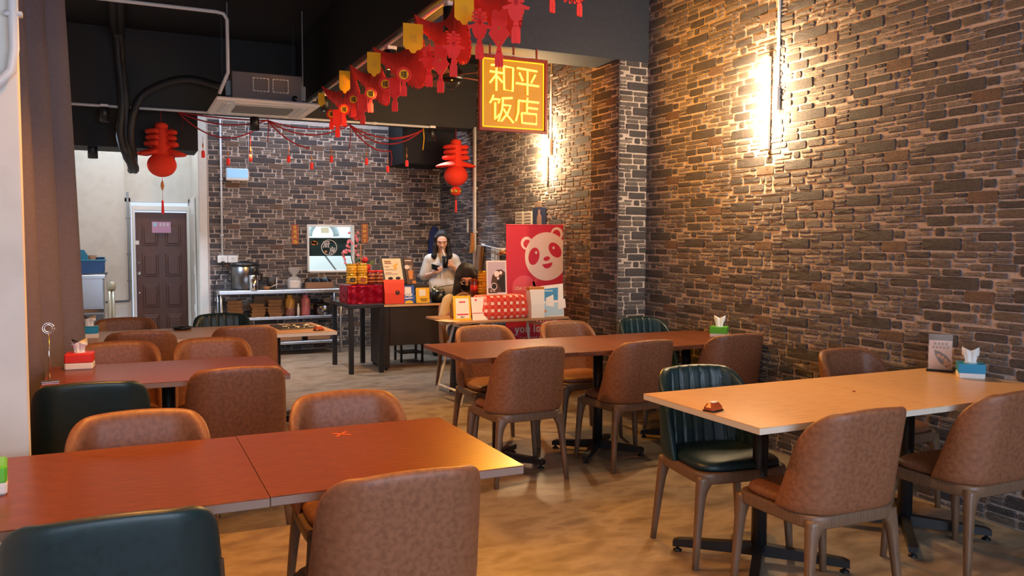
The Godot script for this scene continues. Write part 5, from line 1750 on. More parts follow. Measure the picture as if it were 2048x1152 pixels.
	for k in 2:
		st = S()
		box(st, Vector3(-0.062 + k * 0.125, 0, 0), Vector3(0.12, 0.09, 0.04), 0.006)
		obj("plate", st, mats.white_plastic, n)
		st = S()
		box(st, Vector3(-0.062 + k * 0.125, 0.01, 0.022), Vector3(0.03, 0.03, 0.008), 0.003)
		obj("switch", st, mats.white_pvc, n)
	st = S(true)
	tube(st, [Vector3(1.1, 1.17, ZB + 0.06), Vector3(1.09, 1.05, ZB + 0.06), Vector3(1.02, 0.95, ZB + 0.04), Vector3(0.98, 0.8, ZB + 0.03), Vector3(0.98, 0.5, ZB + 0.03), Vector3(1.0, 0.1, ZB + 0.03)], 0.005, 6)
	box(st, Vector3(1.1, 1.15, ZB + 0.07), Vector3(0.04, 0.05, 0.04), 0.005)
	tag(obj("power_cord", st, mats.black_plastic), "black power cord drooping from the white socket", "cord")
	# couplets
	for q in [[2.0, 1.515, ["sheng", "yi", "xing", "long"], "left"], [2.925, 1.535, ["zhao", "cai", "jin", "bao"], "right"]]:
		var o := thing("couplet", "red couplet with four gold characters on the wall %s of the hatch" % q[3], "couplet", Vector3(q[0], q[1], ZB + 0.016), 0.0, "couplets beside the hatch")
		st = S()
		box(st, Vector3.ZERO, Vector3(0.09, 0.262, 0.004))
		var sh := obj("sheet", st, mats.red_print, o)
		for k in 4:
			st = S()
			strokes(st, HAN[q[2][k]], 0.05, 0.05, 0.0065, 0.002, X(Vector3(0, 0.094 - k * 0.0625, 0.003)))
			obj("character", st, mats.gold_print, o)
		st = S()
		for s in [-1, 1]: slab(st, rect(0.003, 0.25, Vector2(s * 0.041, 0)), 0.002, X(Vector3(0, 0, 0.003)))
		obj("gold_border", st, mats.gold_print, sh)
	# left corner: steel cabinet with baskets
	n = thing("steel_cabinet", "stainless steel cabinet in the white rear corner, half behind the curtain", "cabinet", Vector3(-0.62, 0, -11.35))
	st = S()
	box(st, Vector3(0, 0.50, 0), Vector3(0.74, 0.92, 0.5), 0.006)
	obj("body", st, mats.steel, n)
	st = S()
	box(st, Vector3(0, 0.99, 0), Vector3(0.78, 0.05, 0.54), 0.006)
	obj("worktop", st, mats.steel, n)
	for y in [0.80, 0.36]:
		st = S()
		box(st, Vector3(0, y, 0.255), Vector3(0.72, 0.36, 0.014), 0.004)
		obj("door", st, mats.steel_dark if y < 0.5 else mats.steel, n)
	st = S()
	box(st, Vector3(0, 0.58, 0.262), Vector3(0.74, 0.05, 0.02), 0.004)
	obj("rail", st, mats.chrome, n)
	st = S(true)
	for x in [-0.35, 0.35]: cyl(st, Vector3(x, 0.0, 0.2), Vector3(x, 0.05, 0.2), 0.02, 10)
	for x in [-0.35, 0.35]: cyl(st, Vector3(x, 0.0, -0.2), Vector3(x, 0.05, -0.2), 0.02, 10)
	obj("foot", st, mats.black_plastic, n)
	st = S(true)
	cyl(st, Vector3(-0.19, 0.0, -11.1), Vector3(-0.19, 0.93, -11.1), 0.024, 10)
	cyl(st, Vector3(-0.15, 0.0, -11.1), Vector3(-0.15, 0.88, -11.1), 0.02, 10)
	box(st, Vector3(-0.17, 0.88, -11.1), Vector3(0.1, 0.1, 0.08), 0.01)
	tag(obj("water_filter", st, mats.pale_metal), "pale metal pipes and filter standing right of the steel cabinet", "pipe")
	n = thing("tray", "black tray under the blue basket on the steel cabinet", "tray", Vector3(-0.45, 1.015, -11.3))
	st = S()
	box(st, Vector3(0, 0.008, 0), Vector3(0.48, 0.016, 0.36), 0.004)
	obj("plate", st, mats.black_plastic, n)
	n = thing("plastic_basket", "dark blue plastic basket on the steel cabinet", "basket", Vector3(-0.43, 1.032, -11.28))
	for z in [0.13, -0.13]:
		st = S()
		slab(st, PackedVector2Array([Vector2(-0.19, 0), Vector2(0.17, 0), Vector2(0.2, 0.155), Vector2(-0.22, 0.155)]), 0.008, X(Vector3(0, 0, z)))
		obj("long_side", st, mats.navy_basket, n)
	for x in [-0.2, 0.185]:
		st = S()
		box(st, Vector3(x, 0.078, 0), Vector3(0.008, 0.15, 0.26), 0.0)
		obj("short_side", st, mats.navy_basket, n)
	st = S()
	box(st, Vector3(-0.01, 0.006, 0), Vector3(0.36, 0.01, 0.26))
	obj("bottom", st, mats.navy_basket, n)
	st = S()
	for z in [0.136, -0.136]: box(st, Vector3(-0.01, 0.157, z), Vector3(0.44, 0.014, 0.016), 0.003)
	obj("rim", st, mats.teal_plastic, n)
	n = thing("teal_box", "teal plastic box standing in the dark blue basket", "box", Vector3(-0.52, 1.045, -11.26))
	st = S()
	slab(st, PackedVector2Array([Vector2(-0.12, 0), Vector2(0.11, 0), Vector2(0.10, 0.20), Vector2(0.06, 0.27), Vector2(-0.12, 0.27)]), 0.1, X(Vector3.ZERO))
	obj("body", st, mats.teal_plastic, n)
	st = S()
	slab(st, rect(0.06, 0.05, Vector2(0.05, 0.12)), 0.102, X(Vector3.ZERO))
	obj("label_patch", st, mats.pale_blue, n)
	st = S(true)
	lathe(st, [[0.0, 0.0], [0.035, 0.0], [0.05, 0.2], [0.046, 0.2], [0.03, 0.01], [0.0, 0.01]], 18, Vector3(-0.37, 1.047, -11.33))
	tag(obj("paper_cup", st, mats.cardboard), "tan paper cup stack behind the teal box in the blue basket", "cup")
	st = S()
	box(st, Vector3(-0.28, 1.135, -11.32), Vector3(0.085, 0.175, 0.12), 0.01)
	var pk := obj("navy_packet", st, mats.navy_plastic)
	tag(pk, "navy blue packet at the right end of the blue basket", "packet")
	st = S()
	box(st, Vector3(-0.28, 1.223, -11.32), Vector3(0.1, 0.006, 0.13), 0.002)
	obj("flap", st, mats.teal_plastic, pk)

# ------------------------------------------------------------------ counter with the new year gifts
func counter() -> void:
	var n := thing("side_table", "narrow black table under the red foil box", "table", Vector3(2.335, 0, -9.06))
	var st := S()
	box(st, Vector3(0, 0.73, 0), Vector3(0.39, 0.04, 0.83), 0.004)
	obj("tabletop", st, mats.black_wood, n)
	for x in [-0.165, 0.165]:
		for z in [-0.385, 0.385]:
			st = S()
			box(st, Vector3(x, 0.355, z), Vector3(0.05, 0.71, 0.05), 0.004)
			obj("leg", st, mats.black_wood, n)
	n = thing("desk", "dark wooden counter desk with a pale edge", "desk", Vector3(3.1, 0, -9.06))
	st = S()
	box(st, Vector3(0.0, 0.722, 0), Vector3(1.1, 0.026, 0.62), 0.003)
	obj("desktop", st, mats.dark_wood, n)
	st = S()
	box(st, Vector3(0.0, 0.722, 0.3115), Vector3(1.1, 0.024, 0.004), 0.001)
	obj("edge_strip", st, mats.oak, n)
	st = S()
	box(st, Vector3(0.03, 0.49, 0.28), Vector3(1.0, 0.43, 0.02), 0.002)
	obj("front_panel", st, mats.dark_wood, n)
	for x in [-0.5, 0.52]:
		st = S()
		box(st, Vector3(x, 0.365, 0.0), Vector3(0.06, 0.68, 0.57), 0.003)
		obj("end_panel", st, mats.dark_wood, n)
		st = S(true)
		for z in [-0.24, 0.24]: cyl(st, Vector3(x, 0.0, z), Vector3(x, 0.03, z), 0.02, 10)
		obj("caster", st, mats.black_plastic, n)
	n = thing("stool", "black stool frame under the dark counter desk", "stool", Vector3(3.05, 0, -9.4))
	st = S()
	box(st, Vector3(0, 0.45, 0), Vector3(0.32, 0.03, 0.3), 0.004)
	obj("seat", st, mats.black_wood, n)
	for x in [-0.13, 0.13]:
		for z in [-0.12, 0.12]:
			st = S()
			box(st, Vector3(x, 0.22, z), Vector3(0.025, 0.44, 0.025), 0.002)
			obj("leg", st, mats.black_metal, n)
	st = S()
	box(st, Vector3(0, 0.11, 0), Vector3(0.28, 0.015, 0.26))
	obj("footrest", st, mats.black_wood, n)
	# red foil box
	n = thing("foil_box", "box wrapped in crinkled dark red foil on the narrow black table", "box", Vector3(2.355, 0.751, -8.95), 0.06)
	st = S(true)
	var r := RandomNumberGenerator.new(); r.seed = 12
	var NX := 26; var NY := 14
	for face in 5:
		var pts := []
		for j in NY + 1:
			var row := []
			for i in NX + 1:
				var u := float(i) / NX - 0.5; var v := float(j) / NY
				var e := 1.0 if i > 0 and i < NX and j > 0 and j < NY else 0.0
				var b := (r.randf_range(-0.0012, 0.0012) + 0.004 * sin(u * 17.0 + v * 6.0 + face) * sin(v * 5.0 - u * 9.0) + 0.002 * sin(u * 60.0 * absf(u) + v * 14.0)) * e
				var p: Vector3
				match face:
					0: p = Vector3(u * 0.40, v * 0.2, 0.15 + b)
					1: p = Vector3(-u * 0.40, v * 0.2, -0.15 - b)
					2: p = Vector3(0.2 + b, v * 0.2, -u * 0.30)
					3: p = Vector3(-0.2 - b, v * 0.2, u * 0.30)
					_: p = Vector3(u * 0.40, 0.2 + b, 0.15 - v * 0.30)
				row.append(p)
			pts.append(row)
		for j in NY:
			for i in NX: quado(st, pts[j][i], pts[j][i + 1], pts[j + 1][i + 1], pts[j + 1][i], Vector3(0, 0.1, 0))
	box(st, Vector3(0, 0.003, 0), Vector3(0.39, 0.006, 0.29))
	obj("wrapping", st, mats.red_foil, n)
	st = S()
	for s in [-1, 1]: box(st, Vector3(0.06 * s, 0.207, 0.1), Vector3(0.09, 0.004, 0.08), 0.001, Basis(Vector3.UP, 0.4 * s))
	obj("folded_flap", st, mats.red_foil, n)
	# jars of snacks on it
	var jy := 0.962
	for q in [[2.245, 0, 0.055, 0.112, "jar_gold", "round gold snack jar with a dark label on the foil box"], [2.245, 1, 0.055, 0.112, "jar_gold", "round gold snack jar on top of the left stack on the foil box"], [2.362, 0, 0.055, 0.112, "jar_gold", "round gold snack jar with an orange label on the foil box"], [2.362, 1, 0.055, 0.112, "jar_gold", "round gold snack jar on top of the orange labelled jar"], [2.462, 0, 0.042, 0.15, "jar_brown", "slim jar of brown biscuits on the foil box, left one of two"], [2.552, 0, 0.042, 0.15, "jar_brown", "slim jar of brown biscuits on the foil box, right one of two"]]:
		var o := thing("snack_jar", q[5], "jar", Vector3(q[0] - 0.015, jy + q[1] * q[3], -8.87), 0.0, "snack jars on the foil box")
		st = S(true)
		lathe(st, [[0.0, 0.001], [q[2], 0.001], [q[2], q[3] * 0.86], [0.0, q[3] * 0.86]], 22)
		var bo := obj("body", st, mats[q[4]], o)
		st = S(true)
		for a in 18:
			for b in 3:
				var t := TAU * (a + 0.5 * b) / 18
				lathe(st, [[0.0, -0.009], [0.009, 0.0], [0.0, 0.009]], 6, Vector3(cos(t) * q[2] * 0.97, q[3] * (0.18 + 0.24 * b), sin(t) * q[2] * 0.97))
		obj("biscuits", st, mats.gold_print if q[4] == "jar_gold" else mats.food_orange, bo)
		st = S(true)
		lathe(st, [[q[2] * 1.03, q[3] * 0.85], [q[2] * 1.03, q[3] * 0.985], [q[2] * 0.95, q[3] * 0.998], [0.0, q[3] * 0.998]], 22)
		obj("lid", st, mats.red_plastic if q[4] == "jar_brown" else mats.gold_foil, o)
		if q[1] == 0 and q[4] == "jar_gold":
			st = S()
			slab(st, disc(0.03, 16, 1.1), 0.003, X(Vector3(0, q[3] * 0.45, q[2] + 0.001)))
			obj("front_label", st, mats.orange_plastic if q[0] > 2.3 else mats.ink, o)
	# blossom arrangement
	n = thing("flower_arrangement", "pink peach blossom twigs with red flowers and green leaves behind the snack jars", "flowers", Vector3(2.33, 0.962, -9.03))
	st = S(true)
	lathe(st, [[0.0, 0.0], [0.06, 0.0], [0.075, 0.1], [0.07, 0.1], [0.055, 0.01], [0.0, 0.01]], 18)
	obj("vase", st, mats.leaf_dark, n)
	var heads := []
	for b in [[[0, 0.08, 0], [-0.06, 0.25, 0.03], [-0.10, 0.42, 0.05], [-0.07, 0.55, 0.04]], [[0, 0.08, 0], [-0.13, 0.18, 0.06], [-0.16, 0.3, 0.07], [-0.16, 0.39, 0.07]], [[0, 0.08, 0], [0.0, 0.28, 0.0], [-0.02, 0.46, 0.02], [0.0, 0.56, 0.02]]]:
		st = S(true)
		var pts := []
		for p in b: pts.append(Vector3(p[0], p[1], p[2]))
		tube(st, pts, [0.006, 0.005, 0.004, 0.002], 6)
		obj("twig", st, mats.twig, n)
		for k in 9:
			var f := r.randf_range(0.3, 1.0) * 3.0
			var i := int(min(floor(f), 2))
			heads.append(pts[i].lerp(pts[i + 1], f - i) + Vector3(r.randf_range(-0.025, 0.025), r.randf_range(-0.01, 0.02), r.randf_range(0, 0.03)))
	for h in heads:
		st = S(true)
		for k in 5:
			var a := TAU * k / 5 + r.randf()
			lathe(st, [[0.0, -0.004], [0.009, 0.0], [0.0, 0.006]], 7, h + Vector3(cos(a) * 0.009, sin(a) * 0.009, 0.0), 0.0, Basis(Vector3.RIGHT, PI / 2))
		obj("blossom", st, mats.petal_pink, n)
	for p in [Vector3(0.08, 0.26, 0.05), Vector3(-0.04, 0.19, 0.1), Vector3(0.1, 0.18, 0.08)]:
		st = S(true)
		for ring in 3:
			for k in 6:
				var a := TAU * k / 6 + ring * 0.5
				var rr := 0.028 - ring * 0.009
				lathe(st, [[0.0, -0.006], [0.014, 0.0], [0.0, 0.008]], 7, p + Vector3(cos(a) * rr, sin(a) * rr, ring * 0.008), 0.0, Basis(Vector3.RIGHT, PI / 2))
		obj("red_flower", st, mats.petal_red, n)
	for k in 9:
		st = S()
		var a := -0.3 + k * 0.42
		var ln := r.randf_range(0.12, 0.2)
		var poly := PackedVector2Array([Vector2(0, 0), Vector2(0.018, ln * 0.4), Vector2(0.014, ln * 0.75), Vector2(0, ln), Vector2(-0.014, ln * 0.75), Vector2(-0.018, ln * 0.4)])
		slab(st, poly, 0.002, Transform3D(Basis(Vector3.UP, a) * Basis(Vector3.BACK, -0.5 - r.randf() * 0.6), Vector3(0.06, 0.13 + r.randf() * 0.06, 0.06)))
		obj("leaf", st, mats.leaf if k % 2 else mats.leaf_dark, n)
	st = S(true)
	cyl(st, Vector3(0.03, 0.1, 0.06), Vector3(0.03, 0.43, 0.06), 0.004, 6)
	tube(st, [Vector3(-0.08, 0.2, 0.09), Vector3(0.0, 0.235, 0.1), Vector3(0.08, 0.22, 0.1), Vector3(0.14, 0.2, 0.1)], 0.004, 6)
	obj("gold_stick", st, mats.gold_thread, n)
	# orange paper bag
	n = thing("gift_bag", "bright orange gift bag with a dark round print on the counter desk", "bag", Vector3(2.70, 0.736, -8.86))
	st = S()
	var L := []
	for q in [[0.225, 0.09, 0.0], [0.225, 0.085, 0.12], [0.235, 0.05, 0.23], [0.238, 0.02, 0.268]]:
		L.append([Vector3(-q[0] / 2, q[2], -q[1] / 2), Vector3(-q[0] / 2, q[2], q[1] / 2), Vector3(q[0] / 2, q[2], q[1] / 2), Vector3(q[0] / 2, q[2], -q[1] / 2)])
	loft(st, L)
	obj("bag", st, mats.orange_bag, n)
	st = S()
	slab(st, disc(0.026, 20), 0.003, X(Vector3(0.035, 0.125, 0.0435), 0, -0.05))
	obj("round_print", st, mats.ink, n)
	st = S()
	slab(st, PackedVector2Array([Vector2(-0.012, 0.0), Vector2(0.0, 0.008), Vector2(0.013, 0.0), Vector2(0.005, 0.016), Vector2(-0.005, 0.016)]), 0.003, X(Vector3(0.035, 0.128, 0.045), 0, -0.05))
	obj("print_detail", st, mats.orange_bag, n)
	# payment cards
	for q in [["blue payment card with a yellow foot leaning on the counter desk", 2.865, "pay_blue", 0.135, 0.20, -0.02], ["yellow payment card with a dark head band on the counter desk", 3.035, "pay_yellow", 0.16, 0.21, 0.0]]:
		var o := thing("payment_card", q[0], "sign", Vector3(q[1], 0.737, -8.82), q[5], "payment cards on the counter desk")
		var xf := X(Vector3(0, 0.0, 0), 0.0, -0.14)
		st = S()
		slab(st, rect(q[3], q[4], Vector2(0, q[4] / 2)), 0.006, xf)
		obj("card", st, mats[q[2]], o)
		st = S()
		slab(st, PackedVector2Array([Vector2(-0.02, 0.004), Vector2(0.02, 0.004), Vector2(0.02, 0.15), Vector2(-0.02, 0.15)]), 0.004, X(Vector3(0, 0, -0.045), 0.0, 0.16))
		obj("strut", st, mats.black_plastic, o)
		st = S()
		slab(st, rect(0.075, 0.075, Vector2(-0.004, q[4] * (0.73 if q[2] == "pay_blue" else 0.55))), 0.008, xf)
		obj("white_patch", st, mats.white_paper, o)
		st = S()
		if q[2] == "pay_blue":
			slab(st, PackedVector2Array([Vector2(-0.05, 0.0), Vector2(0.055, 0.0), Vector2(0.045, 0.022), Vector2(0.01, 0.034), Vector2(-0.03, 0.028)]), 0.008, xf)
			obj("yellow_foot", st, mats.pay_yellow, o)
			st = S()
			strokes(st, [[0.0, 0.95, 0.3, 0.8, 0.5, 0.95, 0.7, 0.8, 0.95, 0.9], [0.1, 0.6, 0.35, 0.7, 0.6, 0.55, 0.9, 0.65], [0.05, 0.15, 0.95, 0.2]], 0.085, 0.06, 0.012, 0.009, xf.translated_local(Vector3(0.002, 0.078, 0)))
			obj("lettering", st, mats.white_paper, o)
		else:
			slab(st, rect(q[3], 0.038, Vector2(0, q[4] - 0.019)), 0.008, xf)
			obj("head_band", st, mats.ink, o)
			st = S()
			for k in 3: slab(st, rect(0.09 - 0.015 * k, 0.006, Vector2(0.01, 0.045 - k * 0.012)), 0.009, xf)
			obj("small_print", st, mats.ink, o)
	# menu display
	n = thing("menu_display", "black menu display with a cream sheet and a drink photo", "menu display", Vector3(2.80, 0.737, -9.10))
	st = S()
	box(st, Vector3(0.02, 0.11, -0.02), Vector3(0.34, 0.22, 0.05), 0.004)
	slab(st, rect(0.36, 0.29, Vector2(0.0, 0.36)), 0.02, X(Vector3(0, 0, 0.012), 0, -0.12))
	obj("holder", st, mats.black_plastic, n)
	var mx := X(Vector3(-0.03, 0.0, 0.03), 0, -0.12)
	st = S()
	slab(st, PackedVector2Array([Vector2(-0.125, 0.5), Vector2(0.095, 0.5), Vector2(0.125, 0.24), Vector2(-0.09, 0.24)]), 0.004, mx)
	var ms := obj("menu_sheet", st, mats.cream_paper, n)
	st = S()
	for q in [[-0.06, 0.465, 0.075, 0.013], [-0.055, 0.445, 0.08, 0.011], [-0.07, 0.405, 0.05, 0.008], [-0.03, 0.37, 0.13, 0.006], [-0.05, 0.335, 0.07, 0.006], [-0.02, 0.32, 0.15, 0.006]]: slab(st, rect(q[2], q[3], Vector2(q[0], q[1])), 0.006, mx)
	obj("menu_lines", st, mats.brown_ink, ms)
	st = S()
	for q in [[-0.03, 0.27], [0.06, 0.272]]: slab(st, disc(0.018, 16, 1.6, Vector2(q[0], q[1])), 0.006, mx)
	obj("bowl_photo", st, mats.ink, ms)
	st = S()
	for q in [[0.02, 0.41], [0.045, 0.43], [0.035, 0.39]]: slab(st, disc(0.018, 10, 0.8, Vector2(q[0], q[1])), 0.006, mx)
	obj("noodle_photo", st, mats.pay_yellow, ms)
	var dx := X(Vector3(0.155, 0.0, 0.035), -0.1, -0.12)
	st = S()
	slab(st, PackedVector2Array([Vector2(-0.06, 0.5), Vector2(0.045, 0.5), Vector2(0.09, 0.20), Vector2(-0.02, 0.20)]), 0.004, dx)
	var ds := obj("drink_photo", st, mats.photo_brown, n)
	st = S()
	slab(st, PackedVector2Array([Vector2(-0.01, 0.36), Vector2(0.05, 0.36), Vector2(0.045, 0.26), Vector2(0.005, 0.26)]), 0.006, dx)
	slab(st, disc(0.018, 12, 1.3, Vector2(0.06, 0.225)), 0.006, dx)
	obj("drink_glass", st, mats.food_orange, ds)
	st = S()
	slab(st, disc(0.025, 12, 1.2, Vector2(-0.02, 0.4)), 0.006, dx)
	for x in [0.015, 0.03]: slab(st, rect(0.005, 0.06, Vector2(x, 0.39)), 0.006, dx)
	slab(st, rect(0.075, 0.012, Vector2(-0.005, 0.475)), 0.006, dx)
	obj("drink_highlights", st, mats.board_white, ds)
	# dark vase with leaves
	n = thing("glass_vase", "dark glass vase with glossy leaves right of the yellow payment card", "vase", Vector3(3.24, 0.737, -8.88))
	st = S(true)
	lathe(st, [[0.0, 0.0], [0.075, 0.0], [0.085, 0.03], [0.08, 0.12], [0.075, 0.12], [0.07, 0.02], [0.0, 0.02]], 20)
	obj("vase", st, mats.black_plastic, n)
	for k in 16:
		st = S()
		var ln := r.randf_range(0.05, 0.09)
		var a := TAU * k / 16
		slab(st, PackedVector2Array([Vector2(0, 0), Vector2(0.02, ln * 0.4), Vector2(0.0, ln), Vector2(-0.02, ln * 0.4)]), 0.002, Transform3D(Basis(Vector3.UP, a) * Basis(Vector3.RIGHT, 0.4 + r.randf() * 0.9), Vector3(cos(a) * 0.05, 0.10 + r.randf() * 0.05, -sin(a) * 0.05)))
		obj("leaf", st, [mats.leaf_dark, mats.leaf, mats.cream_paper][k % 3], n)
	st = S(true)
	cyl(st, Vector3(-0.08, 0.165, 0.03), Vector3(0.2, 0.20, 0.03), 0.004, 6)
	obj("stick", st, mats.twig, n)

# ------------------------------------------------------------------ folding table, banner, wall bits
func folding_table() -> void:
	var turn := 0.066
	var n := thing("folding_table", "pale folding table in front of the pink banner", "table", Vector3(3.07, 0, -6.84), turn, "")
	var st := S()
	box(st, Vector3(0, 0.738, 0), Vector3(1.15, 0.022, 0.64), 0.004)
	obj("tabletop", st, mats.grey_oak, n)
	for s in [-1, 1]:
		st = S(true)
		for z in [-0.26, 0.26]:
			tube(st, [Vector3(-0.30 if s < 0 else 0.46, 0.725, z), Vector3(-0.50 if s < 0 else 0.53, 0.02, z)], 0.013, 8)
		cyl(st, Vector3(-0.47 if s < 0 else 0.52, 0.12, -0.26), Vector3(-0.47 if s < 0 else 0.52, 0.12, 0.26), 0.011, 8)
		cyl(st, Vector3(-0.32 if s < 0 else 0.466, 0.66, -0.26), Vector3(-0.32 if s < 0 else 0.466, 0.66, 0.26), 0.011, 8)
		if s < 0: tube(st, [Vector3(s * 0.38, 0.45, 0.0), Vector3(s * 0.1, 0.72, 0.0)], 0.009, 8)
		obj("leg_frame", st, mats.white_plastic, n)
	var ty := 0.7495
	# payment stands
	n = thing("payment_stand", "yellow framed payment stand on the left of the folding table", "sign", Vector3(2.63, ty, -6.60), 0.05, "payment stands on the folding table")
	var xf := X(Vector3.ZERO, 0, -0.12)
	st = S()
	slab(st, rect(0.165, 0.215, Vector2(0, 0.1075)), 0.006, xf)
	slab(st, PackedVector2Array([Vector2(-0.06, 0.0), Vector2(0.06, 0.0), Vector2(0.05, 0.14), Vector2(-0.05, 0.14)]), 0.004, X(Vector3(0, 0, -0.055), 0, 0.18))
	obj("frame", st, mats.pay_yellow, n)
	st = S()
	slab(st, rect(0.125, 0.175, Vector2(0.003, 0.105)), 0.008, xf)
	obj("sheet", st, mats.white_paper, n)
	st = S()
	slab(st, rect(0.11, 0.012, Vector2(0.003, 0.052)), 0.009, xf)
	slab(st, rect(0.06, 0.012, Vector2(0.003, 0.16)), 0.009, xf)
	obj("pink_bar", st, mats.pink_board, n)
	st = S()
	strokes(st, [[0.0, 0.1, 0.15, 0.9, 0.3, 0.1], [0.4, 0.1, 0.45, 0.7, 0.6, 0.1], [0.7, 0.5, 0.95, 0.5]], 0.04, 0.018, 0.004, 0.009, xf.translated_local(Vector3(0.003, 0.031, 0)))
	obj("signature", st, mats.ink, n)
	n = thing("payment_stand", "white payment stand with a pink stripe, beside the yellow framed one", "sign", Vector3(2.785, ty, -6.585), -0.05, "payment stands on the folding table")
	st = S()
	slab(st, PackedVector2Array([Vector2(-0.075, 0.2), Vector2(0.06, 0.2), Vector2(0.08, 0.0), Vector2(-0.065, 0.0)]), 0.006, xf)
	slab(st, PackedVector2Array([Vector2(-0.05, 0.0), Vector2(0.05, 0.0), Vector2(0.04, 0.13), Vector2(-0.04, 0.13)]), 0.004, X(Vector3(0, 0, -0.055), 0, 0.18))
	obj("card", st, mats.white_paper, n)
	st = S()
	slab(st, rect(0.14, 0.006, Vector2(0.004, 0.06)), 0.008, xf)
	slab(st, rect(0.015, 0.018, Vector2(-0.03, 0.175)), 0.008, xf)
	obj("pink_stripe", st, mats.pink_board, n)
	# wrapped box under checked cloth
	n = thing("cloth_bundle", "bundle wrapped in red and white checked cloth on the folding table", "bundle", Vector3(3.035, ty, -6.72), turn)
	st = S(true)
	var L := []
	var r := RandomNumberGenerator.new(); r.seed = 21
	var ph := []
	for i in 56: ph.append(r.randf_range(-1, 1))
	for q in [[0.90, 0.0, 1.0], [1.02, 0.012, 1.0], [1.06, 0.05, 0.9], [1.04, 0.1, 0.6], [1.0, 0.16, 0.3], [0.96, 0.195, 0.15], [0.88, 0.205, 0.1], [0.5, 0.207, 0.0], [0.02, 0.207, 0.0]]:
		var a := []
		for i in 56:
			var t := -TAU * i / 56
			var c := cos(t); var s := sin(t)
			var w: float = q[0] * (1.0 + q[2] * (0.028 * sin(i * 1.9 + q[1] * 60.0) + 0.02 * ph[i]))
			a.append(Vector3(0.235 * w * signf(c) * pow(absf(c), 0.4), q[1], 0.135 * w * signf(s) * pow(absf(s), 0.4)))
		L.append(a)
	loft(st, L)
	obj("checked_cloth", st, mats.gingham, n)
	n = thing("wicker_handle", "brown woven bag handle standing behind the payment stands", "bag", Vector3(2.74, ty, -6.86), 0.1)
	st = S(true)
	var pts := []
	for i in 13: pts.append(Vector3(cos(PI * i / 12) * 0.10, 0.13 + sin(PI * i / 12) * 0.085, 0))
	tube(st, pts, 0.012, 8)
	obj("handle", st, mats.kraft, n)
	st = S()
	box(st, Vector3(0, 0.07, 0), Vector3(0.24, 0.14, 0.08), 0.012)
	obj("bag", st, mats.kraft, n)
	# cookie tins
	for k in 4:
		var o := thing("cookie_jar", "golden cookie jar stacked behind the photo frame, " + ["at the bottom", "second from the bottom", "third from the bottom", "at the top"][k], "jar", Vector3(2.965, ty + 0.104 * k, -6.92), 0.0, "golden cookie jars")
		st = S(true)
		lathe(st, [[0.0, 0.001], [0.046, 0.001], [0.05, 0.008], [0.05, 0.085], [0.0, 0.085]], 22)
		obj("body", st, mats.jar_gold, o)
		st = S(true)
		for a in 14:
			for b in 3: lathe(st, [[0.0, -0.01], [0.011, 0.0], [0.0, 0.01]], 6, Vector3(cos(TAU * (a + 0.5 * b) / 14) * 0.049, 0.018 + 0.026 * b, sin(TAU * (a + 0.5 * b) / 14) * 0.049))
		obj("cookies", st, mats.gold_print, o)
		st = S(true)
		lathe(st, [[0.052, 0.083], [0.052, 0.099], [0.046, 0.1035], [0.0, 0.1035]], 22)
		obj("lid", st, mats.gold_foil, o)
	for k in 2:
		st = S(true)
		lathe(st, [[0.0, 0.001], [0.034, 0.001], [0.036, 0.16], [0.03, 0.17], [0.0, 0.172]], 16, Vector3(2.888, ty + 0.173 * k, -6.96))
		var o := obj("snack_tube", st, mats.jar_brown)
		tag(o, "dark red snack tube left of the golden cookie jars, " + ["the lower one", "the upper one"][k], "snack tube", "dark red snack tubes")
		st = S(true)
		lathe(st, [[0.0365, 0.06], [0.0372, 0.11], [0.0, 0.11]], 16, Vector3(2.888, ty + 0.173 * k, -6.96))
		obj("label_band", st, mats.red_plastic, o)
	# framed picture of cups standing on the bundle
	n = thing("photo_frame", "white framed photo of cups and a dark tray, standing on the checked bundle", "picture", Vector3(3.0, ty + 0.21, -6.70), 0.06)
	var fx := X(Vector3.ZERO, 0, -0.06)
	st = S()
	slab(st, rect(0.2, 0.305, Vector2(0, 0.1525)), 0.012, fx)
	slab(st, PackedVector2Array([Vector2(-0.03, 0.0), Vector2(0.03, 0.0), Vector2(0.02, 0.2), Vector2(-0.02, 0.2)]), 0.004, X(Vector3(0, 0, -0.05), 0, 0.2))
	obj("frame", st, mats.white_plastic, n)
	st = S()
	slab(st, rect(0.178, 0.28, Vector2(0, 0.1525)), 0.014, fx)
	var ph2 := obj("photo", st, mats.photo_lilac, n)
	st = S()
	slab(st, PackedVector2Array([Vector2(-0.05, 0.02), Vector2(0.085, 0.02), Vector2(0.085, 0.2), Vector2(0.05, 0.225), Vector2(0.0, 0.22), Vector2(-0.045, 0.17), Vector2(-0.06, 0.09)]), 0.015, fx)
	slab(st, rect(0.09, 0.045, Vector2(-0.042, 0.036)), 0.0152, fx)
	obj("table_photo", st, mats.photo_brown, ph2)
	st = S()
	slab(st, PackedVector2Array([Vector2(0.0, 0.12), Vector2(0.085, 0.19), Vector2(0.085, 0.02), Vector2(0.05, 0.02)]), 0.0156, fx)
	slab(st, disc(0.026, 18, 1.0, Vector2(-0.03, 0.075)), 0.0162, fx)
	obj("dark_tray", st, mats.ink, ph2)
	st = S()
	slab(st, disc(0.027, 18, 1.0, Vector2(0.0, 0.185)), 0.0162, fx)
	slab(st, disc(0.016, 14, 1.0, Vector2(0.04, 0.195)), 0.0162, fx)
	slab(st, disc(0.012, 12, 1.0, Vector2(0.012, 0.145)), 0.0162, fx)
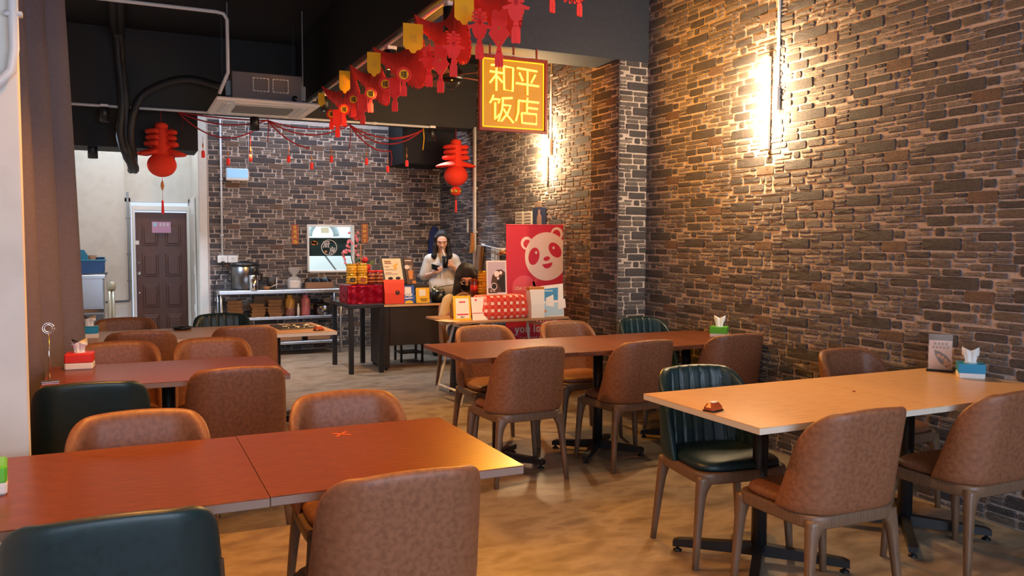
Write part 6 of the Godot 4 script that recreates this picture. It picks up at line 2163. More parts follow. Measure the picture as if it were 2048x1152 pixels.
	for i in 24:
		var a := TAU * i / 24
		slab(st, PackedVector2Array([Vector2(-0.03, 0.075) + Vector2(cos(a), sin(a)) * 0.031, Vector2(-0.03, 0.075) + Vector2(cos(a + 0.27), sin(a + 0.27)) * 0.031, Vector2(-0.03, 0.075) + Vector2(cos(a + 0.27), sin(a + 0.27)) * 0.025, Vector2(-0.03, 0.075) + Vector2(cos(a), sin(a)) * 0.025]), 0.0168, fx)
	for q in [[-0.06, 0.042], [-0.06, 0.03], [-0.03, 0.042], [-0.03, 0.03]]: slab(st, rect(0.02, 0.005, Vector2(q[0], q[1])), 0.0168, fx)
	obj("cups", st, mats.board_white, ph2)
	# bags and leaflets
	n = thing("paper_bag", "white paper bag with a gold rim, right of the checked bundle", "bag", Vector3(3.345, ty, -6.62), turn)
	st = S()
	L = []
	for q in [[0.135, 0.1, 0.0], [0.14, 0.1, 0.12], [0.15, 0.07, 0.24], [0.155, 0.05, 0.275]]:
		L.append([Vector3(-q[0] / 2, q[2], -q[1] / 2), Vector3(-q[0] / 2, q[2], q[1] / 2), Vector3(q[0] / 2, q[2], q[1] / 2), Vector3(q[0] / 2, q[2], -q[1] / 2)])
	loft(st, L)
	obj("bag", st, mats.white_paper, n)
	st = S()
	box(st, Vector3(0, 0.262, 0), Vector3(0.158, 0.03, 0.062), 0.004)
	obj("rim", st, mats.gold_thread, n)
	n = thing("leaflet_stack", "blue and white leaflets propped at the right end of the folding table", "leaflets", Vector3(3.53, ty, -6.64), -0.1)
	st = S()
	slab(st, PackedVector2Array([Vector2(-0.105, 0.0), Vector2(0.115, 0.0), Vector2(0.115, 0.30), Vector2(-0.105, 0.28)]), 0.01, X(Vector3.ZERO, 0, -0.1))
	obj("backing_sheet", st, mats.white_paper, n)
	st = S()
	slab(st, PackedVector2Array([Vector2(-0.1, 0.14), Vector2(0.06, 0.15), Vector2(0.065, 0.265), Vector2(-0.1, 0.25)]), 0.012, X(Vector3.ZERO, 0, -0.1))
	obj("blue_leaflet", st, mats.sky_blue, n)
	st = S()
	slab(st, PackedVector2Array([Vector2(-0.1, 0.005), Vector2(0.11, 0.01), Vector2(0.10, 0.13), Vector2(-0.1, 0.12)]), 0.013, X(Vector3.ZERO, 0, -0.1))
	slab(st, rect(0.10, 0.012, Vector2(-0.04, 0.235)), 0.015, X(Vector3.ZERO, 0, -0.1))
	obj("pale_leaflet", st, mats.pale_blue, n)
	st = S()
	slab(st, PackedVector2Array([Vector2(-0.06, 0.10), Vector2(0.02, 0.09), Vector2(0.015, 0.2), Vector2(-0.06, 0.17)]), 0.016, X(Vector3.ZERO, 0, -0.1))
	slab(st, PackedVector2Array([Vector2(0.05, 0.06), Vector2(0.125, 0.08), Vector2(0.12, 0.16), Vector2(0.05, 0.15)]), 0.016, X(Vector3(0.01, 0, 0.002), 0, -0.1))
	obj("price_slip", st, mats.white_paper, n)
	st = S()
	slab(st, disc(0.014, 12, 1.0, Vector2(-0.07, 0.05)), 0.016, X(Vector3.ZERO, 0, -0.1))
	obj("orange_dot", st, mats.food_orange, n)
	st = S()
	box(st, Vector3(2.50, ty + 0.001, -6.62), Vector3(0.13, 0.002, 0.2), 0.0, Basis(Vector3.UP, 0.3))
	tag(obj("pink_slip", st, mats.paper_peach), "flat pale pink slip lying at the left end of the folding table", "paper")

func banner() -> void:
	var z := -7.30
	var n := thing("roll_up_banner", "tall pink roll-up banner with a white panda face and lettering", "banner", Vector3(3.682, 0, z))
	var st := S()
	box(st, Vector3(0, 0.83, 0), Vector3(0.632, 1.54, 0.004))
	obj("banner_sheet", st, mats.pink_board, n)
	st = S()
	box(st, Vector3(0, 0.03, 0), Vector3(0.65, 0.06, 0.16), 0.01)
	obj("base", st, mats.steel, n)
	st = S(true)
	cyl(st, Vector3(0, 0.06, -0.03), Vector3(0, 1.59, -0.012), 0.009, 8)
	obj("pole", st, mats.steel, n)
	st = S()
	box(st, Vector3(0, 1.598, 0), Vector3(0.64, 0.012, 0.014), 0.003)
	obj("top_bar", st, mats.pink_board, n)
	var clip := rect(0.632, 1.6, Vector2(0, 0.8))
	var lay := func(called: String, polys: Array, depth: float, mat: Material) -> void:
		var s2 := S()
		for p in polys:
			for q in Geometry2D.intersect_polygons(p, clip): slab(s2, q, depth, X(Vector3(0, 0, 0.002)))
		obj(called, s2, mat, n)
	lay.call("ear", [disc(0.065, 24, 1.0, Vector2(-0.092, 1.418)), disc(0.068, 24, 1.0, Vector2(0.245, 1.512))], 0.003, mats.board_white)
	lay.call("inner_ear", [disc(0.042, 20, 1.0, Vector2(-0.088, 1.412)), disc(0.046, 20, 1.0, Vector2(0.24, 1.508))], 0.004, mats.pink_board)
	lay.call("face", [disc(0.242, 48, 1.0, Vector2(0.131, 1.286))], 0.005, mats.board_white)
	lay.call("eye_patch", [disc(0.088, 24, 0.68, Vector2(-0.012, 1.289), -0.25), disc(0.088, 24, 0.68, Vector2(0.225, 1.35), 0.75), disc(0.022, 16, 1.7, Vector2(0.131, 1.264), 0.2), PackedVector2Array([Vector2(0.08, 1.207), Vector2(0.125, 1.212), Vector2(0.196, 1.228), Vector2(0.19, 1.2), Vector2(0.17, 1.175), Vector2(0.14, 1.165), Vector2(0.11, 1.17), Vector2(0.09, 1.187)])], 0.006, mats.pink_board)
	lay.call("eye", [disc(0.014, 12, 1.0, Vector2(0.012, 1.325)), disc(0.014, 12, 1.0, Vector2(0.207, 1.372))], 0.007, mats.board_white)
	lay.call("speech_bubble", [disc(0.125, 30, 1.05, Vector2(-0.12, 0.975)), PackedVector2Array([Vector2(-0.03, 1.03), Vector2(0.03, 1.08), Vector2(0.0, 0.96)])], 0.004, mats.pink_light)
	text("lettering", "Use code", 0.052, mats.board_white, n, Vector3(-0.12, 0.975, 0.006))
	text("lettering", "anything", 0.085, mats.board_white, n, Vector3(0.085, 0.655, 0.004), true)
	text("lettering", "you love", 0.10, mats.board_white, n, Vector3(-0.02, 0.565, 0.004), true)
	text("lettering", "Get food and", 0.05, mats.board_white, n, Vector3(-0.02, 0.475, 0.004))

func wall_bits() -> void:
	var st := S()
	for q in [[-8.33, 0.2], [-8.11, 0.2]]:
		st = S()
		box(st, Vector3(XR - 0.016, 1.68, q[0]), Vector3(0.008, 0.17, q[1]), 0.002)
		var o := obj("wall_notice", st, mats.notice_cream)
		tag(o, "cream paper notice on the stone wall above the pink banner, " + ("the left one" if q[0] < -8.2 else "the right one"), "notice", "notices above the banner")
		st = S()
		for k in 4: box(st, Vector3(XR - 0.021, 1.74 - k * 0.035, q[0]), Vector3(0.002, 0.005, 0.14))
		obj("ruled_lines", st, mats.ink, o)
	st = S()
	box(st, Vector3(XR - 0.017, 1.70, -7.83), Vector3(0.008, 0.19, 0.30), 0.002)
	var p := obj("poster", st, mats.poster_navy)
	tag(p, "small dark poster of a blurred figure on the stone wall above the banner", "poster")
	st = S()
	slab(st, PackedVector2Array([Vector2(-0.05, -0.09), Vector2(0.06, -0.09), Vector2(0.05, 0.0), Vector2(0.02, 0.03), Vector2(0.025, 0.07), Vector2(-0.02, 0.075), Vector2(-0.03, 0.02), Vector2(-0.055, -0.02)]), 0.002, X(Vector3(XR - 0.022, 1.70, -7.83), -PI / 2))
	obj("figure_print", st, mats.poster_tan, p)
	# hanging things on the recessed wall
	st = S()
	slab(st, PackedVector2Array([Vector2(-0.012, 0.09), Vector2(0.012, 0.09), Vector2(0.028, -0.03), Vector2(0.02, -0.085), Vector2(-0.02, -0.085), Vector2(-0.028, -0.03)]), 0.012, X(Vector3(XR - 0.02, 1.635, -9.85), -PI / 2))
	tag(obj("wall_tag", st, mats.cream_paper), "small pale tag hanging on the recessed stone wall left of the double conduit", "tag")
	st = S()
	slab(st, PackedVector2Array([Vector2(-0.02, 0.12), Vector2(0.05, 0.12), Vector2(0.05, -0.02), Vector2(0.03, -0.12), Vector2(-0.05, -0.14), Vector2(-0.06, -0.12), Vector2(-0.02, 0.0)]), 0.02, X(Vector3(XR - 0.07, 1.42, -9.60), -PI / 2))
	tag(obj("wooden_peg", st, mats.gold_thread), "yellowish wooden peg hanging on the double white conduit", "peg")
	var n := thing("paper_bag", "crumpled brown paper bag hanging on the recessed stone wall below the wooden peg", "bag", Vector3(XR - 0.045, 1.22, -9.38), -PI / 2)
	st = S()
	slab(st, PackedVector2Array([Vector2(-0.05, 0.17), Vector2(0.06, 0.15), Vector2(0.02, 0.0), Vector2(-0.01, -0.15), Vector2(-0.16, -0.12), Vector2(-0.06, 0.02)]), 0.05, X(Vector3.ZERO))
	obj("bag", st, mats.kraft, n)
	n = thing("document_strip", "pinned documents hanging on the recessed stone wall left of the banner", "papers", Vector3(XR - 0.024, 1.2, -8.98), -PI / 2)
	st = S()
	for q in [[-0.06, 0.0, 0.1, 0.3], [0.07, 0.0, 0.12, 0.32]]: box(st, Vector3(q[0], q[1], 0), Vector3(q[2], q[3], 0.004), 0.0, Basis(Vector3.BACK, 0.04 * q[0]))
	obj("sheet", st, mats.notice_cream, n)
	st = S()
	for k in 7: box(st, Vector3(-0.06 + (k % 2) * 0.13, 0.12 - k * 0.04, 0.003), Vector3(0.06, 0.006, 0.002))
	obj("printed_lines", st, mats.ink, n)
	st = S(true)
	cyl(st, Vector3(XR - 0.05, 1.39, -9.32), Vector3(XR - 0.06, 1.34, -8.72), 0.008, 6)
	box(st, Vector3(XR - 0.03, 1.39, -9.32), Vector3(0.05, 0.03, 0.03)); box(st, Vector3(XR - 0.03, 1.34, -8.72), Vector3(0.06, 0.03, 0.03))
	tag(obj("hanging_rail", st, mats.white_pvc), "thin white rail on the recessed wall above the hanging papers", "rail")
	st = S(true)
	for k in 5: lathe(st, [[0.0, -0.02], [0.018, 0.0], [0.0, 0.02]], 8, Vector3(XR - 0.06, 1.30 + 0.015 * (k % 2), -8.76 + k * 0.035), 0.2)
	tube(st, [Vector3(XR - 0.06, 1.30, -8.6), Vector3(XR - 0.06, 1.27, -8.8), Vector3(XR - 0.06, 1.2, -8.84)], 0.006, 6)
	tag(obj("garlic_ornament", st, mats.gold_thread), "yellowish knotted ornament hanging left of the banner's top", "ornament")
	# hooks with a blue apron behind the standing woman
	st = S()
	box(st, Vector3(3.85, 1.67, ZB + 0.02), Vector3(0.3, 0.03, 0.02), 0.003)
	var hk := obj("hook_rail", st, mats.dark_wood)
	tag(hk, "hook rail on the back wall behind the standing woman", "hooks")
	for k in 4:
		st = S(true)
		tube(st, [Vector3(3.74 + k * 0.075, 1.67, ZB + 0.03), Vector3(3.74 + k * 0.075, 1.65, ZB + 0.06), Vector3(3.74 + k * 0.075, 1.68, ZB + 0.075)], 0.005, 6)
		obj("hook", st, mats.chrome, hk)
	st = S(true)
	var L := []
	for q in [[0.03, 1.64, 0.02], [0.07, 1.56, 0.03], [0.09, 1.4, 0.035], [0.10, 1.1, 0.035], [0.095, 1.08, 0.03]]:
		var a := []
		for i in 20: a.append(Vector3(3.91 + cos(-TAU * i / 20) * q[0] * (1 + 0.1 * sin(i * 2.5)), q[1], ZB + 0.06 + sin(-TAU * i / 20) * q[2]))
		L.append(a)
	loft(st, L)
	tag(obj("apron", st, mats.blue_cloth), "dark blue apron hanging in the back corner behind the standing woman", "apron")
# ------------------------------------------------------------------ people: tapered bones joined with a smooth minimum, meshed as surface nets
func blob(bones: Array, cell: float, k: float) -> ArrayMesh:
	var lo := Vector3(1e9, 1e9, 1e9); var hi := -lo
	for b in bones:
		var r: float = max(b[2], b[3]) + k + cell * 2.0
		for p in [b[0], b[1]]:
			lo = lo.min(p - Vector3(r, r, r)); hi = hi.max(p + Vector3(r, r, r))
	var nx := int((hi.x - lo.x) / cell) + 2
	var ny := int((hi.y - lo.y) / cell) + 2
	var nz := int((hi.z - lo.z) / cell) + 2
	var F := PackedFloat32Array()
	F.resize(nx * ny * nz)
	F.fill(1000.0)
	for b in bones:
		var A: Vector3 = b[0]; var B: Vector3 = b[1]
		var ra: float = b[2]; var rb: float = b[3]
		var ab := B - A
		var l2: float = max(ab.length_squared(), 1e-9)
		var r: float = max(ra, rb) + k + cell * 2.0
		var m0 := (A.min(B) - Vector3(r, r, r) - lo) / cell
		var m1 := (A.max(B) + Vector3(r, r, r) - lo) / cell
		for z in range(max(0, int(m0.z)), min(nz, int(m1.z) + 2)):
			for y in range(max(0, int(m0.y)), min(ny, int(m1.y) + 2)):
				var i := (z * ny + y) * nx
				for x in range(max(0, int(m0.x)), min(nx, int(m1.x) + 2)):
					var p := lo + Vector3(x, y, z) * cell
					var t := clampf((p - A).dot(ab) / l2, 0.0, 1.0)
					var d := (p - A - ab * t).length() - lerpf(ra, rb, t)
					var f := F[i + x]
					var h := maxf(k - absf(f - d), 0.0) / k
					F[i + x] = minf(f, d) - h * h * k * 0.25
	var at := {}
	var V := PackedVector3Array()
	var st := SurfaceTool.new()
	st.begin(Mesh.PRIMITIVE_TRIANGLES)
	st.set_smooth_group(0)
	var offs := [0, 1, nx, nx + 1, nx * ny, nx * ny + 1, nx * ny + nx, nx * ny + nx + 1]
	var edges := [[0, 1], [2, 3], [4, 5], [6, 7], [0, 2], [1, 3], [4, 6], [5, 7], [0, 4], [1, 5], [2, 6], [3, 7]]
	for z in nz - 1:
		for y in ny - 1:
			for x in nx - 1:
				var i := (z * ny + y) * nx + x
				var s0 := F[i] < 0.0
				var mixed := false
				for o in offs:
					if (F[i + o] < 0.0) != s0:
						mixed = true
						break
				if not mixed: continue
				var sum := Vector3(); var n := 0
				for e in edges:
					var fa := F[i + offs[e[0]]]; var fb := F[i + offs[e[1]]]
					if (fa < 0.0) != (fb < 0.0):
						var t := fa / (fa - fb)
						var ca := Vector3(e[0] & 1, (e[0] >> 1) & 1, e[0] >> 2)
						var cb := Vector3(e[1] & 1, (e[1] >> 1) & 1, e[1] >> 2)
						sum += ca.lerp(cb, t); n += 1
				at[i] = V.size()
				V.append(lo + (Vector3(x, y, z) + sum / n) * cell)
	for v in V: st.add_vertex(v)
	var dirs := [[1, nx, nx * ny], [nx, nx * ny, 1], [nx * ny, 1, nx]]
	for i in at:
		for d in dirs:
			if not F.size() > i + d[0]: continue
			var a := F[i] < 0.0
			var b := F[i + d[0]] < 0.0
			if a == b: continue
			var q := [i, i - d[1], i - d[1] - d[2], i - d[2]]
			if not (at.has(q[1]) and at.has(q[2]) and at.has(q[3])): continue
			if a: q.reverse()
			for t in [[0, 1, 2], [0, 2, 3]]:
				for j in t: st.add_index(at[q[j]])
	st.generate_normals()
	return st.commit()

func hand_bones(w: Vector3, fwd: Vector3, side: Vector3, down: Vector3, curl: float) -> Array:
	# w wrist, fwd along the palm, side towards the thumb, down where the fingers curl to
	var b := []
	var palm := w + fwd * 0.075
	b.append([w, palm - side * 0.012, 0.02, 0.019]); b.append([w, palm + side * 0.016, 0.02, 0.018])
	for f in 4:
		var root := palm + side * (0.024 - f * 0.0165)
		var ln: float = [0.036, 0.041, 0.038, 0.03][f]
		var d := fwd
		var p := root
		for s in 3:
			d = (d + down * curl * (0.55 + 0.25 * s)).normalized()
			var q: Vector3 = p + d * ln * (1.0 - 0.22 * s)
			b.append([p, q, 0.0088 - s * 0.0008, 0.008 - s * 0.0008])
			p = q
	var t0 := w + fwd * 0.025 + side * 0.024
	var t1 := t0 + (fwd * 0.6 + side * 0.7 + down * 0.2 * curl).normalized() * 0.034
	var t2 := t1 + (fwd * 0.9 + down * 0.6 * curl).normalized() * 0.032
	b.append([t0, t1, 0.011, 0.0095]); b.append([t1, t2, 0.0095, 0.008])
	return b

func head_mesh(c: Vector3, tilt: float) -> Array:
	# returns face and skull bones round c, bowed by tilt
	var B := Basis(Vector3.RIGHT, tilt)
	var P := func(x: float, y: float, z: float) -> Vector3: return c + B * Vector3(x, y, z)
	var b := [[P.call(0, 0.035, -0.012), P.call(0, 0.03, 0.012), 0.078, 0.074], [P.call(0, -0.01, 0.03), P.call(0, -0.065, 0.052), 0.06, 0.036], [P.call(-0.03, -0.02, 0.035), P.call(-0.012, -0.085, 0.058), 0.038, 0.02], [P.call(0.03, -0.02, 0.035), P.call(0.012, -0.085, 0.058), 0.038, 0.02]]
	b.append([P.call(0, 0.012, 0.088), P.call(0, -0.025, 0.104), 0.008, 0.0125])
	for s in [-1.0, 1.0]:
		b.append([P.call(s * 0.008, -0.028, 0.094), P.call(s * 0.012, -0.03, 0.09), 0.008, 0.008])
		b.append([P.call(s * 0.04, -0.012, 0.06), P.call(s * 0.045, -0.02, 0.052), 0.022, 0.02])
		b.append([P.call(s * 0.076, 0.005, 0.0), P.call(s * 0.074, -0.03, 0.005), 0.011, 0.009])
		b.append([P.call(s * 0.015, 0.03, 0.082), P.call(s * 0.045, 0.03, 0.07), 0.012, 0.01])
	return b

func face_marks(n: Node3D, c: Vector3, tilt: float, mouth: bool) -> void:
	var B := Basis(Vector3.RIGHT, tilt)
	var st := S(true)
	for s in [-1.0, 1.0]:
		lathe(st, [[0.0, -0.004], [0.011, -0.002], [0.012, 0.001], [0.0, 0.003]], 12, c + B * Vector3(s * 0.031, 0.008, 0.083), 0.0, B * Basis(Vector3.UP, s * 0.35) * Basis(Vector3.RIGHT, PI / 2 + 0.2) * Basis.from_scale(Vector3(1, 1, 0.42)))
	obj("eye", st, mats.ink, n)
	st = S(true)
	for s in [-1.0, 1.0]: tube(st, [c + B * Vector3(s * 0.015, 0.030, 0.095), c + B * Vector3(s * 0.032, 0.036, 0.089), c + B * Vector3(s * 0.05, 0.03, 0.074)], [0.003, 0.0035, 0.002], 6)
	obj("eyebrow", st, mats.hair, n)
	if mouth:
		st = S(true)
		tube(st, [c + B * Vector3(-0.02, -0.058, 0.084), c + B * Vector3(0, -0.056, 0.093), c + B * Vector3(0.02, -0.058, 0.084)], [0.003, 0.007, 0.003], 8)
		obj("mouth", st, mats.lips, n)

func people() -> void:
	# standing woman, drinking through a straw and looking at her phone
	var n := thing("person", "standing woman in a cream shirt, sipping a drink and looking at her phone", "person", Vector3(3.62, 0, -9.80), -0.3)
	var hc := Vector3(0.0, 1.435, 0.03)
	var tilt := 0.38
	var body := [[Vector3(0, 1.25, -0.01), Vector3(0, 1.37, 0.025), 0.05, 0.046], [Vector3(-0.13, 1.20, 0), Vector3(0.13, 1.20, 0), 0.06, 0.06], [Vector3(-0.06, 1.12, 0), Vector3(-0.05, 0.97, 0), 0.095, 0.085], [Vector3(0.06, 1.12, 0), Vector3(0.05, 0.97, 0), 0.095, 0.085], [Vector3(-0.07, 0.86, 0), Vector3(0.07, 0.86, 0), 0.105, 0.105]]
	for s in [-1.0, 1.0]:
		body.append([Vector3(s * 0.085, 0.84, 0), Vector3(s * 0.085, 0.46, 0.01), 0.082, 0.055])
		body.append([Vector3(s * 0.085, 0.46, 0.01), Vector3(s * 0.085, 0.08, -0.01), 0.054, 0.036])
		body.append([Vector3(s * 0.085, 0.04, -0.02), Vector3(s * 0.09, 0.03, 0.13), 0.035, 0.028])
	var wl := Vector3(-0.125, 1.03, 0.17); var wr := Vector3(0.135, 1.12, 0.17)
	for a in [[Vector3(-0.165, 1.20, 0), Vector3(-0.225, 0.985, 0.03), wl], [Vector3(0.165, 1.20, 0), Vector3(0.235, 0.99, 0.045), wr]]:
		body.append([a[0], a[1], 0.047, 0.038]); body.append([a[1], a[2], 0.037, 0.024])
	inst("body", blob(body, 0.012, 0.03), mats.skin, n)
	inst("head", blob(head_mesh(hc, tilt), 0.004, 0.014), mats.skin, n)
	face_marks(n, hc, tilt, true)
	inst("hand", blob(hand_bones(wl, Vector3(0.55, 0.35, 0.55).normalized(), Vector3(-0.3, 0.9, -0.2).normalized(), Vector3(0.5, 0.3, -0.6).normalized(), 0.45), 0.0035, 0.006), mats.skin, n)
	inst("hand", blob(hand_bones(wr, Vector3(-0.75, 0.4, 0.35).normalized(), Vector3(0.35, 0.9, 0.0).normalized(), Vector3(-0.3, -0.1, -0.9).normalized(), 0.55), 0.0035, 0.006), mats.skin, n)
	var sh := []
	for b in body.slice(1, 5): sh.append([b[0], b[1], b[2] + 0.016, b[3] + 0.02])
	sh.append([Vector3(-0.05, 0.86, 0), Vector3(0.05, 0.86, 0), 0.125, 0.125])
	sh.append([Vector3(0, 1.235, -0.015), Vector3(0, 1.262, -0.012), 0.066, 0.058])
	for a in [[Vector3(-0.165, 1.195, 0), Vector3(-0.222, 1.0, 0.03)], [Vector3(0.165, 1.195, 0), Vector3(0.23, 1.005, 0.045)]]: sh.append([a[0], a[1], 0.062, 0.064])
	inst("shirt", blob(sh, 0.009, 0.03), mats.shirt, n)
	var st := S()
	slab(st, PackedVector2Array([Vector2(-0.006, 0.3), Vector2(0.006, 0.3), Vector2(0.006, 0.0), Vector2(-0.006, 0.0)]), 0.006, X(Vector3(0.0, 0.9, 0.122), 0, -0.05))
	obj("button_band", st, mats.white_paper, n)
	for s in [-1.0, 1.0]:
		st = S()
		slab(st, PackedVector2Array([Vector2(s * 0.004, 0.0), Vector2(s * 0.05, 0.045), Vector2(s * 0.062, 0.02), Vector2(s * 0.035, -0.03)]), 0.006, X(Vector3(0, 1.215, 0.072), s * 0.25, -0.45))
		obj("collar", st, mats.shirt, n)
	var tr := []
	for s in [-1.0, 1.0]:
		tr.append([Vector3(s * 0.085, 0.82, 0), Vector3(s * 0.087, 0.45, 0.01), 0.097, 0.072]); tr.append([Vector3(s * 0.087, 0.45, 0.01), Vector3(s * 0.087, 0.09, 0), 0.072, 0.06])
	tr.append([Vector3(-0.05, 0.84, 0), Vector3(0.05, 0.84, 0), 0.11, 0.11])
	inst("trousers", blob(tr, 0.014, 0.02), mats.trousers, n)
	var shoe := []
	for s in [-1.0, 1.0]: shoe.append([Vector3(s * 0.085, 0.048, -0.03), Vector3(s * 0.09, 0.036, 0.14), 0.047, 0.036])
	inst("shoes", blob(shoe, 0.012, 0.01), mats.black_plastic, n)
	var H := Basis(Vector3.RIGHT, tilt)
	var hb := [[hc + H * Vector3(0, 0.045, -0.035), hc + H * Vector3(0, 0.052, -0.02), 0.086, 0.086], [hc + H * Vector3(0, 0.0, -0.05), Vector3(0, 1.29, -0.05), 0.075, 0.06]]
	for s in [-1.0, 1.0]:
		hb.append([hc + H * Vector3(s * 0.016, 0.108, 0.02), hc + H * Vector3(s * 0.076, 0.055, 0.03), 0.016, 0.02])
		hb.append([hc + H * Vector3(s * 0.078, 0.055, 0.02), hc + Vector3(s * 0.086, -0.06, 0.035), 0.022, 0.024])
		hb.append([hc + Vector3(s * 0.086, -0.06, 0.035), Vector3(s * 0.098, 1.25, 0.065), 0.026, 0.032])
		hb.append([Vector3(s * 0.098, 1.25, 0.065), Vector3(s * 0.094, 1.215, 0.07), 0.032, 0.018])
		hb.append([hc + H * Vector3(s * 0.06, 0.03, -0.03), Vector3(s * 0.07, 1.25, -0.02), 0.036, 0.04])
	inst("hair", blob(hb, 0.006, 0.022), mats.hair, n)
	# what she holds
	var inv := n.transform
	var ph := thing("phone", "black phone in the standing woman's hand", "phone", inv * Vector3(-0.075, 1.105, 0.225), n.rotation.y)
	st = S()
	box(st, Vector3.ZERO, Vector3(0.145, 0.012, 0.075), 0.004, Basis(Vector3.BACK, -0.3) * Basis(Vector3.UP, 0.45) * Basis(Vector3.RIGHT, 0.9))
	obj("case", st, mats.black_plastic, ph)
	st = S()
	box(st, Basis(Vector3.BACK, -0.3) * Basis(Vector3.UP, 0.45) * Basis(Vector3.RIGHT, 0.9) * Vector3(0, 0.0065, 0), Vector3(0.135, 0.001, 0.066), 0.0, Basis(Vector3.BACK, -0.3) * Basis(Vector3.UP, 0.45) * Basis(Vector3.RIGHT, 0.9))
	obj("screen", st, mats.smoked, ph)
	var cp := thing("drink_cup", "black cup with a white straw held by the standing woman", "cup", inv * Vector3(0.035, 1.10, 0.20), n.rotation.y)
	st = S(true)
	lathe(st, [[0.0, 0.0], [0.03, 0.0], [0.042, 0.135], [0.0, 0.135]], 24)
	obj("cup", st, mats.black_plastic, cp)
	st = S(true)
	lathe(st, [[0.044, 0.132], [0.044, 0.142], [0.03, 0.15], [0.0, 0.15]], 24)
	obj("lid", st, mats.black_plastic, cp)
	st = S(true)
	cyl(st, Vector3(0.0, 0.13, 0.0), Vector3(-0.035, 0.249, -0.098), 0.0045, 8)
	obj("straw", st, mats.white_plastic, cp)

	# seated woman with a black mask
	n = thing("person", "seated woman with long black hair, glasses and a black face mask", "person", Vector3(2.985, 0, -7.42), -0.3)
	hc = Vector3(0.0, 1.085, 0.10)
	tilt = 0.5
	body = [[Vector3(0, 0.90, 0.03), Vector3(0, 1.02, 0.08), 0.05, 0.046], [Vector3(-0.13, 0.85, 0.01), Vector3(0.13, 0.85, 0.01), 0.06, 0.06], [Vector3(-0.06, 0.78, 0), Vector3(-0.05, 0.64, -0.03), 0.09, 0.085], [Vector3(0.06, 0.78, 0), Vector3(0.05, 0.64, -0.03), 0.09, 0.085], [Vector3(-0.07, 0.58, -0.05), Vector3(0.07, 0.58, -0.05), 0.1, 0.1]]
	for s in [-1.0, 1.0]:
		body.append([Vector3(s * 0.09, 0.565, -0.03), Vector3(s * 0.1, 0.55, 0.36), 0.078, 0.056])
		body.append([Vector3(s * 0.1, 0.55, 0.36), Vector3(s * 0.1, 0.09, 0.33), 0.054, 0.036])
		body.append([Vector3(s * 0.1, 0.045, 0.32), Vector3(s * 0.105, 0.03, 0.47), 0.035, 0.028])
	wl = Vector3(-0.13, 0.79, 0.30); wr = Vector3(0.13, 0.79, 0.30)
	for a in [[Vector3(-0.165, 0.85, 0.01), Vector3(-0.215, 0.68, 0.12), wl], [Vector3(0.165, 0.85, 0.01), Vector3(0.215, 0.68, 0.12), wr]]:
		body.append([a[0], a[1], 0.046, 0.038]); body.append([a[1], a[2], 0.037, 0.024])
	inst("body", blob(body, 0.012, 0.03), mats.skin_dark, n)
	inst("head", blob(head_mesh(hc, tilt), 0.004, 0.014), mats.skin_dark, n)
	face_marks(n, hc, tilt, false)
	for s in [-1.0, 1.0]: inst("hand", blob(hand_bones(wl if s < 0 else wr, Vector3(-s * 0.55, -0.05, 0.8).normalized(), Vector3(-s * 0.8, 0.1, -0.5).normalized(), Vector3(0, -1, 0.1).normalized(), 0.25), 0.0035, 0.006), mats.skin_dark, n)
	sh = []
	for b in body.slice(1, 5): sh.append([b[0], b[1], b[2] + 0.016, b[3] + 0.018])
	sh.append([Vector3(0, 0.885, 0.02), Vector3(0, 0.915, 0.03), 0.066, 0.056])
	for a in [[Vector3(-0.165, 0.85, 0.01), Vector3(-0.212, 0.69, 0.11)], [Vector3(0.165, 0.85, 0.01), Vector3(0.212, 0.69, 0.11)]]: sh.append([a[0], a[1], 0.062, 0.062])
	inst("shirt", blob(sh, 0.010, 0.03), mats.shirt, n)
	tr = [[Vector3(-0.06, 0.57, -0.05), Vector3(0.06, 0.57, -0.05), 0.09, 0.09]]
	for s in [-1.0, 1.0]:
		tr.append([Vector3(s * 0.09, 0.565, -0.03), Vector3(s * 0.1, 0.55, 0.36), 0.087, 0.068]); tr.append([Vector3(s * 0.1, 0.55, 0.36), Vector3(s * 0.1, 0.10, 0.33), 0.066, 0.055])
	inst("trousers", blob(tr, 0.014, 0.02), mats.trousers, n)
	shoe = []
	for s in [-1.0, 1.0]: shoe.append([Vector3(s * 0.1, 0.048, 0.31), Vector3(s * 0.105, 0.036, 0.48), 0.047, 0.036])
	inst("shoes", blob(shoe, 0.012, 0.01), mats.black_plastic, n)
	H = Basis(Vector3.RIGHT, tilt)
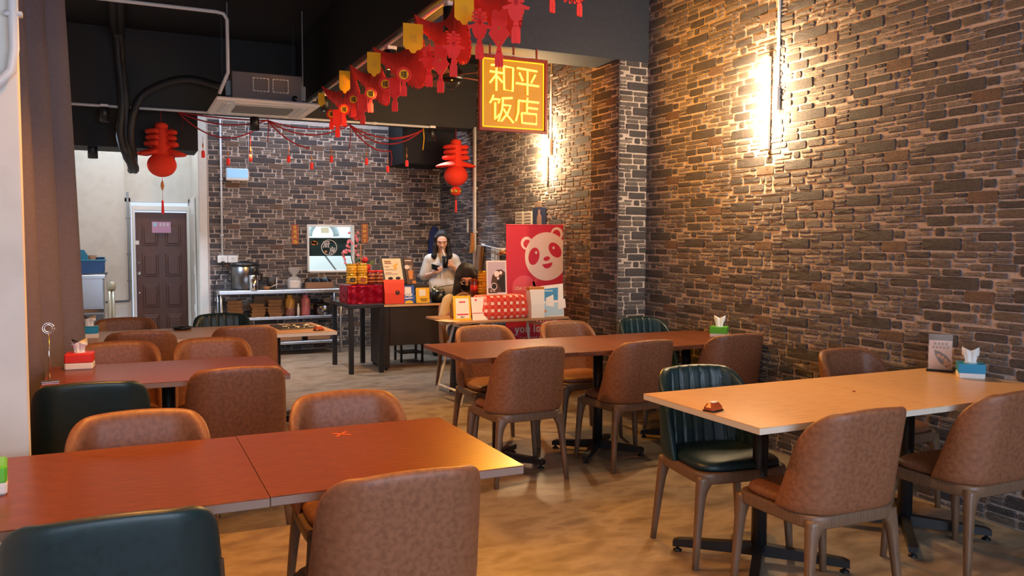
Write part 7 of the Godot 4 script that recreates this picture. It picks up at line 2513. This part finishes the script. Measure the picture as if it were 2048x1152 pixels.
	hb = [[hc + H * Vector3(0, 0.05, -0.03), hc + H * Vector3(0, 0.055, -0.005), 0.09, 0.088], [hc + H * Vector3(0, 0.0, -0.05), Vector3(0, 0.85, -0.045), 0.078, 0.06]]
	for s in [-1.0, 1.0]:
		hb.append([hc + H * Vector3(s * 0.02, 0.115, 0.035), hc + H * Vector3(s * 0.07, 0.05, 0.055), 0.024, 0.024])
		hb.append([hc + H * Vector3(s * 0.073, 0.05, 0.045), hc + Vector3(s * 0.085, -0.08, 0.055), 0.026, 0.03])
		hb.append([hc + Vector3(s * 0.085, -0.08, 0.055), Vector3(s * 0.10, 0.86, 0.115), 0.034, 0.034])
		hb.append([Vector3(s * 0.10, 0.86, 0.115), Vector3(s * 0.09, 0.78, 0.125), 0.034, 0.02])
		hb.append([hc + H * Vector3(s * 0.065, 0.03, -0.03), Vector3(s * 0.095, 0.85, 0.0), 0.038, 0.045])
	inst("hair", blob(hb, 0.006, 0.022), mats.hair, n)
	var mk := []
	for q in [[0, -0.01, 0.035, 0, -0.065, 0.056, 0.064, 0.042], [-0.03, -0.03, 0.038, -0.012, -0.085, 0.06, 0.04, 0.026], [0.03, -0.03, 0.038, 0.012, -0.085, 0.06, 0.04, 0.026], [0, -0.016, 0.09, 0, -0.03, 0.102, 0.012, 0.017]]: mk.append([hc + H * Vector3(q[0], q[1] - 0.008, q[2] + 0.003), hc + H * Vector3(q[3], q[4], q[5] + 0.003), q[6], q[7]])
	inst("face_mask", blob(mk, 0.005, 0.014), mats.mask_black, n)
	st = S(true)
	for s in [-1.0, 1.0]:
		var ring := []
		for i in 17: ring.append(hc + H * Vector3(s * 0.034 + cos(TAU * i / 16) * 0.024, 0.008 + sin(TAU * i / 16) * 0.018, 0.106))
		tube(st, ring, 0.0018, 6)
		tube(st, [hc + H * Vector3(s * 0.058, 0.01, 0.106), hc + H * Vector3(s * 0.084, 0.01, 0.02)], 0.0018, 6)
	tube(st, [hc + H * Vector3(-0.01, 0.01, 0.107), hc + H * Vector3(0.01, 0.01, 0.107)], 0.0018, 6)
	obj("glasses", st, mats.chrome, n)
